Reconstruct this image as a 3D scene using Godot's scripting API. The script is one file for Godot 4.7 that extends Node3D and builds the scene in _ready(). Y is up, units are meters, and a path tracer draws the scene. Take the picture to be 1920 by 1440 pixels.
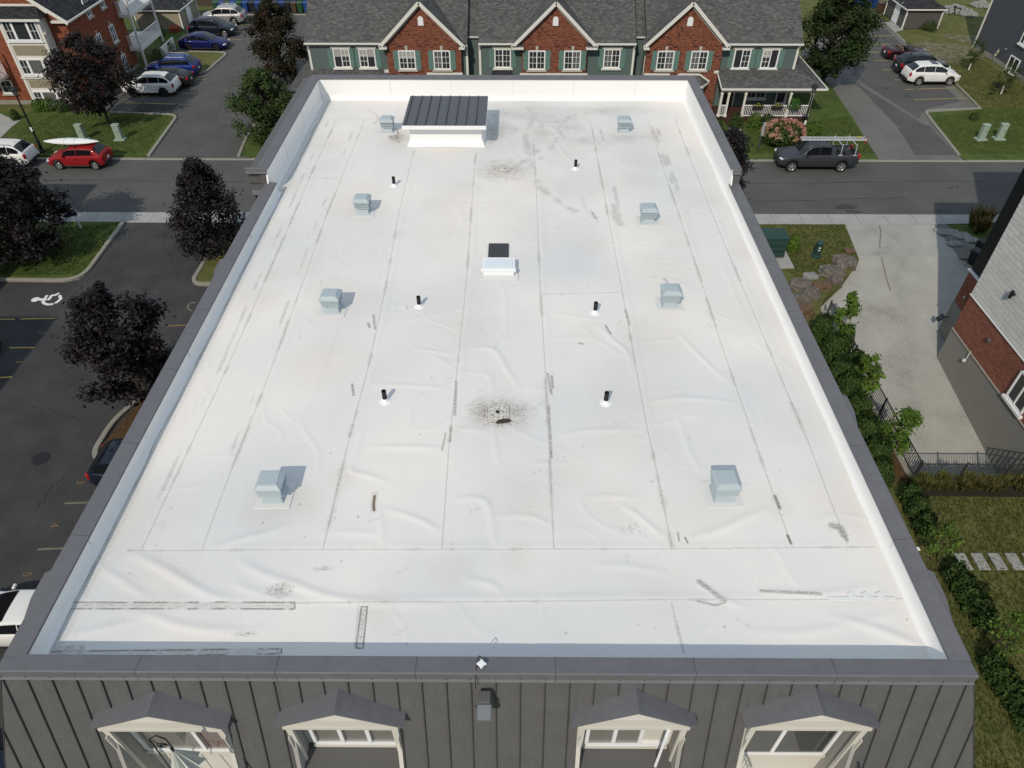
extends Node3D

# ---------------------------------------------------------------- mesh builder
class MB:
	var v := PackedVector3Array()
	var n := PackedVector3Array()
	var t := PackedVector2Array()
	var c := PackedColorArray()
	var col := Color(1, 1, 1)
	func uvof(p: Vector3, nn: Vector3) -> Vector2:
		var a := Vector3.UP.cross(nn)
		if a.length() < 0.05:
			a = Vector3.RIGHT
		a = a.normalized()
		var b := nn.cross(a)
		return Vector2(p.dot(a), -p.dot(b))
	func put(p: Vector3, nn: Vector3) -> void:
		v.append(p)
		n.append(nn)
		t.append(uvof(p, nn))
		c.append(col)
	func tri(a: Vector3, b: Vector3, d: Vector3) -> void:
		var nn := (d - a).cross(b - a)
		if nn.length() < 1e-12:
			return
		nn = nn.normalized()
		put(a, nn)
		put(b, nn)
		put(d, nn)
	# corners run clockwise when seen from the front
	func quad(a: Vector3, b: Vector3, d: Vector3, e: Vector3) -> void:
		var nn := (d - a).cross(b - a)
		if nn.length() < 1e-12:
			nn = (e - a).cross(d - a)
		if nn.length() < 1e-12:
			return
		nn = nn.normalized()
		for p in [a, b, d, a, d, e]:
			put(p, nn)
	func squad(a: Vector3, b: Vector3, d: Vector3, e: Vector3, na: Vector3, nb: Vector3, nd: Vector3, ne: Vector3) -> void:
		put(a, na); put(b, nb); put(d, nd)
		put(a, na); put(d, nd); put(e, ne)
	func box(ctr: Vector3, size: Vector3, bs := Basis.IDENTITY) -> void:
		var h := size * 0.5
		var p := []
		for i in 8:
			var q := Vector3(h.x if i & 1 else -h.x, h.y if i & 2 else -h.y, h.z if i & 4 else -h.z)
			p.append(ctr + bs * q)
		for f in [[4, 6, 7, 5], [1, 3, 2, 0], [0, 2, 6, 4], [5, 7, 3, 1], [2, 3, 7, 6], [4, 5, 1, 0]]:
			quad(p[f[0]], p[f[1]], p[f[2]], p[f[3]])
	# box from corner to corner
	func bb(a: Vector3, b: Vector3) -> void:
		box((a + b) * 0.5, (b - a).abs())
	# box with chamfered edges
	func cbox(ctr: Vector3, size: Vector3, ch: float, bs := Basis.IDENTITY) -> void:
		var h := size * 0.5
		var idx := {}
		for sx in [-1, 1]:
			for sy in [-1, 1]:
				for sz in [-1, 1]:
					var s := Vector3(sx, sy, sz)
					for ax in 3:
						var q := Vector3(h.x, h.y, h.z) - Vector3(ch, ch, ch)
						q[ax] = h[ax]
						idx[[sx, sy, sz, ax]] = ctr + bs * (q * s)
		for ax in 3:
			var u := (ax + 1) % 3
			var w := (ax + 2) % 3
			for s in [-1, 1]:
				var r := []
				for k in [[-1, -1], [1, -1], [1, 1], [-1, 1]]:
					var g := [0, 0, 0]
					g[ax] = s; g[u] = k[0]; g[w] = k[1]
					r.append(idx[[g[0], g[1], g[2], ax]])
				face(r, bs * axis(ax, s))
			for s1 in [-1, 1]:
				for s2 in [-1, 1]:
					var r2 := []
					for k2 in [[-1, u], [1, u], [1, w], [-1, w]]:
						var g2 := [0, 0, 0]
						g2[ax] = k2[0]; g2[u] = s1; g2[w] = s2
						r2.append(idx[[g2[0], g2[1], g2[2], k2[1]]])
					face(r2, bs * (axis(u, s1) + axis(w, s2)))
		for sx in [-1, 1]:
			for sy in [-1, 1]:
				for sz in [-1, 1]:
					face([idx[[sx, sy, sz, 0]], idx[[sx, sy, sz, 1]], idx[[sx, sy, sz, 2]]], bs * Vector3(sx, sy, sz))
	func axis(ax: int, s: int) -> Vector3:
		var q := Vector3.ZERO
		q[ax] = s
		return q
	# a flat polygon whose front looks along dir
	func face(r: Array, dir: Vector3) -> void:
		var a: Vector3 = r[0]
		var nn := ((r[2] - a) as Vector3).cross(r[1] - a)
		if nn.dot(dir) < 0:
			r = r.duplicate()
			r.reverse()
		for i in range(1, r.size() - 1):
			tri(r[0], r[i], r[i + 1])
	func cyl(a: Vector3, b: Vector3, r1: float, r2: float, sides := 8, caps := true) -> void:
		var ax := (b - a).normalized()
		var e := ax.cross(Vector3.UP if absf(ax.y) < 0.9 else Vector3.RIGHT).normalized()
		var f := ax.cross(e)
		for i in sides:
			var w0 := TAU * i / sides
			var w1 := TAU * (i + 1) / sides
			var d0 := e * cos(w0) + f * sin(w0)
			var d1 := e * cos(w1) + f * sin(w1)
			squad(a + d1 * r1, a + d0 * r1, b + d0 * r2, b + d1 * r2, d1, d0, d0, d1)
			if caps:
				face([a, a + d0 * r1, a + d1 * r1], -ax)
				face([b, b + d0 * r2, b + d1 * r2], ax)
	func tube(pts: Array, r1: float, r2: float, sides := 6) -> void:
		for i in pts.size() - 1:
			var k0 := float(i) / (pts.size() - 1)
			var k1 := float(i + 1) / (pts.size() - 1)
			cyl(pts[i], pts[i + 1], lerpf(r1, r2, k0), lerpf(r1, r2, k1), sides, i == 0 or i == pts.size() - 2)
	# profile of (radius, height) points turned round the y axis
	func lathe(prof: Array, o: Vector3, sides := 16, bs := Basis.IDENTITY) -> void:
		for i in prof.size() - 1:
			var p0: Vector2 = prof[i]
			var p1: Vector2 = prof[i + 1]
			var sl := Vector2(p1.y - p0.y, p0.x - p1.x).normalized()
			for k in sides:
				var w0 := TAU * k / sides
				var w1 := TAU * (k + 1) / sides
				var d0 := Vector3(cos(w0), 0, sin(w0))
				var d1 := Vector3(cos(w1), 0, sin(w1))
				var n0 := bs * (d0 * sl.x + Vector3.UP * sl.y)
				var n1 := bs * (d1 * sl.x + Vector3.UP * sl.y)
				squad(o + bs * (d0 * p0.x + Vector3.UP * p0.y), o + bs * (d1 * p0.x + Vector3.UP * p0.y), o + bs * (d1 * p1.x + Vector3.UP * p1.y), o + bs * (d0 * p1.x + Vector3.UP * p1.y), n0, n1, n1, n0)
	# prism: flat polygon (list of Vector3, any plane) pushed along d
	func prism(r: Array, d: Vector3) -> void:
		var pl := PackedVector2Array()
		var a: Vector3 = r[0]
		var nn := Vector3.ZERO
		for i in r.size():
			nn += (r[i] as Vector3 - a).cross(r[(i + 1) % r.size()] - a)
		nn = nn.normalized()
		var e := (r[1] as Vector3 - a).normalized()
		var f := nn.cross(e)
		for p in r:
			pl.append(Vector2((p - a).dot(e), (p - a).dot(f)))
		var ix := Geometry2D.triangulate_polygon(pl)
		var dn := d.normalized()
		for i in range(0, ix.size(), 3):
			face([r[ix[i]], r[ix[i + 1]], r[ix[i + 2]]], -dn)
			face([r[ix[i]] + d, r[ix[i + 1]] + d, r[ix[i + 2]] + d], dn)
		var ctr := Vector3.ZERO
		for p in r:
			ctr += p
		ctr /= r.size()
		var sgn := 1.0 if nn.dot(d) > 0 else -1.0
		for i in r.size():
			var p0: Vector3 = r[i]
			var p1: Vector3 = r[(i + 1) % r.size()]
			face([p0, p1, p1 + d, p0 + d], (p1 - p0).cross(nn))
	# smooth grid: rows of equally long point lists
	func grid(rows: Array, flip := false) -> void:
		var nr := rows.size()
		var nc: int = rows[0].size()
		var nm := []
		for i in nr:
			var rr := []
			for j in nc:
				var du: Vector3 = rows[mini(i + 1, nr - 1)][j] - rows[maxi(i - 1, 0)][j]
				var dv: Vector3 = rows[i][mini(j + 1, nc - 1)] - rows[i][maxi(j - 1, 0)]
				var q := du.cross(dv).normalized()
				rr.append(q if flip else -q)
			nm.append(rr)
		for i in nr - 1:
			for j in nc - 1:
				if flip:
					squad(rows[i][j], rows[i][j + 1], rows[i + 1][j + 1], rows[i + 1][j], nm[i][j], nm[i][j + 1], nm[i + 1][j + 1], nm[i + 1][j])
				else:
					squad(rows[i][j], rows[i + 1][j], rows[i + 1][j + 1], rows[i][j + 1], nm[i][j], nm[i + 1][j], nm[i + 1][j + 1], nm[i][j + 1])
	func mesh(off := Vector3.ZERO) -> ArrayMesh:
		var am := ArrayMesh.new()
		if v.is_empty():
			return am
		if off != Vector3.ZERO:
			for i in v.size():
				v[i] -= off
		var a := []
		a.resize(Mesh.ARRAY_MAX)
		a[Mesh.ARRAY_VERTEX] = v
		a[Mesh.ARRAY_NORMAL] = n
		a[Mesh.ARRAY_TEX_UV] = t
		a[Mesh.ARRAY_COLOR] = c
		am.add_surface_from_arrays(Mesh.PRIMITIVE_TRIANGLES, a)
		return am

# ---------------------------------------------------------------- shared state
const FPX := 1333.0
const PITCH := 42.7
const YAW := 0.32
const CAMH := 23.0
var offs := {}
var used := {}
var M := {}
var rng := RandomNumberGenerator.new()

# the ray through a pixel of the 1920 x 1440 photograph
func ray(u: float, w: float) -> Vector3:
	var d := Vector3((u - 960.0) / FPX, (720.0 - w) / FPX, -1.0)
	return Basis(Vector3.UP, deg_to_rad(YAW)) * (Basis(Vector3.RIGHT, deg_to_rad(-PITCH)) * d)
# where that ray meets a level, a plane across z, a plane across x
func G(u: float, w: float, y := 0.0) -> Vector3:
	var d := ray(u, w)
	var p := d * ((y - CAMH) / d.y)
	return Vector3(p.x, y, p.z)
func GZ(u: float, w: float, z: float) -> Vector3:
	var d := ray(u, w)
	var p := d * (z / d.z)
	return Vector3(p.x, p.y + CAMH, z)
func GX(u: float, w: float, x: float) -> Vector3:
	var d := ray(u, w)
	var p := d * (x / d.x)
	return Vector3(x, p.y + CAMH, p.z)

func numbered(nm: String) -> String:
	if not used.has(nm):
		used[nm] = 0
		return nm
	used[nm] += 1
	return "%s_%03d" % [nm, used[nm]]
func thing(nm: String, label: String, cat: String, at := Vector3.ZERO, group := "", turn := 0.0) -> Node3D:
	var o := Node3D.new()
	o.name = numbered(nm)
	add_child(o)
	o.position = at
	o.rotation.y = turn
	o.set_meta("label", label)
	o.set_meta("category", cat)
	if group != "":
		o.set_meta("group", group)
	offs[o] = at
	return o
func local_thing(nm: String, label: String, cat: String, at := Vector3.ZERO, group := "", turn := 0.0) -> Node3D:
	var o := thing(nm, label, cat, at, group, turn)
	offs[o] = Vector3.ZERO
	return o
func part(parent: Node3D, nm: String, mb: MB, m: Material) -> MeshInstance3D:
	var o := MeshInstance3D.new()
	o.name = nm
	o.mesh = mb.mesh(offs.get(parent, Vector3.ZERO))
	o.material_override = m
	parent.add_child(o, true)
	offs[o] = offs.get(parent, Vector3.ZERO)
	return o
func shared_part(parent: Node3D, nm: String, ms: Mesh, m: Material, at: Vector3) -> MeshInstance3D:
	var o := MeshInstance3D.new()
	o.name = nm
	o.mesh = ms
	o.material_override = m
	parent.add_child(o, true)
	o.position = at - offs.get(parent, Vector3.ZERO)
	return o
func structure(nm: String, mb: MB, m: Material) -> MeshInstance3D:
	var o := part(self, numbered(nm), mb, m)
	o.set_meta("kind", "structure")
	return o
func copy_of(src: Node3D, label: String, at: Vector3, turn: float) -> Node3D:
	var o: Node3D = src.duplicate()
	var nm := String(src.name)
	if nm.length() > 4 and nm[nm.length() - 4] == "_" and nm.right(3).is_valid_int():
		nm = nm.left(nm.length() - 4)
	o.name = numbered(nm)
	add_child(o)
	o.position = at
	o.rotation.y = turn
	o.set_meta("label", label)
	return o

# ---------------------------------------------------------------- materials
func lin(r: float, g: float, b: float) -> Color:
	return Color(r, g, b).linear_to_srgb()
func flat(key: String, c: Color, rough := 0.8, metal := 0.0, spec := 0.4) -> StandardMaterial3D:
	if M.has(key):
		return M[key]
	var m := StandardMaterial3D.new()
	m.albedo_color = c
	m.roughness = rough
	m.metallic = metal
	m.metallic_specular = spec
	M[key] = m
	return m
func glass(key: String, alpha: float, c := Color(0.05, 0.07, 0.08)) -> StandardMaterial3D:
	var m := flat(key, Color(c.r, c.g, c.b, alpha), 0.04, 0.0, 0.5)
	m.transparency = BaseMaterial3D.TRANSPARENCY_ALPHA
	return m
func seamless(sz: int, freq: float, sd: int, oct := 4, kind := FastNoiseLite.TYPE_SIMPLEX_SMOOTH) -> PackedByteArray:
	var f := FastNoiseLite.new()
	f.seed = sd
	f.noise_type = kind
	f.frequency = freq
	f.fractal_octaves = oct
	var im := f.get_seamless_image(sz, sz)
	im.convert(Image.FORMAT_L8)
	return im.get_data()
# colours (linear) mixed by coarse and fine noise; size_m metres a repeat, uv in metres
func noisy(key: String, cols: Array, size_m: float, f1: float, f2: float, w2: float, rough := 0.9, sz := 512, bump := 0.0, contrast := 1.0) -> StandardMaterial3D:
	if M.has(key):
		return M[key]
	var a := seamless(sz, f1, key.hash() % 9973, 5)
	var b := seamless(sz, f2, key.hash() % 7919 + 3, 3)
	var lut := []
	for i in 256:
		var k := clampf(((i / 255.0) - 0.5) * contrast + 0.5, 0.0, 1.0) * (cols.size() - 1)
		var j := mini(int(k), cols.size() - 2)
		lut.append((cols[j] as Color).lerp(cols[j + 1], k - j).linear_to_srgb())
	var out := PackedByteArray()
	out.resize(sz * sz * 3)
	var hb := PackedByteArray()
	hb.resize(sz * sz)
	for i in sz * sz:
		var q := int(a[i] * (1.0 - w2) + b[i] * w2)
		var cc: Color = lut[q]
		out[i * 3] = cc.r8
		out[i * 3 + 1] = cc.g8
		out[i * 3 + 2] = cc.b8
		hb[i] = b[i]
	var m := StandardMaterial3D.new()
	m.albedo_texture = ImageTexture.create_from_image(Image.create_from_data(sz, sz, false, Image.FORMAT_RGB8, out))
	m.uv1_scale = Vector3(1.0 / size_m, 1.0 / size_m, 1)
	m.roughness = rough
	m.metallic_specular = 0.3
	if bump > 0.0:
		var nim := Image.create_from_data(sz, sz, false, Image.FORMAT_L8, hb)
		nim.convert(Image.FORMAT_RGBA8)
		nim.bump_map_to_normal_map(bump)
		m.normal_enabled = true
		m.normal_texture = ImageTexture.create_from_image(nim)
	M[key] = m
	return m
# rows of small pieces (bricks or roof tabs far too small to tell apart), grain and tone only
func courses(key: String, bw: float, bh: float, nx: int, ny: int, joint: int, cols: Array, mortar: Color, sd: int, dark_share := 0.0, dark := Color(0, 0, 0)) -> StandardMaterial3D:
	if M.has(key):
		return M[key]
	var px := 16
	var py := 8
	var im := Image.create(nx * px, ny * py, false, Image.FORMAT_RGB8)
	var r := RandomNumberGenerator.new()
	r.seed = sd
	im.fill(mortar.linear_to_srgb())
	for j in ny:
		for i in nx + 1:
			var cc: Color = (cols[r.randi() % cols.size()] as Color)
			if r.randf() < dark_share:
				cc = dark
			cc = cc * r.randf_range(0.85, 1.12)
			var x := i * px - (px / 2 if j % 2 else 0)
			im.fill_rect(Rect2i(x, j * py, px - joint, py - joint), cc.linear_to_srgb())
	var m := StandardMaterial3D.new()
	m.albedo_texture = ImageTexture.create_from_image(im)
	m.uv1_scale = Vector3(1.0 / (bw * nx), 1.0 / (bh * ny), 1)
	m.roughness = 0.9
	m.metallic_specular = 0.25
	M[key] = m
	return m

# ---------------------------------------------------------------- entry
func _ready() -> void:
	var cam := Camera3D.new()
	cam.name = "camera"
	cam.fov = rad_to_deg(2.0 * atan(720.0 / FPX))
	cam.position = Vector3(0, CAMH, 0)
	cam.rotation = Vector3(deg_to_rad(-PITCH), deg_to_rad(YAW), 0)
	cam.far = 900.0
	add_child(cam)
	cam.current = true
	var we := WorldEnvironment.new()
	we.name = "world_environment"
	var env := Environment.new()
	env.background_mode = Environment.BG_SKY
	var sm := ProceduralSkyMaterial.new()
	sm.sky_top_color = Color(0.575, 0.635, 0.70)
	sm.sky_horizon_color = Color(0.79, 0.80, 0.81)
	sm.sky_curve = 0.15
	sm.ground_bottom_color = Color(0.22, 0.22, 0.2)
	sm.ground_horizon_color = Color(0.7, 0.72, 0.73)
	sm.sun_angle_max = 1.0
	var sky := Sky.new()
	sky.sky_material = sm
	env.sky = sky
	env.background_energy_multiplier = 1.42
	env.tonemap_mode = Environment.TONE_MAPPER_LINEAR
	env.tonemap_exposure = 1.0
	env.sdfgi_enabled = true
	env.ssao_enabled = true
	env.ssil_enabled = true
	we.environment = env
	add_child(we)
	var sun := DirectionalLight3D.new()
	sun.name = "sun"
	var az := deg_to_rad(21.3)
	var el := deg_to_rad(40.0)
	var dir := Vector3(sin(az) * cos(el), -sin(el), -cos(az) * cos(el))
	add_child(sun)
	sun.look_at_from_position(Vector3(0, 40, 0), Vector3(0, 40, 0) + dir, Vector3.UP)
	sun.light_energy = 0.92
	sun.light_angular_distance = 0.5
	sun.light_color = Color(1.0, 0.955, 0.885)
	sun.shadow_enabled = true

	rng.seed = 20240911
	make_materials()
	build_ground()
	build_main_building()
	build_roof_things()
	build_townhouses()
	build_apartment()
	build_right_building()
	build_back_buildings()
	build_vehicles()
	build_street_things()
	build_plants()

func make_materials() -> void:
	noisy("asphalt_lot", [Color(.03, .03, .032), Color(.044, .044, .046), Color(.057, .057, .058), Color(.082, .08, .077)], 16.0, 0.006, 0.12, 0.4, 0.93, 1024, 0.6)
	noisy("asphalt_road", [Color(.06, .06, .06), Color(.08, .079, .077), Color(.094, .093, .089), Color(.12, .117, .11)], 18.0, 0.005, 0.12, 0.45, 0.93, 1024, 0.6)
	noisy("asphalt_old", [Color(.1, .1, .095), Color(.13, .129, .122), Color(.15, .148, .14), Color(.185, .18, .165)], 15.0, 0.007, 0.1, 0.45, 0.93, 512, 0.6)
	noisy("concrete", [Color(.2, .196, .175), Color(.285, .28, .253), Color(.32, .314, .286), Color(.34, .334, .305), Color(.38, .374, .342)], 15.0, 0.006, 0.09, 0.35, 0.9, 1024, 0.4, 1.35)
	noisy("sidewalk", [Color(.25, .25, .24), Color(.31, .31, .30), Color(.38, .375, .355)], 9.0, 0.01, 0.12, 0.5, 0.9, 512, 0.4)
	noisy("kerb_stone", [Color(.19, .18, .15), Color(.25, .24, .205), Color(.3, .29, .255)], 4.0, 0.015, 0.12, 0.5, 0.9, 256, 0.5)
	noisy("grass", [Color(.03, .054, .012), Color(.054, .084, .019), Color(.074, .104, .026), Color(.115, .122, .04)], 11.0, 0.008, 0.14, 0.5, 1.0, 1024, 1.2, 1.3)
	noisy("grass_dry", [Color(.046, .068, .016), Color(.082, .095, .027), Color(.115, .114, .039), Color(.175, .15, .066)], 10.0, 0.008, 0.14, 0.5, 1.0, 1024, 1.2, 1.3)
	noisy("mulch", [Color(.035, .022, .012), Color(.075, .045, .022), Color(.12, .075, .035)], 4.0, 0.03, 0.16, 0.6, 1.0, 512, 1.5, 1.4)
	noisy("bare_soil", [Color(.06, .062, .022), Color(.1, .092, .045), Color(.17, .155, .105), Color(.24, .225, .17)], 7.0, 0.02, 0.14, 0.45, 1.0, 512, 1.2, 1.5)
	noisy("roof_dark_metal", [Color(.115, .115, .125), Color(.132, .132, .143), Color(.148, .148, .16)], 3.0, 0.01, 0.06, 0.5, 0.6, 256)
	noisy("mansard_metal", [Color(.088, .0865, .086), Color(.104, .1025, .102), Color(.12, .118, .117)], 2.6, 0.012, 0.1, 0.5, 0.5, 256)
	flat("hatch_metal", lin(.085, .09, .103), 0.5)
	flat("seam_dark", lin(.05, .05, .052), 0.5)
	flat("membrane_clean", lin(.78, .78, .765), 0.55)
	flat("cream", lin(.57, .55, .495), 0.6)
	flat("cream_pale", lin(.65, .635, .59), 0.6)
	flat("white_paint", lin(.76, .77, .78), 0.4)
	flat("galv", lin(.37, .43, .46), 0.5, 0.0)
	flat("black_pvc", lin(.012, .012, .013), 0.5)
	flat("black_metal", lin(.014, .015, .017), 0.4)
	flat("fence_metal", lin(.04, .042, .046), 0.5)
	flat("room_dark_pane", lin(.03, .034, .038), 0.05, 0.0, 0.5)  # opaque pane, dark colour stands in for the unlit room behind
	flat("door_black", lin(.02, .02, .021), 0.4)
	flat("curtain", lin(.34, .34, .33), 0.9)
	flat("curtain_red", lin(.26, .09, .09), 0.9)
	flat("siding_green", lin(.082, .115, .112), 0.6)
	flat("shutter_green", lin(.125, .22, .195), 0.55)
	noisy("stucco_grey", [Color(.215, .207, .187), Color(.235, .227, .205), Color(.255, .246, .223)], 3.0, 0.01, 0.15, 0.5, 0.95, 256, 0.5)
	flat("siding_dark", lin(.062, .066, .075), 0.65)
	flat("siding_taupe", lin(.075, .072, .068), 0.7)
	flat("siding_tan", lin(.24, .21, .15), 0.7)
	flat("porch_brown", lin(.055, .028, .02), 0.6)
	flat("yellow_paint", lin(.42, .31, .085), 0.8)
	flat("orange_paint", lin(.2, .125, .05), 0.85)
	flat("faded_paint", lin(.15, .145, .11), 0.85)
	flat("white_mark", lin(.7, .7, .7), 0.8)
	flat("red_lens", lin(.35, .008, .012), 0.2)
	flat("amber_lens", lin(.5, .2, .03), 0.2)
	flat("lamp_lens", lin(.6, .62, .64), 0.12)
	flat("rubber", lin(.012, .012, .012), 0.85)
	flat("alloy", lin(.5, .51, .52), 0.3, 0.6)
	flat("trim_black", lin(.016, .016, .017), 0.6)
	flat("car_glass", lin(.006, .008, .01), 0.05, 0.0, 0.5)
	flat("plate", lin(.6, .62, .66), 0.5)
	flat("utility_green", lin(.27, .34, .275), 0.6)
	flat("transformer_green", lin(.02, .05, .045), 0.55)
	flat("sill_concrete", lin(.42, .4, .35), 0.8)
	glass("window_glass", 0.22)
	courses("brick_town", 0.22, 0.07, 24, 48, 1, [Color(.178, .056, .033), Color(.21, .068, .04), Color(.15, .046, .028), Color(.235, .084, .052)], Color(.17, .11, .085), 5, 0.07, Color(.035, .016, .012))
	courses("brick_apt", 0.22, 0.07, 24, 48, 1, [Color(.21, .058, .03), Color(.25, .075, .04), Color(.18, .05, .028)], Color(.2, .11, .08), 6)
	courses("brick_right", 0.24, 0.085, 24, 48, 1, [Color(.215, .066, .04), Color(.25, .08, .05), Color(.185, .055, .034)], Color(.3, .25, .21), 7)
	courses("shingle", 0.24, 0.13, 32, 48, 0, [Color(.078, .078, .077), Color(.086, .086, .084), Color(.096, .095, .093), Color(.082, .082, .082), Color(.112, .11, .107), Color(.064, .064, .064)], Color(.05, .05, .05), 8)
	courses("shingle_dark", 0.3, 0.14, 24, 40, 0, [Color(.022, .023, .026), Color(.03, .031, .034), Color(.038, .039, .042)], Color(.03, .03, .03), 9)

# ---------------------------------------------------------------- ground
func sheet(nm: String, pts: Array, y: float, m: Material, depth := 0.0) -> MeshInstance3D:
	var mb := MB.new()
	var pl := PackedVector2Array()
	for p in pts:
		pl.append(Vector2(p.x, p.z))
	if depth > 0.0:
		var r := []
		for p in pts:
			r.append(Vector3(p.x, y - depth, p.z))
		mb.prism(r, Vector3(0, depth, 0))
	else:
		var ix := Geometry2D.triangulate_polygon(pl)
		for i in range(0, ix.size(), 3):
			var q := []
			for k in 3:
				var p: Vector3 = pts[ix[i + k]]
				q.append(Vector3(p.x, y, p.z))
			mb.face(q, Vector3.UP)
	return structure(nm, mb, m)
func rect(x0: float, x1: float, z0: float, z1: float) -> Array:
	return [Vector3(x0, 0, z0), Vector3(x1, 0, z0), Vector3(x1, 0, z1), Vector3(x0, 0, z1)]
func kerb(pts: Array, w := 0.2, h := 0.14, y0 := -0.05) -> void:
	var mb := MB.new()
	var rows := []
	for i in pts.size():
		var a: Vector3 = pts[maxi(i - 1, 0)]
		var b: Vector3 = pts[mini(i + 1, pts.size() - 1)]
		var d := (b - a).normalized()
		var s := Vector3(-d.z, 0, d.x) * w * 0.5
		var p: Vector3 = pts[i]
		rows.append([Vector3(p.x, y0, p.z) - s, Vector3(p.x, h - 0.02, p.z) - s, Vector3(p.x, h, p.z) - s * 0.75, Vector3(p.x, h, p.z) + s * 0.75, Vector3(p.x, h - 0.02, p.z) + s, Vector3(p.x, y0, p.z) + s])
	for i in rows.size() - 1:
		for j in 5:
			var ctr: Vector3 = (pts[i] + pts[i + 1]) * 0.5
			var mid: Vector3 = (rows[i][j] + rows[i + 1][j + 1]) * 0.5
			mb.face([rows[i][j], rows[i][j + 1], rows[i + 1][j + 1], rows[i + 1][j]], mid - ctr + Vector3(0, 0.03, 0))
	for e in [0, rows.size() - 1]:
		var d2: Vector3 = pts[0] - pts[1] if e == 0 else pts[pts.size() - 1] - pts[pts.size() - 2]
		mb.face(rows[e].duplicate(), d2)
	structure("kerb", mb, M.kerb_stone)
func arc(pts: Array, r: float) -> Array:
	# rounds the inner corners of a path
	var out := [pts[0]]
	for i in range(1, pts.size() - 1):
		var p: Vector3 = pts[i]
		var a: Vector3 = p + (pts[i - 1] - p).normalized() * minf(r, p.distance_to(pts[i - 1]) * 0.48)
		var b: Vector3 = p + (pts[i + 1] - p).normalized() * minf(r, p.distance_to(pts[i + 1]) * 0.48)
		for k in 7:
			var t := k / 6.0
			out.append(a.lerp(p, t).lerp(p.lerp(b, t), t))
	out.append(pts[pts.size() - 1])
	return out
func stripe(nm: String, a: Vector3, b: Vector3, w: float, y: float, m: Material) -> void:
	var d := (b - a).normalized()
	var s := Vector3(-d.z, 0, d.x) * w * 0.5
	var mb := MB.new()
	# worn paint: short lengths of slightly uneven width
	var k := maxi(2, int(a.distance_to(b) / 0.25))
	for i in k:
		var p0 := a.lerp(b, float(i) / k)
		var p1 := a.lerp(b, float(i + 1) / k)
		if rng.randf() < 0.04:
			continue
		var e0 := rng.randf_range(0.75, 1.05)
		var e1 := rng.randf_range(0.75, 1.05)
		mb.face([Vector3(p0.x, y, p0.z) - s * e0, Vector3(p1.x, y, p1.z) - s * e0, Vector3(p1.x, y, p1.z) + s * e1, Vector3(p0.x, y, p0.z) + s * e1], Vector3.UP)
	var o := structure(nm, mb, m)
func mark_path(mb: MB, px: Array, w: float, y: float) -> void:
	for i in px.size() - 1:
		var a := G(px[i].x, px[i].y, y)
		var b := G(px[i + 1].x, px[i + 1].y, y)
		var d := (b - a).normalized()
		a -= d * w * 0.2
		b += d * w * 0.2
		var s := Vector3(-d.z, 0, d.x) * w * 0.5
		mb.face([a - s, b - s, b + s, a + s], Vector3.UP)
		y += 0.0006
func digit(txt: String, at: Vector3, turn: float, h: float, m: Material) -> void:
	var tm := TextMesh.new()
	var f := SystemFont.new()
	f.font_names = PackedStringArray(["Droid Sans"])
	tm.font = f
	tm.text = txt
	tm.font_size = 64
	tm.pixel_size = h / 46.0
	tm.depth = 0.002
	var o := MeshInstance3D.new()
	o.name = numbered("bay_number")
	o.mesh = tm
	o.material_override = m
	add_child(o)
	o.position = at + Vector3(0, 0.006, 0)
	o.rotation = Vector3(-PI / 2, 0, 0)
	o.rotate(Vector3.UP, turn)
	o.set_meta("kind", "structure")

func drive_y(z: float) -> float:
	return -0.125 * maxf(0.0, z + 36.3)

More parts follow.
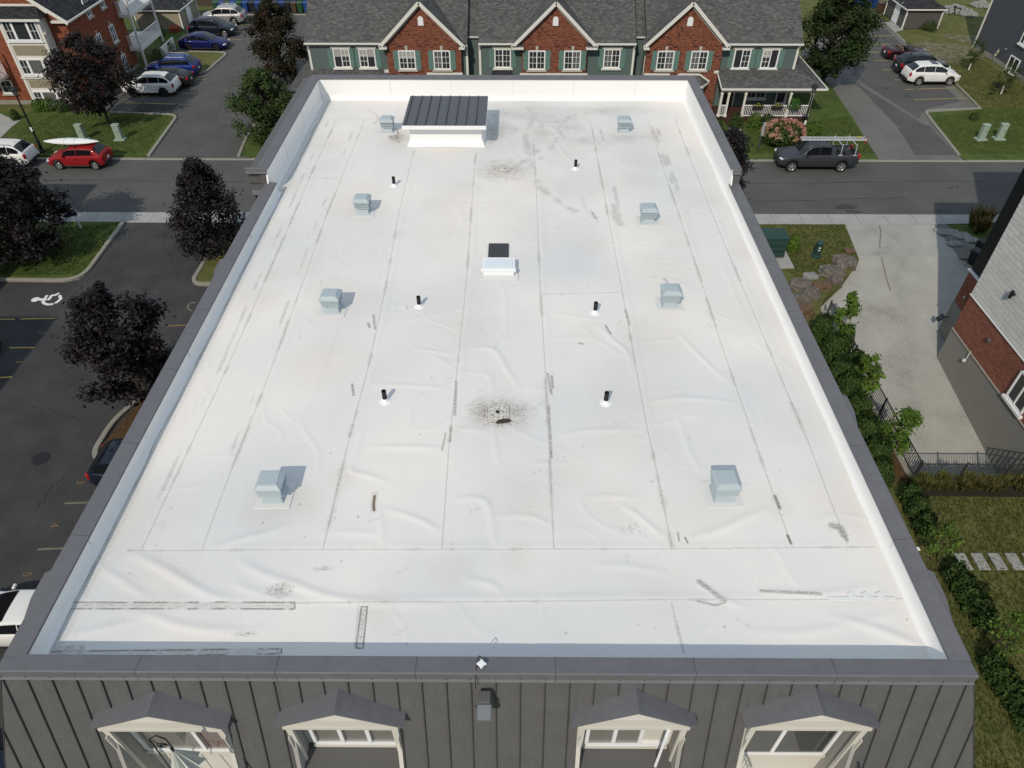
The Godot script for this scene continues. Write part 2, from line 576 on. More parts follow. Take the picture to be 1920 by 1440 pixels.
func build_ground() -> void:
	# the lie of the land, with an opening where the concrete drive dips towards the neighbour's garage
	var mb := MB.new()
	for r in [[-300, 16.4, -300, 120], [16.4, 300, -300, -40.0], [16.4, 300, -19.3, 120], [34.0, 300, -40.0, -19.3]]:
		mb.quad(Vector3(r[0], -0.03, r[3]), Vector3(r[0], -0.03, r[2]), Vector3(r[1], -0.03, r[2]), Vector3(r[1], -0.03, r[3]))
	structure("ground", mb, M.grass_dry)
	# street
	sheet("road", rect(-150, 150, -48.75, -41.1), 0.0, M.asphalt_road)
	sheet("sidewalk", rect(-150, 150, -41.1, -39.85), 0.03, M.sidewalk, 0.06)
	for k in 40:
		var xx := -34.0 + k * 1.8
		if absf(xx) > 10.0:
			var jm := MB.new()
			jm.box(Vector3(xx, 0.031, -40.48), Vector3(0.025, 0.004, 1.24))
			structure("pavement_joint", jm, flat("joint_dark", lin(.13, .125, .11), 0.95))
	kerb([Vector3(-150, 0, -48.85), Vector3(-26.9, 0, -48.85)], 0.3, 0.05)
	kerb([Vector3(-26.9, 0, -48.85), Vector3(-19.2, 0, -48.85)], 0.3, 0.03)
	kerb([Vector3(-19.2, 0, -48.85), Vector3(26.2, 0, -48.85)], 0.3, 0.05)
	kerb([Vector3(26.2, 0, -48.85), Vector3(32.6, 0, -48.85)], 0.3, 0.03)
	kerb([Vector3(32.6, 0, -48.85), Vector3(150, 0, -48.85)], 0.3, 0.05)
	# near left parking lot
	sheet("parking_lot", [Vector3(-60, 0, -33.45), Vector3(-24.7, 0, -33.45), Vector3(-24.95, 0, -39.85), Vector3(-8, 0, -39.85), Vector3(-8, 0, 20), Vector3(-60, 0, 20)], 0.0, M.asphalt_lot)
	sheet("lawn", [Vector3(-60, 0, -39.9), G(228, 418), G(205, 455), G(178, 490), G(152, 520), G(140, 525), G(0, 525), Vector3(-60, 0, -33.45)], 0.09, M.grass, 0.12)
	kerb(arc([G(232, 418), G(152, 528), G(0, 526), Vector3(-60, 0, -33.4)], 1.3), 0.24, 0.15)
	sheet("lawn", [G(398, 470), G(366, 528), G(380, 536), G(440, 530), G(480, 420)], 0.09, M.grass_dry, 0.12)
	kerb(arc([G(404, 460), G(358, 535), G(450, 534)], 0.8), 0.24, 0.15)
	sheet("planting_bed", [G(262, 756), G(176, 856), Vector3(-8.5, 0, -20), Vector3(-8.5, 0, -23.5)], 0.09, M.mulch, 0.12)
	kerb(arc([G(268, 745), G(214, 790), G(172, 858), G(215, 880)], 0.7), 0.24, 0.15)
	var cp := sheet("concrete_path", [G(-60, 470), G(0, 470), G(18, 492), G(-40, 524)], 0.094, M.sidewalk)
	for s in [[0, 599, 103, 597], [18, 652, 64, 652], [0, 708, 22, 707]]:
		stripe("bay_line", G(s[0], s[1]), G(s[2], s[3]), 0.1, 0.008, M.yellow_paint)
	stripe("bay_line", G(312, 611), G(350, 610), 0.1, 0.005, M.orange_paint)
	stripe("bay_line", G(121, 944), G(170, 942), 0.1, 0.005, M.faded_paint)
	stripe("bay_line", G(70, 1030), G(125, 1028), 0.1, 0.005, M.faded_paint)
	stripe("bay_line", G(0, 576), G(118, 577), 0.06, 0.007, flat("ghost_paint", lin(.05, .05, .05), 0.9))
	for s in [[30, 577, 30, 596], [66, 577, 64, 596], [103, 577, 100, 596]]:
		stripe("bay_line", G(s[0], s[1]), G(s[2], s[3]), 0.06, 0.007, M.ghost_paint)
	digit("3", G(151, 904), -PI / 2, 0.3, M.orange_paint)
	digit("4", G(103, 985), -PI / 2, 0.3, M.orange_paint)
	digit("5", G(51, 1077), -PI / 2, 0.3, M.orange_paint)
	digit("0", G(78, 624), PI / 2, 0.3, M.faded_paint)
	digit("1", G(37, 679), PI / 2, 0.3, M.yellow_paint)
	var wm := MB.new()
	mark_path(wm, [Vector2(68, 561), Vector2(86, 562)], 0.2, 0.008)
	mark_path(wm, [Vector2(82, 563), Vector2(88, 554)], 0.14, 0.009)
	mark_path(wm, [Vector2(91, 562), Vector2(97, 554), Vector2(104, 553), Vector2(110, 550)], 0.16, 0.01)
	mark_path(wm, [Vector2(80, 565), Vector2(83, 569), Vector2(90, 571), Vector2(99, 570)], 0.16, 0.012)
	mark_path(wm, [Vector2(104, 568), Vector2(110, 564), Vector2(114, 560), Vector2(112, 554)], 0.16, 0.014)
	wm.lathe([Vector2(0.22, 0.0), Vector2(0.2, 0.004), Vector2(0.0, 0.004)], G(66.5, 561.5, 0.009), 12)
	structure("wheelchair_marking", wm, M.white_mark)
	var rm := MB.new()
	var rp := []
	for k in 9:
		var w := deg_to_rad(60 + k * 25)
		rp.append(Vector2(362 + 10 * cos(w), 575 - 8 * sin(w)))
	mark_path(rm, rp, 0.08, 0.005)
	structure("ghost_marking", rm, M.faded_paint)
	# tar seams, cracks and oil spots on the paving
	for q in [[1400, 345, 1920, 338], [1420, 377, 1700, 372], [80, 338, 460, 341], [300, 440, 335, 520], [255, 600, 200, 700], [60, 760, 150, 790], [120, 890, 60, 960], [440, 150, 400, 230], [420, 250, 350, 285]]:
		var km := MB.new()
		var p0 := G(q[0], q[1])
		var p1 := G(q[2], q[3])
		var side := (p1 - p0).normalized().cross(Vector3.UP)
		var kn := 14
		var last := p0
		for i in range(1, kn + 1):
			var nx := p0.lerp(p1, float(i) / kn) + side * rng.randf_range(-0.14, 0.14)
			var cw := rng.randf_range(0.012, 0.03)
			km.face([last - side * cw + Vector3(0, 0.007, 0), nx - side * cw + Vector3(0, 0.007, 0), nx + side * cw + Vector3(0, 0.007, 0), last + side * cw + Vector3(0, 0.007, 0)], Vector3.UP)
			last = nx
		structure("pavement_crack", km, flat("tar", lin(.028, .028, .029), 0.8))
	for q in [[1600, 397, 0.5, 0.16], [1585, 388, 0.9, 0.25], [1760, 396, 0.6, 0.07], [1782, 352, 0.2, 0.1], [1795, 350, 0.14, 0.08], [330, 165, 0.35, 0.25], [420, 235, 0.2, 0.15], [250, 430, 0.25, 0.2], [130, 620, 0.22, 0.2], [160, 930, 0.2, 0.18], [120, 1010, 0.25, 0.2], [1700, 180, 0.3, 0.22], [1660, 165, 0.3, 0.2]]:
		var om := MB.new()
		var oc := G(q[0], q[1])
		var ring2 := []
		var ph := rng.randf() * 6.0
		for i in 16:
			var w := TAU * i / 16
			var rr := 1.0 + 0.25 * sin(2 * w + ph) + 0.18 * sin(5 * w + ph * 2)
			ring2.append(oc + Vector3(cos(w) * q[2] * rr, 0.0095, sin(w) * q[3] * rr))
		for i in 16:
			om.face([oc + Vector3(0, 0.0095, 0), ring2[i], ring2[(i + 1) % 16]], Vector3.UP)
		structure("oil_stain", om, flat("oil", lin(.042, .042, .042), 0.75))
	# far left court: entrance lane and bays
	sheet("parking_court", [Vector3(-26.9, 0, -48.75), Vector3(-19.4, 0, -48.75), Vector3(-18.6, 0, -52.5), Vector3(-18.0, 0, -85.4), Vector3(-34.5, 0, -85.4), Vector3(-34.5, 0, -57.0), Vector3(-27.3, 0, -57.0)], 0.004, M.asphalt_road)
	sheet("lawn", [Vector3(-80, 0, -49.0), G(278, 293), G(300, 262), G(330, 222), G(328, 214), G(200, 212), Vector3(-36, 0, -57.3), Vector3(-80, 0, -57.3)], 0.07, M.grass, 0.1)
	kerb(arc([G(279, 294), G(334, 217), G(205, 212)], 0.9), 0.24, 0.14)
	sheet("lawn", [G(378, 138), G(424, 104), G(420, 98), G(322, 98), Vector3(-36.5, 0, -72.3), Vector3(-36.5, 0, -67.4), G(345, 133)], 0.09, M.grass_dry, 0.12)
	kerb(arc([G(350, 139), G(383, 139), G(428, 100), G(330, 97.5)], 0.9), 0.24, 0.14)
	kerb(arc([G(330, 97), G(346, 82)], 0.3), 0.15, 0.12)
	sheet("lawn", [Vector3(-60, 0, -72.3), G(322, 98), G(352, 74), G(340, 40), Vector3(-60, 0, -90)], 0.06, M.grass, 0.1)
	sheet("lawn", [G(449, 293), G(463, 260), G(520, 230), Vector3(-10, 0, -51), Vector3(-10, 0, -49.0)], 0.07, M.grass, 0.1)
	kerb([G(448, 294), G(463, 258), G(478, 235)], 0.22, 0.13)
	sheet("asphalt_patch", [G(245, 212), G(322, 213), G(334, 196), G(262, 193)], 0.008, M.asphalt_lot)
	for s in [[232, 193, 352, 196], [290, 174, 368, 175], [350, 148, 384, 149], [405, 73, 452, 74], [400, 88, 438, 89], [408, 59, 463, 60], [440, 46, 470, 46]]:
		stripe("bay_line", G(s[0], s[1]), G(s[2], s[3]), 0.1, 0.012, M.yellow_paint)
	sheet("concrete_path", [G(0, 262), G(-40, 240), G(0, 214), G(26, 226), G(46, 222), G(22, 240)], 0.078, M.sidewalk)
	kerb([G(330, 28), G(580, 28)], 0.2, 0.08)
	# lawn before the townhouses
	sheet("lawn", [Vector3(-10, 0, -49.0), Vector3(26.2, 0, -49.0), G(1604, 230), G(1560, 165), Vector3(26.5, 0, -66), Vector3(-10, 0, -66)], 0.05, M.grass, 0.08)
	sheet("concrete_path", [G(1385, 297), G(1398, 297), G(1388, 262), G(1390, 236), G(1368, 236), G(1362, 262)], 0.056, M.sidewalk)
	# far right drive with its bays
	sheet("driveway", [Vector3(26.3, 0, -48.75), Vector3(32.4, 0, -48.75), G(1772, 262), G(1742, 225), G(1734, 208), G(1835, 205), G(1640, 24), G(1585, 24), G(1500, 100), G(1560, 165), G(1604, 230)], 0.002, M.asphalt_old)
	sheet("asphalt_patch", [G(1600, 152), G(1736, 236), G(1682, 237)], 0.006, M.asphalt_road)
	sheet("asphalt_patch", [G(1682, 238), G(1742, 235), G(1793, 291), G(1716, 291)], 0.006, M.asphalt_road)
	sheet("asphalt_patch", [G(1606, 40), G(1648, 40), G(1800, 190), G(1735, 205), G(1722, 222), G(1618, 156), G(1600, 140)], 0.006, M.asphalt_road)
	sheet("lawn", [G(1796, 292), G(1775, 262), G(1745, 226), G(1737, 213), G(1838, 206), Vector3(80, 0, -58), Vector3(80, 0, -49.0), Vector3(32.6, 0, -49.0)], 0.07, M.grass, 0.1)
	kerb(arc([G(1798, 293), G(1745, 226), G(1733, 209), G(1838, 205)], 0.8), 0.22, 0.13)
	kerb([G(1838, 205), G(1776, 142), G(1700, 84), G(1638, 24)], 0.15, 0.12)
	for q in [[1745, 98, 2.6, 1.6, 1], [1790, 92, 2.8, 1.9, 2], [1808, 72, 1.6, 1.3, 3], [1765, 112, 2.2, 0.9, 4], [1735, 82, 1.3, 0.7, 5], [1820, 104, 1.2, 1.0, 6]]:
		var rp2 := []
		var c2 := G(q[0], q[1])
		for k in 22:
			var w := TAU * k / 22
			var rr := 1.0 + 0.22 * sin(w * 3 + q[4]) + 0.16 * sin(w * 7 + q[4] * 2.0) + 0.1 * cos(w * 5)
			rp2.append(c2 + Vector3(cos(w) * q[2] * rr, 0, sin(w) * q[3] * rr))
		sheet("rough_ground", rp2, -0.018 + q[4] * 0.002, M.bare_soil)
	sheet("concrete_path", [G(1655, 42), G(1675, 40), G(1695, 56), G(1676, 60)], -0.012, M.sidewalk)
	for s in [[1697, 168, 1792, 165], [1714, 187, 1815, 184], [1676, 150, 1696, 150], [1655, 131, 1672, 131], [1640, 114, 1664, 114], [1622, 98, 1652, 98], [1606, 83, 1670, 83], [1603, 68, 1676, 67], [1605, 54, 1660, 54], [1600, 41, 1645, 41]]:
		stripe("bay_line", G(s[0], s[1]), G(s[2], s[3]), 0.1, 0.011, M.yellow_paint)
	# concrete drive beside the white building, sloping down towards the garage
	var dm := MB.new()
	var zs := [-39.85, -38.5, -37.0, -36.3, -35.0, -33.0, -31.0, -29.0, -27.0, -25.0, -23.0, -21.0, -19.3]
	for i in zs.size() - 1:
		var z0: float = zs[i]
		var z1: float = zs[i + 1]
		dm.quad(Vector3(16.5, drive_y(z1), z1), Vector3(16.5, drive_y(z0), z0), Vector3(34.0, drive_y(z0), z0), Vector3(34.0, drive_y(z1), z1))
	structure("concrete_drive", dm, M.concrete)
	var cm := MB.new()
	for seg in [[1648, 425, 1650, 440], [1650, 440, 1648, 462], [1648, 462, 1652, 486], [1652, 486, 1661, 512], [1661, 512, 1672, 538]]:
		var pa := G(seg[0], seg[1], -0.1)
		var pb := G(seg[2], seg[3], -0.15)
		pa.y = drive_y(pa.z) + 0.006
		pb.y = drive_y(pb.z) + 0.006
		var dd := (pb - pa).normalized()
		var sd := Vector3(-dd.z, 0, dd.x) * 0.035
		cm.face([pa - sd, pb - sd, pb + sd, pa + sd], Vector3.UP)
	structure("drive_crack", cm, flat("crack_dark", lin(.15, .14, .12), 0.95))
	# grass plot between the white building and the drive
	sheet("lawn", [Vector3(8.5, 0, -39.85), G(1584, 421), G(1611, 487), G(1580, 530), G(1545, 560), Vector3(16.4, 0, -31.0), Vector3(8.5, 0, -31)], 0.02, M.grass_dry, 1.0)
	# verge right of the drive, in the corner by the white-panelled building
	sheet("lawn", [G(1757, 421), G(1920, 418), G(1960, 470), G(1840, 470), G(1808, 448)], 0.03, M.grass, 0.05)
	sheet("pebble_bed", [G(1752, 423), G(1772, 421), G(1812, 450), G(1842, 470), G(1846, 490), G(1800, 486), G(1790, 470)], 0.036, noisy("pebbles", [Color(.06, .058, .05), Color(.15, .145, .13), Color(.27, .26, .24)], 3.0, 0.05, 0.14, 0.6, 1.0, 512, 2.0, 1.5))
	# retaining walls along the sunken drive
	var rw := MB.new()
	rw.bb(Vector3(16.42, -2.6, -31.0), Vector3(16.62, 0.02, -19.35))
	rw.bb(Vector3(16.42, -2.6, -19.35), Vector3(34, 0.02, -19.1))
	structure("retaining_wall", rw, M.kerb_stone)
	# garden on the right of the white building
	sheet("lawn", [Vector3(14.6, 0, -18.4), Vector3(60, 0, -18.4), Vector3(60, 0, 30), Vector3(14.6, 0, 30)], -0.02, M.grass_dry)
	sheet("planting_bed", [G(1562, 640), G(1662, 910), Vector3(16.4, 0, -19.2), Vector3(16.4, 0, -30.9)], -0.016, M.mulch)
	sheet("planting_bed", [G(1696, 905), G(1940, 908), G(1940, 932), G(1725, 930)], -0.012, flat("soil_dark", lin(.022, .019, .014), 1.0))

# ---------------------------------------------------------------- the white-roofed building
const RY := 11.2
const CY := 11.6
const TY := 12.1
const XL := -8.2
const XR := 7.29
const ZN := -5.6
const ZF := -30.88
const ZS := -22.5
const RX0 := -9.2
const RZ0 := -31.3
const RW := 16.8
const RD := 26.0
const TW := 1292
const TH := 2000
var dirt_dark_g := PackedByteArray()  # grey dirt, and the dark line by the left parapet
var dirt_b := PackedByteArray()
var dirt_w := PackedByteArray()
var grain := PackedByteArray()
var soft := PackedByteArray()
const HX := 300
const HZ := 460
var hgt := PackedFloat32Array()
var brk := FastNoiseLite.new()

func dab(arr: PackedByteArray, x: float, z: float, r: float, s: float, rough: float) -> void:
	var cx := (x - RX0) / RW * TW
	var cz := (z - RZ0) / RD * TH
	var pr := r / RW * TW
	for j in range(maxi(0, int(cz - pr)), mini(TH, int(cz + pr) + 2)):
		for i in range(maxi(0, int(cx - pr)), mini(TW, int(cx + pr) + 2)):
			var d := sqrt((i - cx) * (i - cx) + (j - cz) * (j - cz)) / pr
			if d >= 1.0:
				continue
			var g := grain[(j & 511) * 512 + (i & 511)] / 255.0
			var st := grain[((j * 2) & 511) * 512 + ((i >> 2) & 511)] / 255.0
			var k := lerpf(1.0, clampf((g * 0.55 + st * 0.6 - 0.33) * 2.6, 0.0, 1.25), rough)
			var q := int(255.0 * minf(1.0, s * (1.0 - d * d) * k))
			var at := j * TW + i
			if q > arr[at]:
				arr[at] = q
func smear(arr: PackedByteArray, px: Array, r: float, s: float, rough := 0.8, gaps := 0.0) -> void:
	for n in px.size() - 1:
		var a := G(px[n].x, px[n].y, RY)
		var b := G(px[n + 1].x, px[n + 1].y, RY)
		var k := maxi(1, int(a.distance_to(b) / (r * 0.7)))
		for i in k:
			var p := a.lerp(b, float(i) / k)
			if gaps > 0.0:
				var w := brk.get_noise_2d(p.x * 3.0 + n * 17.0, p.z * 0.9) * 0.9 + 0.5
				var f := clampf((w - gaps + 0.06) * 2.6, 0.0, 1.0)
				if f < 0.03:
					continue
				dab(arr, p.x + rng.randfn() * r * 0.15, p.z, r * rng.randf_range(0.8, 1.1) * (0.45 + 0.55 * f), s * f * rng.randf_range(0.7, 1.0), rough * 0.75)
				continue
			dab(arr, p.x, p.z, r, s, rough)
func spot(px: float, py: float, rx: float, rz: float, s: float, n: int, arr: PackedByteArray, rr := 0.06) -> void:
	var p := G(px, py, RY)
	for i in n:
		var a := rng.randf() * TAU
		var d := sqrt(rng.randf())
		dab(arr, p.x + cos(a) * d * rx, p.z + sin(a) * d * rz, rng.randf_range(0.4, 1.4) * rr, s * rng.randf_range(0.4, 1.0) * (1.2 - d), 0.85)
func ridge(px: Array, w: float, h: float) -> void:
	var path := []
	for p in px:
		path.append(G(p.x, p.y, RY))
	ridge_path(path, w, h)
func ridge_world(q: Array, w: float, h: float) -> void:
	var path := []
	for p in q:
		path.append(Vector3(p.x, RY, p.y))
	ridge_path(path, w, h)
func ridge_path(path: Array, w: float, h: float) -> void:
	# smooth path
	var curve := Curve3D.new()
	for i in path.size():
		var tan: Vector3 = (path[mini(i + 1, path.size() - 1)] - path[maxi(i - 1, 0)]) * 0.2
		curve.add_point(path[i], -tan, tan)
	var len := curve.get_baked_length()
	var n := int(len / 0.03)
	var sx := RW / HX
	var sz := RD / HZ
	for i in n:
		var f := float(i) / n
		var p := curve.sample_baked(len * f)
		var amp := h * pow(sin(PI * clampf(f * 0.94 + 0.03, 0, 1)), 0.6)
		var r := w * 2.2
		for jz in range(maxi(0, int((p.z - r - RZ0) / sz)), mini(HZ, int((p.z + r - RZ0) / sz) + 1)):
			for jx in range(maxi(0, int((p.x - r - RX0) / sx)), mini(HX, int((p.x + r - RX0) / sx) + 1)):
				var dx := RX0 + jx * sx - p.x
				var dz := RZ0 + jz * sz - p.z
				var q := amp * exp(-(dx * dx + dz * dz) / (w * w))
				var at := jz * (HX + 1) + jx
				if q > hgt[at]:
					hgt[at] = q
func V(a: Array) -> Array:
	var r := []
	for i in range(0, a.size(), 2):
		r.append(Vector2(a[i], a[i + 1]))
	return r

func build_roof_sheet(b: Node3D) -> void:
	brk.seed = 21
	brk.frequency = 0.6
	brk.fractal_octaves = 3
	grain = seamless(512, 0.22, 77, 3)
	soft = seamless(512, 0.02, 78, 3)
	dirt_dark_g.resize(TW * TH)
	dirt_b.resize(TW * TH)
	dirt_w.resize(TW * TH)
	hgt.resize((HX + 1) * (HZ + 1))
	# welded seams of the membrane sheets: thin lines with dirt caught along them
	var seams := [V([631, 223, 581, 332, 537, 434, 496, 529, 420, 702, 350, 850, 265, 1030]), V([684, 224, 637, 341, 609, 411, 568, 529, 490, 740, 430, 890, 378, 1030]), V([776, 283, 746, 406, 725, 529, 690, 690, 655, 820, 605, 1030]), V([892, 287, 887, 347, 874, 529, 858, 680, 842, 830, 828, 1030]), V([1000, 271, 1005, 352, 1012, 529, 1020, 660, 1030, 860, 1038, 1030]), V([1107, 226, 1125, 324, 1163, 529, 1183, 640, 1210, 790, 1226, 860, 1260, 1030]), V([1214, 223, 1251, 338, 1315, 529, 1350, 640, 1395, 770, 1450, 930, 1485, 1025]), V([1265, 223, 1339, 411, 1388, 529, 1460, 700, 1515, 830, 1588, 1020])]
	for i in seams.size():
		smear(dirt_dark_g, seams[i], 0.017, 0.33, 0.5)
		smear(dirt_dark_g, seams[i], 0.035, 0.5, 0.7, 0.42)
		smear(dirt_dark_g, seams[i], 0.09, 0.16, 0.8, 0.45)
	for s in [seams[0], seams[1]]:
		var sh := []
		for p in s:
			sh.append(p - Vector2(14, 0))
		smear(dirt_dark_g, sh, 0.06, 0.28, 0.8, 0.5)
	for s in [V([1125, 240, 1145, 320, 1165, 420]), V([1232, 240, 1262, 330, 1296, 420]), V([1222, 235, 1262, 345, 1280, 400])]:
		smear(dirt_dark_g, s, 0.1, 0.34, 0.8, 0.35)
	for s in [V([240, 1032, 640, 1030, 1200, 1029, 1640, 1025]), V([120, 1133, 550, 1130, 1000, 1127, 1260, 1124, 1500, 1124, 1700, 1122]), V([540, 223, 770, 222]), V([910, 222, 1115, 224]), V([1015, 552, 1168, 548]), V([545, 270, 610, 270]), V([545, 333, 640, 335]), V([990, 204, 1100, 203]), V([672, 1135, 664, 1212]), V([1258, 1130, 1282, 1225])]:
		smear(dirt_dark_g, s, 0.016, 0.26, 0.4)
		smear(dirt_dark_g, s, 0.04, 0.34, 0.85, 0.58)
	# patched laps outlined in sealant and grime
	for q in [[122, 1129, 552, 1129, 122, 1141, 552, 1141], [78, 1221, 527, 1216, 75, 1233, 527, 1225]]:
		smear(dirt_dark_g, V([q[0], q[1], q[2], q[3]]), 0.02, 0.95, 0.4, 0.1)
		smear(dirt_dark_g, V([q[4], q[5], q[6], q[7]]), 0.02, 0.95, 0.4, 0.1)
		smear(dirt_dark_g, V([q[0], q[1], q[4], q[5]]), 0.025, 0.85, 0.3)
		smear(dirt_dark_g, V([q[2], q[3], q[6], q[7]]), 0.02, 0.8, 0.3)
		smear(dirt_dark_g, V([q[0], (q[1] + q[5]) * 0.5, q[2], (q[3] + q[7]) * 0.5]), 0.09, 0.22, 0.9)
	smear(dirt_dark_g, V([677, 1137, 688, 1137, 680, 1215, 667, 1214, 677, 1137]), 0.018, 0.9, 0.4)
	smear(dirt_dark_g, V([681, 1145, 674, 1210]), 0.06, 0.3, 0.9)
	# dirt pools and streaks near the far end
	for s in [[1000, 215, 1.6, 0.9, 90], [1060, 235, 1.3, 1.4, 70], [1020, 250, 0.8, 1.0, 40], [1100, 262, 1.5, 0.5, 50], [1180, 258, 1.2, 0.3, 40], [1130, 208, 2.2, 0.35, 60], [940, 235, 0.5, 1.0, 30], [945, 212, 0.6, 0.5, 25]]:
		spot(s[0], s[1], s[2], s[3], 0.25, s[4] * 2, dirt_dark_g, 0.34)
	for s in [V([990, 205, 1020, 240, 1045, 258, 1035, 275, 1010, 300]), V([995, 228, 1030, 228, 1060, 228]), V([1075, 215, 1045, 240, 1058, 262]), V([935, 250, 950, 235, 970, 245]), V([1000, 222, 985, 255, 995, 300, 1005, 340, 1012, 352, 1050, 380, 1075, 395, 1090, 398]), V([1090, 372, 1100, 395, 1115, 410]), V([940, 330, 985, 300, 1010, 280]), V([915, 225, 925, 250, 920, 270]), V([1150, 385, 1165, 425]), V([925, 215, 935, 232])]:
		smear(dirt_dark_g, s, 0.2, 0.26, 0.8, 0.2)
		smear(dirt_dark_g, s, 0.06, 0.36, 0.9, 0.4)
	# round the drains
	spot(942, 318, 0.85, 0.75, 0.4, 70, dirt_dark_g, 0.12)
	spot(942, 318, 0.4, 0.35, 0.7, 40, dirt_b, 0.07)
	for k in 26:
		var w := rng.randf() * TAU
		smear(dirt_dark_g, [Vector2(938 + cos(w) * 16, 776 + sin(w) * 14), Vector2(938 + cos(w) * rng.randf_range(28, 66), 776 + sin(w) * rng.randf_range(20, 40))], 0.03, rng.randf_range(0.15, 0.5), 0.95, 0.3)
		smear(dirt_dark_g, [Vector2(942 + cos(w) * 12, 318 + sin(w) * 8), Vector2(942 + cos(w) * rng.randf_range(20, 60), 318 + sin(w) * rng.randf_range(10, 22))], 0.04, rng.randf_range(0.15, 0.4), 0.95, 0.3)
	for q in [[936, 774, 0.55, 0.55, 0.26], [942, 318, 1.0, 0.9, 0.24], [905, 772, 0.3, 0.4, 0.3], [968, 775, 0.35, 0.45, 0.22], [930, 245, 0.35, 0.9, 0.25], [746, 258, 0.25, 0.4, 0.3]]:
		spot(q[0], q[1], q[2], q[3], q[4], 60, dirt_b, 0.2)
		spot(q[0], q[1], q[2] * 1.2, q[3] * 1.2, q[4], 60, dirt_dark_g, 0.2)
	spot(910, 775, 0.16, 0.4, 0.65, 50, dirt_b, 0.06)
	spot(965, 768, 0.2, 0.4, 0.5, 50, dirt_dark_g, 0.07)
	spot(935, 756, 0.4, 0.12, 0.5, 40, dirt_dark_g, 0.06)
	spot(936, 792, 0.4, 0.16, 0.55, 50, dirt_b, 0.05)
	# brown water marks beside the vent next to the roof housing
	for s in [V([738, 250, 748, 262, 751, 268]), V([732, 256, 742, 262]), V([742, 244, 746, 254])]:
		smear(dirt_b, s, 0.12, 0.6, 0.8, 0.2)
	for s in [V([690, 204, 705, 215, 712, 224]), V([700, 232, 712, 222])]:
		smear(dirt_b, s, 0.08, 0.25, 0.9, 0.3)
	# scattered stains
	spot(525, 1106, 0.28, 0.17, 0.75, 170, dirt_dark_g, 0.035)
	spot(605, 1065, 0.2, 0.05, 0.6, 60, dirt_dark_g, 0.03)
	spot(460, 1189, 0.25, 0.06, 0.55, 70, dirt_dark_g, 0.03)
	spot(1185, 990, 0.3, 0.16, 0.4, 50, dirt_dark_g, 0.03)
	smear(dirt_dark_g, V([1310, 1090, 1330, 1105, 1350, 1122, 1362, 1128]), 0.07, 0.55, 0.8)
	smear(dirt_dark_g, V([1305, 1126, 1340, 1134, 1360, 1129]), 0.03, 0.55, 0.7)
	smear(dirt_dark_g, V([1425, 1108, 1480, 1111, 1540, 1114]), 0.05, 0.5, 0.7)
	smear(dirt_dark_g, V([1560, 985, 1575, 990, 1585, 1010]), 0.1, 0.6, 0.5)
	smear(dirt_dark_g, V([1572, 985, 1588, 1015]), 0.06, 0.6, 0.5)
	smear(dirt_dark_g, V([1452, 930, 1462, 955]), 0.05, 0.75, 0.4)
	smear(dirt_dark_g, V([1476, 1003, 1483, 1020]), 0.035, 0.95, 0.3)
	smear(dirt_dark_g, V([1270, 998, 1273, 1014]), 0.02, 0.8, 0.4)
	smear(dirt_dark_g, V([1284, 1008, 1289, 1018]), 0.025, 0.8, 0.4)
	for s in [V([690, 605, 693, 615]), V([700, 590, 703, 618]), V([660, 720, 663, 742]), V([1026, 700, 1034, 740]), V([1034, 705, 1036, 728]), V([1028, 760, 1033, 860]), V([855, 715, 852, 780]), V([845, 800, 843, 830]), V([1135, 610, 1145, 627]), V([1172, 580, 1180, 610]), V([1085, 643, 1095, 645]), V([1118, 410, 1108, 395]), V([1245, 522, 1252, 530])]:
		smear(dirt_dark_g, s, 0.045, 0.6, 0.8)
	for k in 160:
		var q := Vector2(rng.randf_range(XL, XR), rng.randf_range(ZF, ZN))
		dab(dirt_dark_g, q.x, q.y, rng.randf_range(0.015, 0.035), rng.randf_range(0.2, 0.6), 0.6)
	for k in 170:
		var q := Vector2(rng.randf_range(XL, XR), rng.randf_range(ZF, ZN))
		if k > 130:
			q = Vector2(rng.randf_range(-1.5, 5.0), rng.randf_range(ZF, ZF + 8.0))
		dab(dirt_w, q.x, q.y, rng.randf_range(0.25, 1.3), rng.randf_range(0.15, 0.6), 0.75)
	# faint footprints and scuffs
	for k in 90:
		var q := Vector2(rng.randf_range(XL + 0.5, XR - 0.5), rng.randf_range(ZF + 0.5, ZN - 0.5))
		var w := rng.randf() * TAU
		for e in 5:
			dab(dirt_dark_g, q.x + cos(w) * e * 0.05, q.y + sin(w) * e * 0.05, 0.045, rng.randf_range(0.04, 0.16), 0.85)
	# thin wrinkles everywhere, finer than the big ones
	for k in 150:
		var q := Vector2(rng.randf_range(XL + 0.4, XR - 0.4), rng.randf_range(ZF + 1.0, ZN - 0.5))
		var w := rng.randf() * TAU
		var path := [q]
		for e in rng.randi_range(2, 5):
			w += rng.randf_range(-0.6, 0.6)
			q += Vector2(cos(w), sin(w)) * rng.randf_range(0.25, 0.6)
			path.append(q)
		ridge_world(path, rng.randf_range(0.035, 0.06), rng.randf_range(0.005, 0.012))
	# dark line along the foot of the left parapet, blotches in its near corner
	for k in 420:
		var zz := lerpf(ZF, ZN, k / 420.0)
		dab(dirt_dark_g, XL + 0.13 + 0.03 * sin(zz * 3.0), zz, 0.05, 0.45 * soft[(int(zz * 60) & 511) * 512] / 255.0 + 0.12, 0.7)
		dab(dirt_dark_g, XL + 0.22, zz, 0.12, 0.16, 0.9)
	for k in 200:
		dab(dirt_dark_g, XL + 0.15 + rng.randf() * 0.5, ZN - 0.1 - rng.randf() * 0.25, 0.1, rng.randf_range(0.1, 0.4), 0.9)
	# rust-brown slit
	smear(dirt_b, V([702, 930, 700, 945, 701, 958]), 0.04, 1.0, 0.2)
	smear(dirt_b, V([703, 925, 699, 945, 701, 962]), 0.09, 0.15, 0.3)
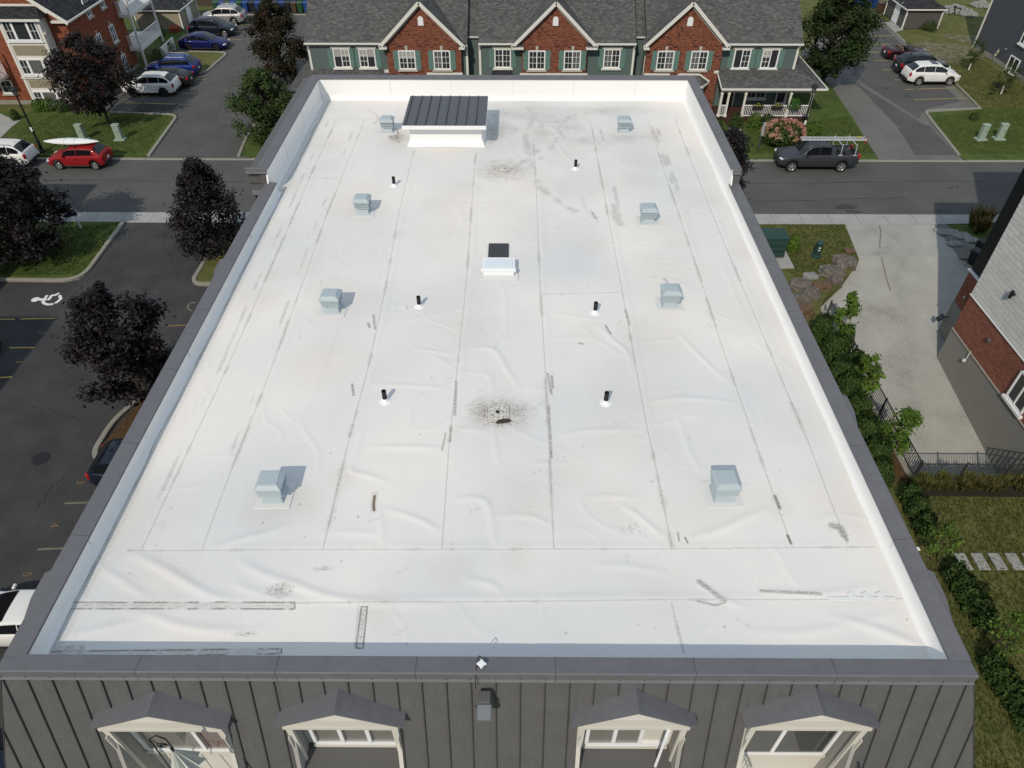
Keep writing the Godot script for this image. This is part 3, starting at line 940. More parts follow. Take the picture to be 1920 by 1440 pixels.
	smear(dirt_dark_g, V([835, 812, 832, 828, 828, 845]), 0.03, 0.5, 0.6)
	# wrinkles
	for w in [[0.11, 0.045, 245, 1037, 300, 1063, 350, 1092, 400, 1118, 450, 1126], [0.1, 0.04, 445, 1049, 490, 1075, 550, 1095, 610, 1117, 680, 1127, 760, 1130, 830, 1131], [0.09, 0.03, 395, 1030, 450, 1012, 500, 1000, 540, 985], [0.08, 0.03, 680, 800, 668, 850, 656, 880, 690, 892, 728, 904], [0.07, 0.022, 712, 950, 715, 990, 716, 1035], [0.08, 0.028, 722, 956, 780, 972, 826, 997], [0.08, 0.028, 842, 937, 900, 935, 918, 955, 925, 1000, 932, 1032], [0.07, 0.022, 925, 970, 990, 968, 1034, 984], [0.09, 0.034, 1285, 1009, 1330, 1000, 1380, 980, 1440, 953], [0.08, 0.028, 1160, 943, 1200, 970, 1245, 1008], [0.07, 0.024, 1095, 932, 1150, 931, 1195, 934], [0.09, 0.032, 880, 654, 925, 655, 948, 690, 968, 722], [0.07, 0.02, 775, 653, 850, 664], [0.08, 0.03, 1120, 608, 1150, 638, 1176, 662, 1184, 700], [0.08, 0.03, 1268, 620, 1300, 655, 1340, 695, 1358, 712], [0.08, 0.025, 1212, 756, 1270, 747, 1330, 750, 1378, 756], [0.08, 0.025, 1268, 770, 1290, 840, 1312, 885], [0.07, 0.02, 690, 722, 760, 723, 842, 728], [0.08, 0.026, 690, 838, 760, 838, 832, 841], [0.1, 0.034, 235, 1146, 290, 1156, 340, 1174, 430, 1184, 500, 1180], [0.09, 0.03, 125, 1192, 190, 1180, 260, 1162], [0.11, 0.042, 1560, 1160, 1620, 1172, 1690, 1198, 1750, 1218], [0.09, 0.024, 1400, 1182, 1500, 1187, 1600, 1168, 1680, 1150], [0.09, 0.026, 1310, 1092, 1350, 1120, 1400, 1140], [0.09, 0.03, 1410, 1106, 1500, 1114, 1560, 1113, 1640, 1098], [0.07, 0.02, 725, 480, 722, 540, 735, 572, 770, 580], [0.07, 0.02, 930, 525, 945, 545, 948, 600, 946, 660], [0.07, 0.022, 1040, 262, 1055, 285, 1075, 305], [0.07, 0.02, 940, 240, 980, 252, 1000, 262], [0.07, 0.02, 1000, 225, 1040, 245, 1060, 262], [0.07, 0.022, 1040, 820, 1100, 808, 1200, 806], [0.07, 0.02, 880, 700, 918, 705, 920, 745], [0.07, 0.022, 925, 800, 930, 850, 935, 870], [0.07, 0.02, 850, 805, 910, 806], [0.07, 0.02, 600, 1000, 660, 998, 720, 1003], [0.09, 0.026, 180, 1060, 230, 1090, 280, 1125], [0.09, 0.024, 440, 1092, 475, 1110, 520, 1118], [0.07, 0.02, 1110, 1060, 1180, 1062, 1250, 1075], [0.08, 0.022, 1350, 470, 1380, 560, 1420, 640], [0.07, 0.02, 640, 590, 600, 700, 560, 800], [0.07, 0.02, 1000, 870, 1060, 868], [0.08, 0.022, 870, 1085, 920, 1095, 945, 1118]]:
		ridge(V(w.slice(2)), w[0] * 0.85, w[1] * 0.78)
	# sheet laps: a low step beside each seam
	for i in seams.size():
		var sh := []
		for p in seams[i]:
			sh.append(p + Vector2(7, 0))
		ridge(sh, 0.09, 0.014)
	ridge(V([240, 1027, 640, 1025, 1200, 1024, 1640, 1021]), 0.07, 0.01)
	ridge(V([120, 1127, 550, 1124, 1000, 1121, 1260, 1119, 1700, 1116]), 0.08, 0.015)
	# compose the colour picture
	var mott := seamless(512, 0.006, 79, 4)
	var out := PackedByteArray()
	out.resize(TW * TH * 3)
	var k3 := 0
	for j in TH:
		for i in TW:
			var at := j * TW + i
			var mo := mott[((j * 512 / TH) & 511) * 512 + ((i * 400 / TW) & 511)]
			var gr := grain[((j * 3) & 511) * 512 + ((i * 3) & 511)]
			var dw := dirt_w[at]
			var base := 215.0 + (mo - 128) * 0.07 + (gr - 128) * 0.035 - dw * 0.055
			var warm := 2.5 + (mo - 128) * 0.025 + dw * 0.02
			var g := dirt_dark_g[at] / 255.0
			var bb := dirt_b[at] / 255.0
			var r := lerpf(lerpf(base + warm, 92.0, g), 88.0, bb)
			var gg := lerpf(lerpf(base - 0.3, 90.0, g), 72.0, bb)
			var bl := lerpf(lerpf(base - 1.2 - warm, 84.0, g), 56.0, bb)
			out[k3] = clampi(int(r), 0, 255)
			out[k3 + 1] = clampi(int(gg), 0, 255)
			out[k3 + 2] = clampi(int(bl), 0, 255)
			k3 += 3
	var m := StandardMaterial3D.new()
	m.albedo_texture = ImageTexture.create_from_image(Image.create_from_data(TW, TH, false, Image.FORMAT_RGB8, out))
	m.roughness = 0.6
	m.metallic_specular = 0.3
	M["membrane"] = m
	# the sheet itself, a height field with its wrinkles
	var fn := FastNoiseLite.new()
	fn.seed = 4
	fn.frequency = 0.35
	var vs := PackedVector3Array()
	var ns := PackedVector3Array()
	var uvs := PackedVector2Array()
	var ix := PackedInt32Array()
	var sx := RW / HX
	var sz := RD / HZ
	for j in HZ + 1:
		for i in HX + 1:
			var x := RX0 + i * sx
			var z := RZ0 + j * sz
			var h := hgt[j * (HX + 1) + i] + fn.get_noise_2d(x, z) * 0.012
			hgt[j * (HX + 1) + i] = h
			vs.append(Vector3(x, RY + h, z) - offs[b])
			uvs.append(Vector2(float(i) / HX, float(j) / HZ))
	for j in HZ + 1:
		for i in HX + 1:
			var dx := (hgt[j * (HX + 1) + mini(i + 1, HX)] - hgt[j * (HX + 1) + maxi(i - 1, 0)]) / (2.0 * sx)
			var dz := (hgt[mini(j + 1, HZ) * (HX + 1) + i] - hgt[maxi(j - 1, 0) * (HX + 1) + i]) / (2.0 * sz)
			ns.append(Vector3(-dx, 1, -dz).normalized())
	for j in HZ:
		for i in HX:
			var qx := RX0 + i * sx
			var qz := RZ0 + j * sz
			if qx < (-8.3 if qz > ZS else -8.5) or qx > 7.35 or qz < -30.98 or qz > -5.55:
				continue
			var q := j * (HX + 1) + i
			ix.append_array([q, q + 1, q + HX + 2, q, q + HX + 2, q + HX + 1])
	var a := []
	a.resize(Mesh.ARRAY_MAX)
	a[Mesh.ARRAY_VERTEX] = vs
	a[Mesh.ARRAY_NORMAL] = ns
	a[Mesh.ARRAY_TEX_UV] = uvs
	a[Mesh.ARRAY_INDEX] = ix
	var am := ArrayMesh.new()
	am.add_surface_from_arrays(Mesh.PRIMITIVE_TRIANGLES, a)
	var o := MeshInstance3D.new()
	o.name = "roof_membrane"
	o.mesh = am
	o.material_override = m
	b.add_child(o, true)

# metal coping from a to b; inside is the side that faces the roof
func coping(b: Node3D, p0: Vector3, p1: Vector3, outward: Vector3, w: float, drop := 0.16) -> void:
	var d := (p1 - p0).normalized()
	var len := p0.distance_to(p1)
	var n := maxi(1, int(round(len / 2.44)))
	for i in n:
		var a := p0 + d * (len * i / n + 0.004)
		var e := p0 + d * (len * (i + 1) / n - 0.004)
		var mb := MB.new()
		a -= outward * 0.035
		e -= outward * 0.035
		var o := outward * (w + 0.035)
		var up := Vector3(0, 0.035, 0)
		mb.face([a, e, e + o + up, a + o + up], Vector3.UP)
		var lip := outward * 0.02
		mb.face([a + o + up, e + o + up, e + o + lip + up * 0.6, a + o + lip + up * 0.6], Vector3.UP + outward)
		mb.face([a + o + lip + up * 0.6, e + o + lip + up * 0.6, e + o + lip - Vector3(0, drop, 0), a + o + lip - Vector3(0, drop, 0)], outward)
		var kk := outward * 0.035
		mb.face([a + o + lip - Vector3(0, drop, 0), e + o + lip - Vector3(0, drop, 0), e + o + lip + kk - Vector3(0, drop + 0.03, 0), a + o + lip + kk - Vector3(0, drop + 0.03, 0)], outward + Vector3.UP)
		mb.face([a + o + lip + kk - Vector3(0, drop + 0.03, 0), e + o + lip + kk - Vector3(0, drop + 0.03, 0), e + o - Vector3(0, drop + 0.09, 0), a + o - Vector3(0, drop + 0.09, 0)], outward)
		mb.face([a, e, e - Vector3(0, 0.05, 0), a - Vector3(0, 0.05, 0)], -outward)
		var prof := [a, a + o + up, a + o + lip + up * 0.6, a + o + lip - Vector3(0, drop, 0), a + o - Vector3(0, drop, 0), a - Vector3(0, 0.05, 0)]
		mb.face(prof, -d)
		var prof2 := []
		for q in prof:
			prof2.append(q + (e - a))
		mb.face(prof2, d)
		part(b, "coping", mb, M.roof_dark_metal)
		if i > 0:
			var cv := MB.new()
			var js := d * 0.006
			var pj := p0 + d * (len * i / n) - outward * 0.035
			cv.face([pj - js + up * 0.1, pj + js + up * 0.1, pj + js + o + up * 0.95, pj - js + o + up * 0.95], Vector3.UP)
			part(b, "coping_joint", cv, M.seam_dark)

const MK := 0.28
const MS := 0.3
const MY0 := 11.5
const MZ0 := -5.36
func mz(y: float) -> float:
	return MZ0 + (MY0 - y) * MK
func mansard_hit(u: float, w: float) -> Vector3:
	var d := ray(u, w)
	var t := (MZ0 + (MY0 - CAMH) * MK) / (d.z + d.y * MK)
	return d * t + Vector3(0, CAMH, 0)

func build_main_building() -> void:
	var base := Vector3(-0.45, 0, -18)
	var b := thing("white_roof_building", "large flat-roofed building with white membrane roof and dark grey metal edging", "building", base)
	build_roof_sheet(b)
	# walls below the roof
	for w in [[Vector3(-8.55, 0, -31.25), Vector3(-8.3, RY - 0.05, -5.4)], [Vector3(7.36, 0, -31.25), Vector3(7.6, RY - 0.05, -5.4)], [Vector3(-8.54, 0, -5.4), Vector3(-8.3, 7.25, -4.16)], [Vector3(7.36, 0, -5.4), Vector3(7.59, 7.25, -4.16)], [Vector3(-8.3, 0, -31.25), Vector3(7.36, RY - 0.05, -31.0)], [Vector3(-9.7, 0, -4.4), Vector3(8.8, 7.25, -4.165)]]:
		var mb := MB.new()
		mb.bb(w[0], w[1])
		part(b, "wall", mb, M.mansard_metal)
	# parapet cores with their white flashing: low along the sides, tall at the far end
	var segs := [[Vector3(XL, 0, ZS), Vector3(XL, 0, ZN), Vector3(-1, 0, 0), CY], [Vector3(XR, 0, ZS), Vector3(XR, 0, ZN), Vector3(1, 0, 0), CY], [Vector3(XL, 0, ZN), Vector3(XR, 0, ZN), Vector3(0, 0, 1), CY], [Vector3(XL - 0.2, 0, ZF), Vector3(XL - 0.2, 0, ZS), Vector3(-1, 0, 0), TY], [Vector3(XR, 0, ZF), Vector3(XR, 0, ZS), Vector3(1, 0, 0), TY], [Vector3(XL - 0.2, 0, ZF), Vector3(XR, 0, ZF), Vector3(0, 0, -1), TY]]
	for s in segs:
		var a: Vector3 = s[0]
		var e: Vector3 = s[1]
		var o: Vector3 = s[2]
		var top: float = s[3]
		var mb := MB.new()
		var core := MB.new()
		core.prism([a + Vector3(0, RY - 0.3, 0) + o * 0.02, e + Vector3(0, RY - 0.3, 0) + o * 0.02, e + Vector3(0, RY - 0.3, 0) + o * 0.26, a + Vector3(0, RY - 0.3, 0) + o * 0.26], Vector3(0, top - RY + 0.28, 0))
		part(b, "parapet", core, M.mansard_metal)
		# flashing: a gently uneven sheet that curves into the roof
		var n := maxi(4, int(a.distance_to(e) / 0.25))
		var rows := []
		var fz := FastNoiseLite.new()
		fz.seed = 9
		fz.frequency = 0.6
		for i in n + 1:
			var p := a.lerp(e, float(i) / n)
			var row := []
			for q in [[0.16, -0.02], [0.07, 0.02], [0.015, 0.075], [0.0, 0.2], [0.0, 0.3], [0.0, 1.0]]:
				var y: float = RY + q[1] if q[1] < 0.31 else top - 0.006
				var wob := fz.get_noise_2d(p.x * 1.3 + p.z * 1.3, y * 2.0) * (0.02 if q[1] > 0.1 and q[1] < 0.9 else 0.004)
				row.append(p - o * (q[0] + wob) + Vector3(0, y, 0))
			rows.append(row)
		var flip := o.x < 0 or o.z > 0
		if o.z != 0:
			flip = o.z > 0
		mb.grid(rows, flip)
		part(b, "parapet_flashing", mb, M.membrane_clean)
		# upright laps in the flashing
		var nl := int(a.distance_to(e) / 2.6)
		for i in range(1, nl):
			var p2 := a.lerp(e, (i + 0.15) / nl)
			var lm := MB.new()
			lm.box(p2 + Vector3(0, (RY + top) * 0.5 + 0.06, 0) - o * 0.006, (Vector3(0.05, 0, 0.05) - o.abs() * 0.042) + Vector3(0, top - RY - 0.14, 0))
			part(b, "flashing_lap", lm, flat("lap_grey", lin(.73, .735, .725), 0.6))
	# end faces of the tall parapet where it steps down
	for s in [-1, 1]:
		var x0 := XL if s < 0 else XR
		var mb := MB.new()
		var xi := x0 - (0.2 if s < 0 else 0.0)
		mb.prism([Vector3(xi, RY - 0.02, ZS), Vector3(xi + s * 0.3, RY - 0.02, ZS), Vector3(xi + s * 0.3, TY - 0.02, ZS), Vector3(xi, TY - 0.02, ZS)], Vector3(0, 0, 0.05))
		part(b, "parapet_end", mb, M.mansard_metal)
		var cv := MB.new()
		cv.prism([Vector3(xi - s * 0.012, RY - 0.02, ZS), Vector3(xi - s * 0.012, TY - 0.01, ZS), Vector3(xi - s * 0.012, TY - 0.01, ZS + 0.02), Vector3(xi - s * 0.012, RY + 0.5, ZS + 0.16), Vector3(xi - s * 0.012, RY - 0.02, ZS + 0.3)], Vector3(s * 0.05, 0, 0))
		part(b, "flashing_return", cv, M.membrane_clean)
	# coping
	coping(b, Vector3(XL, CY, ZS + 0.05), Vector3(XL, CY, ZN), Vector3(-1, 0, 0), 0.3)
	coping(b, Vector3(XR, CY, ZS + 0.05), Vector3(XR, CY, ZN), Vector3(1, 0, 0), 0.29)
	coping(b, Vector3(XL - 0.32, CY + 0.003, ZN), Vector3(XR + 0.3, CY + 0.003, ZN), Vector3(0, 0, 1), 0.26)
	coping(b, Vector3(XL - 0.2, TY, ZF), Vector3(XL - 0.2, TY, ZS - 0.02), Vector3(-1, 0, 0), 0.32)
	coping(b, Vector3(XR, TY, ZF), Vector3(XR, TY, ZS - 0.02), Vector3(1, 0, 0), 0.29)
	coping(b, Vector3(XL - 0.52, TY + 0.003, ZF), Vector3(XR + 0.3, TY + 0.003, ZF), Vector3(0, 0, -1), 0.3)
	coping(b, Vector3(XL - 0.9, TY + 0.002, ZS - 0.02), Vector3(XL - 0.2, TY + 0.002, ZS - 0.02), Vector3(0, 0, 1), 0.12, 0.1)
	coping(b, Vector3(XR, TY + 0.002, ZS - 0.02), Vector3(XR + 0.3, TY + 0.002, ZS - 0.02), Vector3(0, 0, 1), 0.1, 0.1)
	# side block of the step on the left with its rain box and pipe
	var sb := MB.new()
	sb.bb(Vector3(-9.08, RY - 1.6, -31.2), Vector3(-8.56, TY - 0.12, ZS))
	part(b, "side_block", sb, M.mansard_metal)
	for y in [RY + 0.35, RY + 0.62]:
		var gb := MB.new()
		gb.bb(Vector3(-9.1, y, ZS), Vector3(-8.45, y + 0.02, ZS + 0.025))
		part(b, "panel_groove", gb, M.seam_dark)
	var gt := MB.new()
	gt.bb(Vector3(-9.05, RY - 0.02, ZS + 0.01), Vector3(-8.52, RY + 0.1, ZS + 0.15))
	part(b, "gutter", gt, flat("zinc", lin(.32, .33, .34), 0.3, 0.5))
	var ds := MB.new()
	ds.cyl(Vector3(-9.0, RY, ZS + 0.12), Vector3(-9.0, RY - 3, ZS + 0.12), 0.05, 0.05, 8)
	part(b, "downpipe", ds, M.mansard_metal)
	var wr := MB.new()
	wr.tube([Vector3(-8.55, RY + 0.02, ZS + 0.2), Vector3(-8.7, RY - 0.3, ZS + 0.5), Vector3(-8.75, RY - 0.35, ZS + 0.55)], 0.012, 0.012)
	wr.tube([Vector3(-8.8, RY + 0.02, ZS + 0.2), Vector3(-8.75, RY - 0.35, ZS + 0.55)], 0.012, 0.012)
	part(b, "cable", wr, M.black_pvc)
	# caps of the side pilasters
	for q in [[XR + 0.31, -11.6, 1], [XR + 0.31, -6.9, 1], [XL - 0.31, -6.8, -1], [XL - 0.31, -27.3 + 10.0, -1]]:
		var mb := MB.new()
		var sx: float = q[2]
		mb.prism([Vector3(q[0], CY - 0.3, q[1] - 0.5), Vector3(q[0] + sx * 0.13, CY - 0.3, q[1] - 0.42), Vector3(q[0] + sx * 0.13, CY - 0.3, q[1] + 0.1), Vector3(q[0], CY - 0.3, q[1] + 0.75)], Vector3(0, 0.27, 0))
		part(b, "pilaster_cap", mb, M.roof_dark_metal)
	build_mansard(b)

func build_mansard(b: Node3D) -> void:
	var dorm := []
	for q in [[292, 1294, 276, 1338, 170, 1365, 425, 1362], [633, 1291, 627, 1335, 517, 1362, 757, 1358], [1195, 1290, 1197, 1333, 1072, 1360, 1308, 1360], [1528, 1288, 1545, 1335, 1397, 1360, 1650, 1363]]:
		var back := mansard_hit(q[0], q[1])
		var front := G(q[2], q[3], back.y)
		var el := GZ(q[4], q[5], front.z)
		var er := GZ(q[6], q[7], front.z)
		var ye := (el.y + er.y) * 0.5
		var cx := (el.x + er.x) * 0.5
		dorm.append({"x": cx, "hw": (er.x - el.x) * 0.5, "yr": back.y, "ye": ye, "zf": front.z, "zb": back.z})
	var yb := 7.2
	var step := 0.41
	var xl := -8.5
	var xr := 7.58
	var nn := Vector3(0, MK, 1).normalized()
	var topy := func(x: float) -> float:
		if x < xl:
			return MY0 - (xl - x) / MS
		if x > xr:
			return MY0 - (x - xr) / MS
		return MY0
	var x := xl - step * 3.0
	while x < xr + 1.15:
		var x1 := x + step
		var cuts := [x, x1]
		for d in dorm:
			for e in [d.x - d.hw + 0.12, d.x + d.hw - 0.12]:
				if e > x + 0.01 and e < x1 - 0.01:
					cuts.append(e)
		for e in [xl, xr]:
			if e > x + 0.01 and e < x1 - 0.01:
				cuts.append(e)
		cuts.sort()
		for k in cuts.size() - 1:
			var a: float = cuts[k]
			var e: float = cuts[k + 1]
			var low0 := yb
			var low1 := yb
			for d in dorm:
				if (a + e) * 0.5 > d.x - d.hw + 0.12 and (a + e) * 0.5 < d.x + d.hw - 0.12:
					low0 = lerpf(d.yr, d.ye, absf(a - d.x) / d.hw) - 0.05
					low1 = lerpf(d.yr, d.ye, absf(e - d.x) / d.hw) - 0.05
			var ta: float = topy.call(a)
			var te: float = topy.call(e)
			if ta <= low0 + 0.05 or te <= low1 + 0.05:
				continue
			var mb := MB.new()
			# slightly dished pan between its two upstands, no two quite alike
			var jx := rng.randf_range(0.001, 0.011)
			var t0 := Vector3(a, ta, mz(ta))
			var t1 := Vector3(e, te, mz(te))
			var b0 := Vector3(a, low0, mz(low0))
			var b1 := Vector3(e, low1, mz(low1))
			var tm := (t0 + t1) * 0.5 + nn * jx
			var bm := (b0 + b1) * 0.5 + nn * rng.randf_range(0.001, 0.011)
			var cm := (tm + bm) * 0.5 + nn * rng.randf_range(-0.004, 0.006)
			mb.quad((b0 + t0) * 0.5, t0, tm, cm)
			mb.quad(b0, (b0 + t0) * 0.5, cm, bm)
			mb.quad(cm, tm, t1, (t1 + b1) * 0.5)
			mb.quad(bm, cm, (t1 + b1) * 0.5, b1)
			part(b, "roof_panel", mb, M.mansard_metal)
		var lowr := yb
		for d in dorm:
			if x > d.x - d.hw + 0.12 and x < d.x + d.hw - 0.12:
				lowr = lerpf(d.yr, d.ye, absf(x - d.x) / d.hw) - 0.05
		var tx: float = topy.call(x)
		if tx > lowr + 0.05:
			var rb := MB.new()
			var p0 := Vector3(x, tx, mz(tx))
			var p1 := Vector3(x, lowr, mz(lowr))
			rb.prism([p0 - Vector3(0.008, 0, 0), p0 + Vector3(0.008, 0, 0), p0 + Vector3(0.008, 0, 0) + nn * 0.03, p0 - Vector3(0.008, 0, 0) + nn * 0.03], p1 - p0)
			part(b, "panel_seam", rb, M.seam_dark)
		x += step
	# hips and the sloping side faces
	for s in [-1, 1]:
		var xe := xl if s < 0 else xr
		var dxb := MS * (MY0 - yb)
		var t := Vector3(xe, MY0, mz(MY0))
		var bo := Vector3(xe + s * dxb, yb, mz(yb))
		var mb := MB.new()
		mb.face([t, bo, Vector3(bo.x, yb, -8.0), Vector3(xe, MY0, -8.0)], Vector3(s, 0.1, 0))
		part(b, "side_panel", mb, M.mansard_metal)
		var hip := MB.new()
		hip.cyl(t, bo, 0.014, 0.014, 6)
		part(b, "hip_seam", hip, M.seam_dark)
	for k in 4:
		var d: Dictionary = dorm[k]
		var deep := k == 0 or k == 3
		dormer(b, d, deep, k)

func dormer(b: Node3D, d: Dictionary, deep: bool, k: int) -> void:
	var cx: float = d.x
	var hw: float = d.hw
	var zf: float = d.zf
	var yr: float = d.yr
	var ye: float = d.ye
	var zw := -5.22
	# roof: two slopes folded from sheet metal, the back edge lies on the mansard
	var rm := MB.new()
	for s in [-1, 1]:
		var r0 := Vector3(cx, yr, d.zb - 0.02)
		var r1 := Vector3(cx, yr, zf + 0.03)
		var e0 := Vector3(cx + s * hw, ye, mz(ye) - 0.08)
		var e1 := Vector3(cx + s * hw, ye, zf + 0.03)
		var nn := Vector3(s * (yr - ye), hw, 0).normalized()
		rm.prism([r0 - nn * 0.05, r1 - nn * 0.05, e1 - nn * 0.05, e0 - nn * 0.05], nn * 0.05)
	var o := part(b, "dormer", rm, M.roof_dark_metal)
	var cap := MB.new()
	cap.prism([Vector3(cx - 0.1, yr - 0.05, d.zb), Vector3(cx + 0.1, yr - 0.05, d.zb), Vector3(cx, yr + 0.012, d.zb)], Vector3(0, 0, zf + 0.032 - d.zb))
	part(o, "ridge_cap", cap, M.roof_dark_metal)
	# gable front, two boards
	var g1 := MB.new()
	var yg := ye + (yr - ye) * 0.42
	var hg := hw * (1.0 - 0.42)
	g1.prism([Vector3(cx - hw + 0.05, ye - 0.06, zf), Vector3(cx + hw - 0.05, ye - 0.06, zf), Vector3(cx + hg, yg - 0.06, zf), Vector3(cx - hg, yg - 0.06, zf)], Vector3(0, 0, -0.08))
	part(o, "gable_board", g1, M.cream)
	var g2 := MB.new()
	g2.prism([Vector3(cx - hg, yg - 0.054, zf - 0.012), Vector3(cx + hg, yg - 0.054, zf - 0.012), Vector3(cx, yr - 0.06, zf - 0.012)], Vector3(0, 0, -0.07))
	part(o, "gable_board", g2, M.cream_pale)
	var hd := MB.new()
	hd.box(Vector3(cx, ye - 0.105, zf - 0.06), Vector3(hw * 2.0 - 0.22, 0.08, 0.16))
	part(o, "header", hd, M.cream)
	var inner := hw - 0.24
	for s in [-1, 1]:
		var pm := MB.new()
		pm.prism([Vector3(cx + s * (hw - 0.13), ye - 0.1, zf - 0.01), Vector3(cx + s * (hw - 0.24), ye - 0.1, zf - 0.01), Vector3(cx + s * (hw - 0.22), yb_of(deep), zf - 0.01), Vector3(cx + s * (hw - 0.15), yb_of(deep), zf - 0.01)], Vector3(0, 0, -0.06))
		part(o, "post", pm, M.cream)
		var ck := MB.new()
		var xk = cx + s * (hw - 0.2)
		ck.prism([Vector3(xk, 7.0, zw), Vector3(xk, 7.0, mz(7.0) + 0.02), Vector3(xk, ye - 0.1, minf(mz(ye - 0.1) + 0.02, zf - 0.08)), Vector3(xk, ye - 0.1, zw)], Vector3(s * 0.075, 0, 0))
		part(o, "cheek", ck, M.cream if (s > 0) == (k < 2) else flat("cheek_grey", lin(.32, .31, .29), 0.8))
		var ed := MB.new()
		ed.box(Vector3(cx + s * (hw - 0.145), 8.9, zf + 0.02), Vector3(0.02, 2.6, 0.05))
		part(o, "edge_trim", ed, M.cream)
	# back wall and window
	var wb := MB.new()
	wb.bb(Vector3(cx - hw + 0.2, 7.0, zw - 0.1), Vector3(cx + hw - 0.2, ye - 0.05, zw))
	part(o, "back_wall", wb, M.cream)
	var wy0 := 8.82 if deep else 9.2
	var wy1 := ye - 0.12
	var x0 := cx - inner + (0.02 if deep else 0.12)
	var x1 := cx + inner - 0.06
	var cols := [0.0, 0.62, 1.0] if k == 0 else ([0.0, 0.42, 1.0] if k == 3 else [0.0, 0.34, 0.67, 1.0])
	var fr := MB.new()
	fr.bb(Vector3(x0, wy0 - 0.07, zw), Vector3(x1, wy0, zw + 0.07))
	fr.bb(Vector3(x0, wy1, zw), Vector3(x1, wy1 + 0.06, zw + 0.07))
	for c in cols:
		var xx: float = lerpf(x0, x1, c)
		fr.bb(Vector3(xx - 0.035, wy0 - 0.002, zw), Vector3(xx + 0.035, wy1 + 0.002, zw + 0.072))
	part(o, "window_frame", fr, M.white_paint)
	var sl := MB.new()
	sl.bb(Vector3(x0 - 0.05, wy0 - 0.16, zw - 0.01), Vector3(x1 + 0.05, wy0 - 0.071, zw + 0.09))
	part(o, "window_sill", sl, M.cream)
	for c in cols.size() - 1:
		var a: float = lerpf(x0, x1, cols[c]) + 0.035
		var e: float = lerpf(x0, x1, cols[c + 1]) - 0.035
		var open := k == 2 and c == 2
		if not open:
			var cu := MB.new()
			var n := 12
			for q in n:
				var u0 := lerpf(a, e, float(q) / n)
				var u1 := lerpf(a, e, float(q + 1) / n)
				var hb := wy0 + (0.0 if (k == 0) else (wy1 - wy0) * 0.45)
				if k == 0 and c == 0 and q < 8:
					continue
				if k == 3:
					continue
				cu.quad(Vector3(u0, hb, zw + 0.014 + 0.008 * (q % 2)), Vector3(u0, wy1, zw + 0.014 + 0.008 * (q % 2)), Vector3(u1, wy1, zw + 0.014 + 0.008 * ((q + 1) % 2)), Vector3(u1, hb, zw + 0.014 + 0.008 * ((q + 1) % 2)))
			if cu.v.size() > 0:
				part(o, "curtain", cu, M.curtain_red if (k == 0 and c == 1) else M.curtain)
			var pn := MB.new()
			pn.box(Vector3((a + e) * 0.5, (wy0 + wy1) * 0.5, zw + 0.045), Vector3(e - a, wy1 - wy0, 0.006))
			part(o, "pane", pn, M.window_glass if cu.v.size() > 0 else M.room_dark_pane)
		else:
			# casement standing open over the balcony
			var hx := e
			var bs := Basis(Vector3.UP, deg_to_rad(62.0))
			var wv := e - a
			var sf := MB.new()
			for r in [[Vector3(-wv * 0.5, wy0 + 0.02, 0), Vector3(wv, 0.045, 0.045)], [Vector3(-wv * 0.5, wy1 - 0.02, 0), Vector3(wv, 0.045, 0.045)], [Vector3(-0.02, (wy0 + wy1) * 0.5, 0), Vector3(0.045, wy1 - wy0, 0.045)], [Vector3(-wv, (wy0 + wy1) * 0.5, 0), Vector3(0.045, wy1 - wy0, 0.045)]]:
				var cc: Vector3 = r[0]
				sf.box(Vector3(hx, 0, zw + 0.08) + bs * cc, r[1], bs)
			part(o, "open_casement", sf, M.white_paint)
			var pn2 := MB.new()
			pn2.box(Vector3(hx, 0, zw + 0.08) + bs * Vector3(-wv * 0.5, (wy0 + wy1) * 0.5, 0), Vector3(wv - 0.05, wy1 - wy0 - 0.05, 0.006), bs)
			part(o, "pane", pn2, M.window_glass)
	# balcony floor
	var fl := MB.new()
	var fy := 7.4 if deep else 9.02
	fl.bb(Vector3(cx - hw + 0.2, fy - 0.1, zw + 0.001), Vector3(cx + hw - 0.2, fy, -3.2))
	part(o, "balcony_floor", fl, flat("balcony_grey", lin(.11, .108, .105), 0.8) if not deep else M.cream)
	if deep:
		for s in [-1, 1]:
			var rl := MB.new()
			var xx = cx + s * (hw - 0.12)
			rl.cyl(Vector3(xx, 9.75, -4.45), Vector3(xx, 9.55, -3.4), 0.028, 0.028, 8)
			rl.cyl(Vector3(xx, 9.55, -4.4), Vector3(xx, 9.35, -3.4), 0.014, 0.014, 6)
			for q in 6:
				rl.cyl(Vector3(xx, 9.7 - q * 0.036, -4.4 + q * 0.2), Vector3(xx, 8.6, -4.4 + q * 0.2), 0.01, 0.01, 5)
			part(o, "balcony_rail", rl, M.black_metal)
func yb_of(deep: bool) -> float:
	return 7.6

# ---------------------------------------------------------------- things on the roof
func frustum(mb: MB, c: Vector3, w0: float, w1: float, y0: float, y1: float) -> void:
	var q := []
	for s in [[-1, -1], [1, -1], [1, 1], [-1, 1]]:
		q.append([c + Vector3(s[0] * w0 * 0.5, y0, s[1] * w0 * 0.5), c + Vector3(s[0] * w1 * 0.5, y1, s[1] * w1 * 0.5)])
	for i in 4:
		var j := (i + 1) % 4
		var mid: Vector3 = (q[i][0] + q[j][0]) * 0.5 - c
		mid.y = 0.0
		mb.face([q[i][0], q[j][0], q[j][1], q[i][1]], mid)
	mb.face([q[0][1], q[1][1], q[2][1], q[3][1]], Vector3.UP if y1 > y0 else Vector3.DOWN)

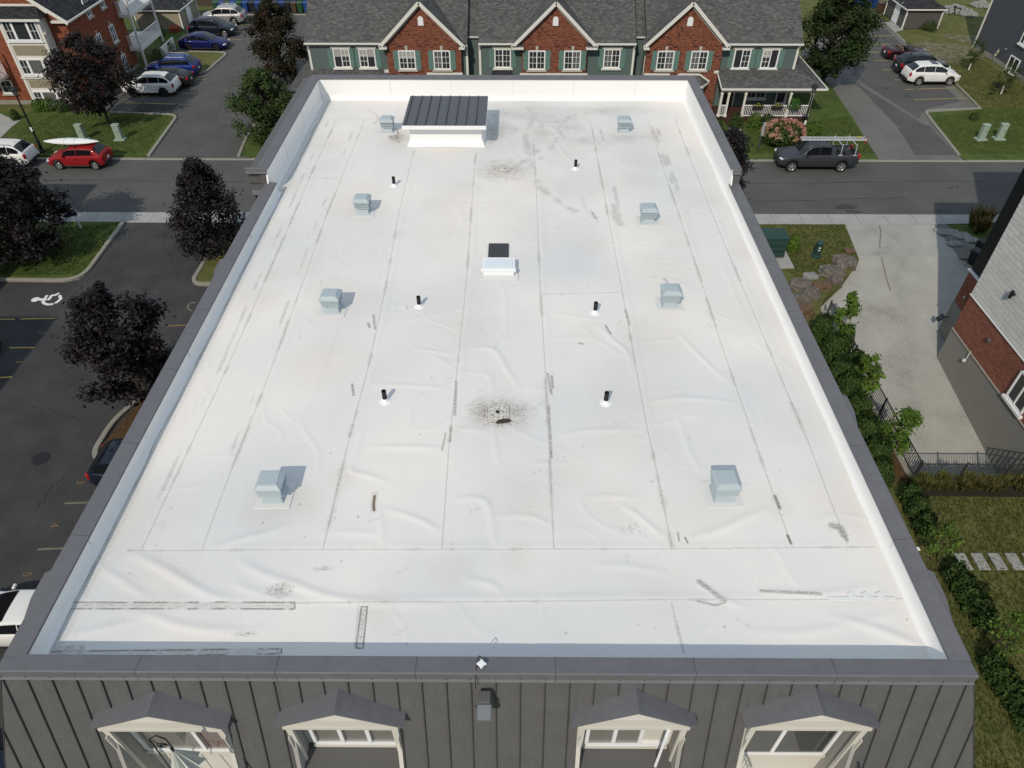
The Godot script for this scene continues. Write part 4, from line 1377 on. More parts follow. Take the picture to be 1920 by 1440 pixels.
func roof_vent(label: String, at: Vector3, turn: float, group: String) -> Node3D:
	var o := local_thing("roof_vent", label, "roof vent", at, group, turn)
	var f := MB.new()
	f.cbox(Vector3(0, 0.004, 0), Vector3(0.74, 0.016, 0.7), 0.006)
	part(o, "flashing", f, flat("membrane_dull", lin(.655, .655, .64), 0.6))
	var bs := MB.new()
	frustum(bs, Vector3.ZERO, 0.46, 0.33, 0.0, 0.2)
	frustum(bs, Vector3.ZERO, 0.3, 0.3, 0.2, 0.44)
	part(o, "base", bs, M.galv)
	for k in 3:
		var l := MB.new()
		var y := 0.24 + k * 0.068
		frustum(l, Vector3.ZERO, 0.48 + k * 0.012, 0.36, y, y + 0.03)
		l.box(Vector3(0, y - 0.006, 0), Vector3(0.472 + k * 0.012, 0.012, 0.472 + k * 0.012))
		part(o, "louver", l, M.galv)
	var c := MB.new()
	c.box(Vector3(0, 0.455, 0), Vector3(0.53, 0.05, 0.53))
	frustum(c, Vector3.ZERO, 0.53, 0.38, 0.48, 0.55)
	var cp := part(o, "hood", c, M.galv)
	var tp := MB.new()
	tp.cbox(Vector3(0, 0.556, 0), Vector3(0.37, 0.014, 0.37), 0.005)
	part(cp, "top_plate", tp, M.galv)
	return o

func build_roof_things() -> void:
	var spots := [[-5.0, -9.32, "weathered square metal roof vent nearest the paired sealant strips on white roof"], [-5.02, -15.8, "square metal roof vent beside a short black pipe and white square patch"], [-5.03, -21.18, "square metal roof vent between black pipe and stepped left parapet"], [-5.08, -27.6, "square metal roof vent with brown water stain beside roof housing"], [4.34, -9.4, "square metal roof vent near large diagonal wrinkle and grey corner stain"], [4.28, -16.1, "square metal roof vent beyond black pipe, with grey smudge behind it"], [4.28, -20.62, "square metal roof vent beside long dirty double seam"], [4.27, -27.62, "square metal roof vent beside dirt-streaked far end of white roof"]]
	var proto: Node3D = null
	for i in spots.size():
		var at := Vector3(spots[i][0], RY + 0.008, spots[i][1])
		var turn := rng.randf_range(-0.03, 0.03)
		if proto == null:
			proto = roof_vent(spots[i][2], at, turn, "square roof vents")
		else:
			copy_of(proto, spots[i][2], at, turn)
	var pipes := [[722, 755, "short black vent pipe with white boot, left of the big stained drain"], [786, 577, "short black vent pipe with white boot beside white square patch"], [739, 350, "short black vent pipe with white boot near dirty seam below roof housing"], [1136, 758, "short black vent pipe with white boot, right of the big stained drain"], [1116, 588, "short black vent pipe with white boot at end of a raised wrinkle"], [1079, 318, "short black vent pipe with white boot amid grey dirt streaks"]]
	var pp: Node3D = null
	for i in pipes.size():
		var at := G(pipes[i][0], pipes[i][1], RY) + Vector3(0, 0.0, -0.05)
		if pp == null:
			pp = local_thing("vent_pipe", pipes[i][2], "vent pipe", at, "black vent pipes on the white roof")
			var bm := MB.new()
			bm.lathe([Vector2(0.15, 0.0), Vector2(0.145, 0.012), Vector2(0.085, 0.03), Vector2(0.068, 0.1), Vector2(0.06, 0.105)], Vector3.ZERO, 20)
			part(pp, "boot", bm, M.white_paint)
			var tb := MB.new()
			tb.lathe([Vector2(0.056, 0.0), Vector2(0.056, 0.34), Vector2(0.047, 0.34), Vector2(0.047, 0.1), Vector2(0.0, 0.1)], Vector3.ZERO, 20)
			part(pp, "pipe", tb, M.black_pvc)
		else:
			copy_of(pp, pipes[i][2], at, rng.randf() * TAU)
	# roof housing with standing-seam lid
	var h := thing("roof_housing", "white roof housing with slanted dark standing-seam metal lid", "roof housing", Vector3(-2.67, RY, -27.2))
	var zfr := -26.25
	var zbk := -28.4
	var x0 := -4.03
	var x1 := -1.3
	var wm := MB.new()
	for q in [[0.0, 0.12], [0.1, 0.0]]:
		pass
	wm.bb(Vector3(x0, RY - 0.02, zbk), Vector3(x1, RY + 0.86, zfr))
	part(h, "wall", wm, M.membrane_clean)
	var sk := MB.new()
	for s in [[Vector3(x0, 0, zfr), Vector3(x1, 0, zfr), Vector3(0, 0, 1)], [Vector3(x1, 0, zbk), Vector3(x1, 0, zfr), Vector3(1, 0, 0)], [Vector3(x0, 0, zbk), Vector3(x0, 0, zfr), Vector3(-1, 0, 0)]]:
		var a: Vector3 = s[0] + Vector3(0, RY, 0)
		var e: Vector3 = s[1] + Vector3(0, RY, 0)
		var d: Vector3 = s[2]
		var al := (e - a).normalized() * 0.13
		sk.face([a + Vector3(0, 0.3, 0) + d * 0.004, e + Vector3(0, 0.3, 0) + d * 0.004, e + al + d * 0.13 + Vector3(0, 0.01, 0), a - al + d * 0.13 + Vector3(0, 0.01, 0)], d + Vector3(0, 0.3, 0))
	part(h, "base_flashing", sk, M.membrane_clean)
	var ef := GZ(911, 234, -25.92)
	var eb := GZ(914, 180, zbk - 0.25)
	var fl := GZ(754, 234, -25.92)
	var fx0 := fl.x
	var fx1 := ef.x
	var yf := ef.y
	var ybk := eb.y
	var lid := MB.new()
	lid.prism([Vector3(fx0, yf - 0.14, -25.92), Vector3(fx1, yf - 0.14, -25.92), Vector3(fx1, ybk - 0.14, eb.z), Vector3(fx0, ybk - 0.14, eb.z)], Vector3(0, 0.12, 0))
	part(h, "lid", lid, M.white_paint)
	var np := 8
	var pw := (fx1 - fx0 - 0.12) / np
	for i in np + 1:
		var a := fx0 + 0.0 if i == 0 else fx0 + 0.12 + (i - 1) * pw
		var e := fx0 + 0.12 + i * pw
		var pm := MB.new()
		pm.prism([Vector3(a + 0.003, yf - 0.02, -25.9), Vector3(e - 0.003, yf - 0.02, -25.9), Vector3(e - 0.003, ybk - 0.02, eb.z), Vector3(a + 0.003, ybk - 0.02, eb.z)], Vector3(0, 0.02, 0))
		part(h, "roof_panel", pm, M.hatch_metal)
		if i < np:
			var rm := MB.new()
			rm.prism([Vector3(e - 0.01, yf, -25.9), Vector3(e + 0.01, yf, -25.9), Vector3(e + 0.01, ybk, eb.z), Vector3(e - 0.01, ybk, eb.z)], Vector3(0, 0.035, 0))
			part(h, "panel_seam", rm, M.black_metal)
	var tr := MB.new()
	tr.bb(Vector3(fx0 - 0.002, yf - 0.16, -25.89), Vector3(fx1 + 0.002, yf - 0.024, -25.86))
	part(h, "fascia", tr, M.white_paint)
	# raised hatch and the dark mat beside it
	var hz := G(935, 520, RY).z
	var hx := G(935, 520, RY).x
	var ht := local_thing("roof_hatch", "low white roof hatch box with framed lid", "roof hatch", Vector3(hx, RY + 0.006, hz - 0.34))
	var k1 := MB.new()
	k1.cbox(Vector3(0, 0.006, 0), Vector3(1.15, 0.02, 0.95), 0.006)
	part(ht, "flashing", k1, M.membrane_dull)
	var k2 := MB.new()
	k2.cbox(Vector3(0, 0.1, 0), Vector3(0.9, 0.18, 0.6), 0.02)
	part(ht, "kerb_box", k2, M.white_paint)
	var k3 := MB.new()
	k3.cbox(Vector3(0, 0.22, 0), Vector3(0.96, 0.07, 0.66), 0.015)
	part(ht, "lid", k3, M.white_paint)
	var k4 := MB.new()
	k4.cbox(Vector3(0.0, 0.262, 0.02), Vector3(0.8, 0.016, 0.48), 0.006)
	part(ht, "lid_panel", k4, flat("lid_panel", lin(.66, .72, .76), 0.35))
	for s in [-1, 1]:
		var hg := MB.new()
		hg.cbox(Vector3(s * 0.47, 0.2, 0.26), Vector3(0.07, 0.12, 0.1), 0.01)
		part(ht, "latch", hg, M.white_paint)
	var mt := MB.new()
	var mc := (G(917, 456, RY) + G(953, 489, RY)) * 0.5
	var mtg := local_thing("roof_mat", "dark square rubber mat lying behind the white hatch", "mat", mc + Vector3(0, 0.02, 0))
	mt.cbox(Vector3(0, 0.012, 0), Vector3(0.62, 0.022, 0.86), 0.006)
	part(mtg, "mat", mt, flat("mat_rubber", lin(.05, .052, .058), 0.8))
	for i in 7:
		var rb := MB.new()
		rb.box(Vector3(-0.255 + i * 0.085, 0.0245, 0), Vector3(0.04, 0.005, 0.8))
		part(mtg, "rib", rb, M.mat_rubber)
	# drains
	var dr := local_thing("roof_drain", "square roof drain with black hole and brown puddle, ringed with dirt", "roof drain", G(933, 774, RY) + Vector3(0, 0.01, 0))
	var pl := MB.new()
	pl.cbox(Vector3(0, 0.008, 0), Vector3(0.56, 0.018, 0.46), 0.006)
	part(dr, "plate", pl, noisy("drain_crust", [Color(.2, .17, .15), Color(.42, .39, .36), Color(.62, .6, .56), Color(.66, .64, .6)], 0.7, 0.03, 0.1, 0.4, 0.8, 256, 1.0, 1.8))
	for r in [[0, -0.2, 0.52, 0.03], [0, 0.2, 0.52, 0.03], [-0.25, 0, 0.03, 0.42], [0.25, 0, 0.03, 0.42]]:
		var rm := MB.new()
		rm.cbox(Vector3(r[0], 0.022, r[1]), Vector3(r[2], 0.018, r[3]), 0.006)
		part(dr, "rim", rm, M.drain_crust)
	var hl := MB.new()
	hl.lathe([Vector2(0.05, 0.019), Vector2(0.035, 0.021), Vector2(0.0, 0.0205)], Vector3(0.0, 0, -0.01), 16)
	part(dr, "hole", hl, M.black_pvc)
	var pd := MB.new()
	var ring := []
	for i in 18:
		var w := TAU * i / 18
		ring.append(Vector3(0.14 + cos(w) * (0.17 + 0.02 * sin(3 * w)), 0.02, 0.3 + sin(w) * (0.085 + 0.015 * cos(2 * w)) - 0.03 * cos(w)))
	pd.prism(ring, Vector3(0, 0.004, 0))
	part(dr, "puddle", pd, flat("puddle_brown", lin(.05, .033, .02), 0.25))
	var dr2 := local_thing("roof_drain", "small rounded roof drain with crusted ring beside roof housing", "roof drain", G(942, 318, RY) + Vector3(0, 0.01, 0))
	var p2 := MB.new()
	var r2 := []
	for i in 20:
		var w := TAU * i / 20
		r2.append(Vector3(cos(w) * (0.3 + 0.03 * sin(3 * w)), 0.0, sin(w) * (0.24 + 0.02 * cos(4 * w))))
	p2.prism(r2, Vector3(0, 0.014, 0))
	part(dr2, "plate", p2, M.drain_crust)
	var p3 := MB.new()
	p3.lathe([Vector2(0.12, 0.014), Vector2(0.1, 0.05), Vector2(0.05, 0.075), Vector2(0.0, 0.08)], Vector3.ZERO, 14)
	part(dr2, "strainer", p3, M.drain_crust)
	# white repair patches
	for q in [[755, 577, 0.22, 0.2, "small white square repair patch beside black vent pipe"], [1615, 1124, 1.25, 0.09, "long white repair strip with cross tabs on near seam"], [1690, 1030, 0.7, 0.08, "thin white repair strip reaching the right parapet"]]:
		var pt := local_thing("repair_patch", q[4], "patch", G(q[0], q[1], RY) + Vector3(0, 0.022, 0))
		var pm := MB.new()
		pm.cbox(Vector3.ZERO, Vector3(q[2], 0.012, q[3]), 0.004)
		part(pt, "sheet", pm, flat("patch_white", lin(.7, .695, .68), 0.6))
		if q[2] > 1.0:
			for e in [-0.15, 0.12, 0.38]:
				var tb := MB.new()
				tb.cbox(Vector3(e, 0.006, -0.03), Vector3(0.12, 0.01, 0.22), 0.004, Basis(Vector3.UP, 0.35))
				part(pt, "tab", tb, M.patch_white)
	# antenna and flood light at the near edge
	var an := local_thing("antenna_unit", "small white antenna unit on near roof coping", "antenna", GZ(903, 1249, -5.47))
	an.position.y = CY + 0.03
	var am := MB.new()
	am.cyl(Vector3(0, 0, 0), Vector3(0, 0.05, 0), 0.03, 0.03, 10)
	part(an, "foot", am, M.white_paint)
	var a2 := MB.new()
	a2.cbox(Vector3(0, 0.06, 0), Vector3(0.11, 0.05, 0.11), 0.012, Basis(Vector3.UP, PI / 4))
	part(an, "body", a2, M.white_paint)
	for i in 4:
		var a3 := MB.new()
		var w := PI / 2 * i
		a3.cyl(Vector3(cos(w), 0, sin(w)) * 0.06 + Vector3(0, 0.06, 0), Vector3(cos(w), 0, sin(w)) * 0.078 + Vector3(0, 0.06, 0), 0.02, 0.018, 8)
		part(an, "lug", a3, M.white_paint)
	var cb := MB.new()
	cb.tube([Vector3(0.02, 0.1, -0.06), Vector3(-0.03, 0.12, -0.11), Vector3(-0.075, 0.08, -0.06), Vector3(-0.085, 0.02, 0.05), Vector3(-0.095, -0.1, 0.24), Vector3(-0.095, -0.25, 0.28)], 0.008, 0.008, 6)
	part(an, "cable", cb, M.black_pvc)
	var fq := G(910, 1272, 11.2)
	var fo := local_thing("flood_light", "dark grey flood light fixed under near roof coping", "flood light", Vector3(fq.x, 11.18, -5.22))
	var f1 := MB.new()
	f1.cbox(Vector3(0, 0.06, 0.12), Vector3(0.2, 0.14, 0.2), 0.012)
	part(fo, "bracket", f1, M.mansard_metal)
	var f2 := MB.new()
	f2.cbox(Vector3(0, -0.05, 0.3), Vector3(0.25, 0.12, 0.26), 0.02, Basis(Vector3.RIGHT, 0.45))
	part(fo, "housing", f2, flat("flood_grey", lin(.13, .14, .155), 0.4))
	for s in [-1, 1]:
		var f3 := MB.new()
		f3.cyl(Vector3(s * 0.1, -0.02, 0.22), Vector3(s * 0.145, -0.02, 0.22), 0.025, 0.025, 10)
		part(fo, "hinge_bolt", f3, M.black_metal)
	# closed parasol and folding chair on the balcony of the corner dormer
	var pz := -4.35
	var pt0 := GZ(322, 1404, pz)
	var po := local_thing("parasol", "closed off-white parasol standing on corner dormer balcony", "parasol", Vector3(pt0.x, 7.4, pz))
	var ph := pt0.y - 7.4
	var pc := MB.new()
	for i in 10:
		var w0 := TAU * i / 10
		var w1 := TAU * (i + 1) / 10
		var wm2 := (w0 + w1) * 0.5
		var tp := Vector3(0, ph, 0)
		var b0 := Vector3(cos(w0) * 0.3, ph - 0.9, sin(w0) * 0.3)
		var b1 := Vector3(cos(w1) * 0.3, ph - 0.9, sin(w1) * 0.3)
		var bm2 := Vector3(cos(wm2) * 0.16, ph - 0.85, sin(wm2) * 0.16)
		pc.face([tp, b0, bm2], Vector3(cos(w0), 0.3, sin(w0)))
		pc.face([tp, bm2, b1], Vector3(cos(w1), 0.3, sin(w1)))
	part(po, "canopy", pc, flat("canvas_white", lin(.55, .57, .52), 0.9))
	var pq := MB.new()
	pq.cyl(Vector3(0, 0, 0), Vector3(0, ph + 0.04, 0), 0.022, 0.02, 8)
	part(po, "pole", pq, M.black_metal)
	var pb := MB.new()
	pb.lathe([Vector2(0.25, 0.0), Vector2(0.24, 0.06), Vector2(0.05, 0.1), Vector2(0.04, 0.3)], Vector3.ZERO, 16)
	part(po, "base", pb, M.black_metal)
	var cz := -4.5
	var ch := local_thing("garden_chair", "black wire-framed garden chair with scroll back beside closed parasol", "chair", Vector3(GZ(297, 1430, cz).x, 7.4, cz))
	var cy := GZ(297, 1412, cz).y - 7.4
	for s in [-1, 1]:
		var lg := MB.new()
		lg.cyl(Vector3(s * 0.2, 0, 0.18), Vector3(s * 0.2, 0.45, 0.18), 0.014, 0.014, 6)
		part(ch, "leg", lg, M.black_metal)
		var lg2 := MB.new()
		lg2.tube([Vector3(s * 0.2, 0, -0.18), Vector3(s * 0.2, 0.45, -0.18), Vector3(s * 0.14, cy - 0.1, -0.26), Vector3(0, cy, -0.28)], 0.014, 0.012, 6)
		part(ch, "leg", lg2, M.black_metal)
	var st := MB.new()
	st.cbox(Vector3(0, 0.46, 0), Vector3(0.44, 0.03, 0.4), 0.01)
	part(ch, "seat", st, M.canvas_white)
	var sc := MB.new()
	var sp := []
	for i in 26:
		var w := i * 0.45
		var r := 0.11 - i * 0.0036
		sp.append(Vector3(cos(w) * r, cy - 0.35 + sin(w) * r, -0.25))
	sc.tube(sp, 0.009, 0.009, 5)
	part(ch, "scroll_back", sc, M.black_metal)

# ---------------------------------------------------------------- windows and sidings
# a window on a wall: o centre of the sill line, e1 along the wall, up, nrm out of the wall
func window_on(b: Node3D, o: Vector3, e1: Vector3, nrm: Vector3, w: float, h: float, sashes: int, gx: int, gy: int, curtain: String, sill: Material, opened := -1) -> void:
	var bs := Basis(e1, Vector3.UP, nrm)
	var fr := MB.new()
	var f := 0.055
	for r in [[Vector3(0, f * 0.5, 0.04), Vector3(w, f, 0.08)], [Vector3(0, h - f * 0.5, 0.04), Vector3(w, f, 0.08)], [Vector3(-w * 0.5 + f * 0.5, h * 0.5, 0.041), Vector3(f, h, 0.084)], [Vector3(w * 0.5 - f * 0.5, h * 0.5, 0.041), Vector3(f, h, 0.084)]]:
		var c: Vector3 = r[0]
		fr.box(o + bs * c, r[1], bs)
	var sw := (w - 2 * f) / sashes
	for i in range(1, sashes):
		fr.box(o + bs * Vector3(-w * 0.5 + f + sw * i, h * 0.5, 0.041), Vector3(0.07, h - 2 * f, 0.084), bs)
	var fo := part(b, "window", fr, M.white_paint)
	for i in sashes:
		var cx := -w * 0.5 + f + sw * (i + 0.5)
		var c := curtain[i % curtain.length()]
		if c == "h":
			var blind := MB.new()
			blind.box(o + bs * Vector3(cx, h * 0.76, 0.048), Vector3(sw - 0.12, h * 0.38, 0.006), bs)
			part(fo, "blind", blind, M.curtain)
		elif c != "n":
			var cm := MB.new()
			var y0 := f if c == "f" else h * 0.5
			var n := 8
			for q in n:
				var u0 := cx - sw * 0.44 + sw * 0.88 * q / n
				var u1 := cx - sw * 0.44 + sw * 0.88 * (q + 1) / n
				var z0 := 0.013 + 0.012 * (q % 2)
				var z1 := 0.013 + 0.012 * ((q + 1) % 2)
				cm.face([o + bs * Vector3(u0, y0, z0), o + bs * Vector3(u0, h - f, z0), o + bs * Vector3(u1, h - f, z1), o + bs * Vector3(u1, y0, z1)], nrm)
			part(fo, "curtain", cm, M.curtain)
		var sb := bs
		var so := o + bs * Vector3(cx, 0, 0.05)
		if opened == i:
			var s := -1.0 if i == 0 else 1.0
			sb = bs * Basis(Vector3.UP, s * deg_to_rad(38.0)).inverse()
			so = o + bs * Vector3(cx + s * sw * 0.5, 0, 0.07) + sb * Vector3(-s * sw * 0.5, 0, 0.02)
		var pn := MB.new()
		pn.box(so + sb * Vector3(0, h * 0.5, -0.012), Vector3(sw - 0.02, h - 2 * f - 0.01, 0.006), sb)
		part(fo, "pane", pn, M.window_glass if (c == "f" or opened == i) else M.room_dark_pane)
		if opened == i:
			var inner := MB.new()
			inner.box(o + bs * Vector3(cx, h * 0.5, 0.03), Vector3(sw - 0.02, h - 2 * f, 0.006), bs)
			part(fo, "room_shade_sheet", inner, M.room_dark_pane)  # dark sheet stands for the unlit room behind the open sash
		var ss := MB.new()
		var t := 0.038
		for r in [[Vector3(0, f + t * 0.5, 0), Vector3(sw - 0.01, t, 0.04)], [Vector3(0, h - f - t * 0.5, 0), Vector3(sw - 0.01, t, 0.04)], [Vector3(-sw * 0.5 + t * 0.5, h * 0.5, 0.001), Vector3(t, h - 2 * f, 0.042)], [Vector3(sw * 0.5 - t * 0.5, h * 0.5, 0.001), Vector3(t, h - 2 * f, 0.042)]]:
			var c2: Vector3 = r[0]
			ss.box(so + sb * c2, r[1], sb)
		for k in range(1, gx):
			ss.box(so + sb * Vector3(-sw * 0.5 + sw * k / gx, h * 0.5, -0.004), Vector3(0.026, h - 2 * f - t, 0.018), sb)
		for k in range(1, gy):
			ss.box(so + sb * Vector3(0, f + (h - 2 * f) * k / gy, -0.003), Vector3(sw - t, 0.026, 0.018), sb)
		part(fo, "sash", ss, M.white_paint)
	if sill != null:
		var sl := MB.new()
		sl.box(o + bs * Vector3(0, -0.07, 0.07), Vector3(w + 0.24, 0.13, 0.16), bs)
		part(fo, "sill", sl, sill)
func shutter(b: Node3D, o: Vector3, e1: Vector3, nrm: Vector3, w: float, h: float) -> void:
	var bs := Basis(e1, Vector3.UP, nrm)
	var mb := MB.new()
	mb.box(o + bs * Vector3(0, h * 0.5, 0.025), Vector3(w, h, 0.04), bs)
	var n := int(h / 0.09)
	for i in n:
		mb.box(o + bs * Vector3(0, (i + 0.5) * h / n, 0.047), Vector3(w - 0.1, h / n * 0.6, 0.02), bs * Basis(Vector3.RIGHT, 0.5))
	part(b, "shutter", mb, M.shutter_green)
# a clapboard wall: a real overlapping profile
func lap_wall(b: Node3D, nm: String, a: Vector3, e1: Vector3, w: float, h: float, nrm: Vector3, m: Material, course := 0.15) -> void:
	var mb := MB.new()
	var n := int(ceil(h / course))
	for i in n:
		var y0 := i * course
		var y1 := minf(h, y0 + course)
		var p0 := a + Vector3(0, y0, 0)
		var p1 := a + Vector3(0, y1, 0)
		mb.face([p0 + nrm * 0.03, p0 + e1 * w + nrm * 0.03, p1 + e1 * w + nrm * 0.002, p1 + nrm * 0.002], nrm)
		mb.face([p0 + nrm * 0.03, p0 + e1 * w + nrm * 0.03, p0 + e1 * w, p0], Vector3.DOWN)
	part(b, nm, mb, m)
func slab_roof(mb: MB, pts: Array, th := 0.14) -> void:
	var nn := ((pts[2] - pts[0]) as Vector3).cross(pts[1] - pts[0])
	if nn.y < 0:
		nn = -nn
	nn = nn.normalized()
	var low := []
	for p in pts:
		low.append(p - nn * th)
	mb.prism(low, nn * th)
func beam(b: Node3D, nm: String, p0: Vector3, p1: Vector3, w: float, h: float, m: Material) -> MeshInstance3D:
	var d := (p1 - p0).normalized()
	var s := d.cross(Vector3.UP).normalized()
	var u := s.cross(d)
	var mb := MB.new()
	mb.box((p0 + p1) * 0.5, Vector3(p0.distance_to(p1), h, w), Basis(d, u, s))
	return part(b, nm, mb, m)

const TWZ := -58.0
const TEY := 5.25
func build_townhouses() -> void:
	var data := [
		{"label": "brick-gabled green townhouse, end house beside the dark bronze tree", "x0": -16.15, "x1": -3.75, "gx": -7.2, "gl": -10.0, "gr": -4.25, "wins": [[-13.6, "hh", 0], [-11.6, "hh", 1]], "bw": [[-8.45, "hh"], [-5.75, "fn"]], "side": -1},
		{"label": "brick-gabled green townhouse, middle house of the row", "x0": -2.9, "x1": 9.2, "gx": 2.93, "gl": 0.45, "gr": 5.45, "wins": [[-1.05, "nn", -1], [7.45, "fn", -1]], "bw": [[1.6, "nn"], [4.35, "nf"]], "side": 0},
		{"label": "brick-gabled green townhouse with covered front porch and white railing", "x0": 10.0, "x1": 21.85, "gx": 13.0, "gl": 10.05, "gr": 15.85, "wins": [[17.55, "nn", 0], [19.75, "hn", 1]], "bw": [[11.55, "nf"], [14.15, "fn"]], "side": 1}]
	for h in data:
		townhouse(h)

func townhouse(h: Dictionary) -> void:
	var x0: float = h.x0
	var x1: float = h.x1
	var b := thing("townhouse", h.label, "house", Vector3((x0 + x1) * 0.5, 0, TWZ - 4.5), "row of townhouses")
	var zb := TWZ - 9.5
	var core := MB.new()
	core.bb(Vector3(x0 + 0.02, 0, zb), Vector3(x1 - 0.02, TEY - 0.05, TWZ - 0.01))
	part(b, "wall_core", core, M.siding_green)
	lap_wall(b, "siding", Vector3(x0, 0.4, TWZ), Vector3.RIGHT, x1 - x0, TEY - 0.45, Vector3(0, 0, 1), M.siding_green)
	for s in [[x0, -1], [x1, 1]]:
		lap_wall(b, "siding", Vector3(s[0], 0.4, zb), Vector3(0, 0, 1), 9.5, TEY - 0.45, Vector3(s[1], 0, 0), M.siding_green)
	# recessed link to the next house
	if h.side != 1:
		var lx := x1 + (0.85 if h.side == -1 else 0.8)
		lap_wall(b, "siding", Vector3(x1, 0.4, TWZ - 0.9), Vector3.RIGHT, lx - x1, TEY - 0.3, Vector3(0, 0, 1), M.siding_green)
		var lr := MB.new()
		slab_roof(lr, [Vector3(x1, TEY + 0.18, TWZ - 0.75), Vector3(lx, TEY + 0.18, TWZ - 0.75), Vector3(lx, TEY + 3.2, TWZ - 5.0), Vector3(x1, TEY + 3.2, TWZ - 5.0)], 0.1)
		part(b, "link_roof", lr, M.shingle)
		beam(b, "gutter", Vector3(x1 + 0.02, TEY + 0.14, TWZ - 0.72), Vector3(lx - 0.02, TEY + 0.14, TWZ - 0.72), 0.1, 0.1, M.cream)
	# main roof
	var rm := MB.new()
	var xe0 := x0 - (0.12 if h.side == -1 else 0.0)
	var xe1 := x1 + (0.14 if h.side == 1 else 0.0)
	var rz := TWZ - 5.0
	var ry := TEY + 3.75
	slab_roof(rm, [Vector3(xe0, TEY, TWZ + 0.32), Vector3(xe1, TEY, TWZ + 0.32), Vector3(xe1, ry, rz), Vector3(xe0, ry, rz)], 0.14)
	slab_roof(rm, [Vector3(xe0, ry, rz), Vector3(xe1, ry, rz), Vector3(xe1, TEY, TWZ - 10.3), Vector3(xe0, TEY, TWZ - 10.3)], 0.14)
	var ro := part(b, "roof", rm, M.shingle)
	for s in [xe0, xe1]:
		var gm := MB.new()
		gm.face([Vector3(s, TEY - 0.1, TWZ), Vector3(s, TEY - 0.1, zb), Vector3(s, ry - 0.15, rz)], Vector3(-1 if s == xe0 else 1, 0, 0))
		part(b, "gable_end", gm, M.siding_green)
	# eaves: gutter and frieze board either side of the gable
	for s in [[xe0, h.gl - 0.35], [h.gr + 0.35, xe1]]:
		if s[1] - s[0] > 0.5:
			beam(b, "gutter", Vector3(s[0], TEY - 0.03, TWZ + 0.38), Vector3(s[1], TEY - 0.03, TWZ + 0.38), 0.11, 0.11, M.cream_pale)
			beam(b, "soffit", Vector3(s[0], TEY - 0.12, TWZ + 0.19), Vector3(s[1], TEY - 0.12, TWZ + 0.19), 0.34, 0.04, M.cream)
			beam(b, "frieze_board", Vector3(maxf(s[0], x0), TEY - 0.26, TWZ + 0.04), Vector3(minf(s[1], x1), TEY - 0.26, TWZ + 0.04), 0.05, 0.22, flat("taupe_trim", lin(.2, .195, .165), 0.7))
	for s in [x0 + 0.08, x1 - 0.08]:
		beam(b, "corner_board", Vector3(s, 0.4, TWZ + 0.035), Vector3(s, TEY - 0.15, TWZ + 0.0351), 0.17, 0.07, M.cream_pale)
		beam(b, "downpipe", Vector3(s, TEY - 0.1, TWZ + 0.34), Vector3(s, TEY - 0.5, TWZ + 0.1), 0.07, 0.07, M.cream_pale)
	# brick bay under its gable
	var zg := TWZ + 0.42
	var gx: float = h.gx
	var gl: float = h.gl
	var gr: float = h.gr
	var slope := 3.05 / 3.2
	var apex := 8.12
	var ylg := apex - (gx - gl) * slope
	var yrg := apex - (gr - gx) * slope
	var bm := MB.new()
	bm.prism([Vector3(gl, 0.3, zg), Vector3(gr, 0.3, zg), Vector3(gr, yrg, zg), Vector3(gx, apex, zg), Vector3(gl, ylg, zg)], Vector3(0, 0, -0.6))
	var bo := part(b, "brick_bay", bm, M.brick_town)
	var hwg := 3.25
	var gm2 := MB.new()
	var ga := apex + 0.16
	for s in [-1, 1]:
		var e := Vector3(gx + s * hwg, ga - hwg * slope, zg + 0.3)
		slab_roof(gm2, [Vector3(gx, ga, zg + 0.3), e, Vector3(e.x, e.y, TWZ - 0.4), Vector3(gx, ga, rz + 0.6)], 0.12)
	var go := part(b, "gable_roof", gm2, M.shingle)
	for s in [-1, 1]:
		var p0 := Vector3(gx, ga - 0.1, zg + 0.33)
		var p1 := Vector3(gx + s * hwg, ga - hwg * slope - 0.1, zg + 0.33)
		beam(go, "bargeboard", p0, p1, 0.06, 0.24, M.cream_pale)
		beam(go, "rake_trim", p0 + Vector3(0, -0.26, -0.3), p1 + Vector3(-s * 0.55, -0.26 + 0.55 * slope, -0.3), 0.06, 0.14, M.cream)
		# eave return
		beam(go, "eave_return", p1 + Vector3(s * 0.02, -0.06, -0.04), Vector3((gr if s > 0 else gl) - s * 0.12, p1.y - 0.06, zg + 0.29), 0.3, 0.14, M.cream_pale)
		beam(go, "return_roof", p1 + Vector3(0, 0.06, -0.1), Vector3((gr if s > 0 else gl) - s * 0.1, p1.y + 0.1, zg + 0.16), 0.3, 0.1, M.shingle)
	# little arched louvre in the gable
	var lv := MB.new()
	var lp := [Vector3(gx + 0.02 - 0.21, 6.55, zg), Vector3(gx + 0.02 + 0.21, 6.55, zg)]
	for i in 9:
		var w := PI * i / 8
		lp.append(Vector3(gx + 0.02 + cos(w) * 0.21, 6.98 + sin(w) * 0.21, zg))
	lv.prism(lp, Vector3(0, 0, 0.05))
	part(bo, "arched_louvre", lv, M.white_paint)
	# windows
	for w in h.bw:
		var o := Vector3(w[0], 3.36, zg)
		window_on(b, o, Vector3.RIGHT, Vector3(0, 0, 1), 1.32, 1.42, 2, 2, 3, w[1], M.sill_concrete)
		for s in [-1, 1]:
			shutter(b, o + Vector3(s * 0.86, -0.02, 0), Vector3.RIGHT, Vector3(0, 0, 1), 0.36, 1.42)
		var ks := MB.new()
		ks.prism([o + Vector3(-0.08, 1.42, 0), o + Vector3(0.08, 1.42, 0), o + Vector3(0.11, 1.74, 0), o + Vector3(-0.11, 1.74, 0)], Vector3(0, 0, 0.05))
		part(b, "keystone", ks, M.sill_concrete)
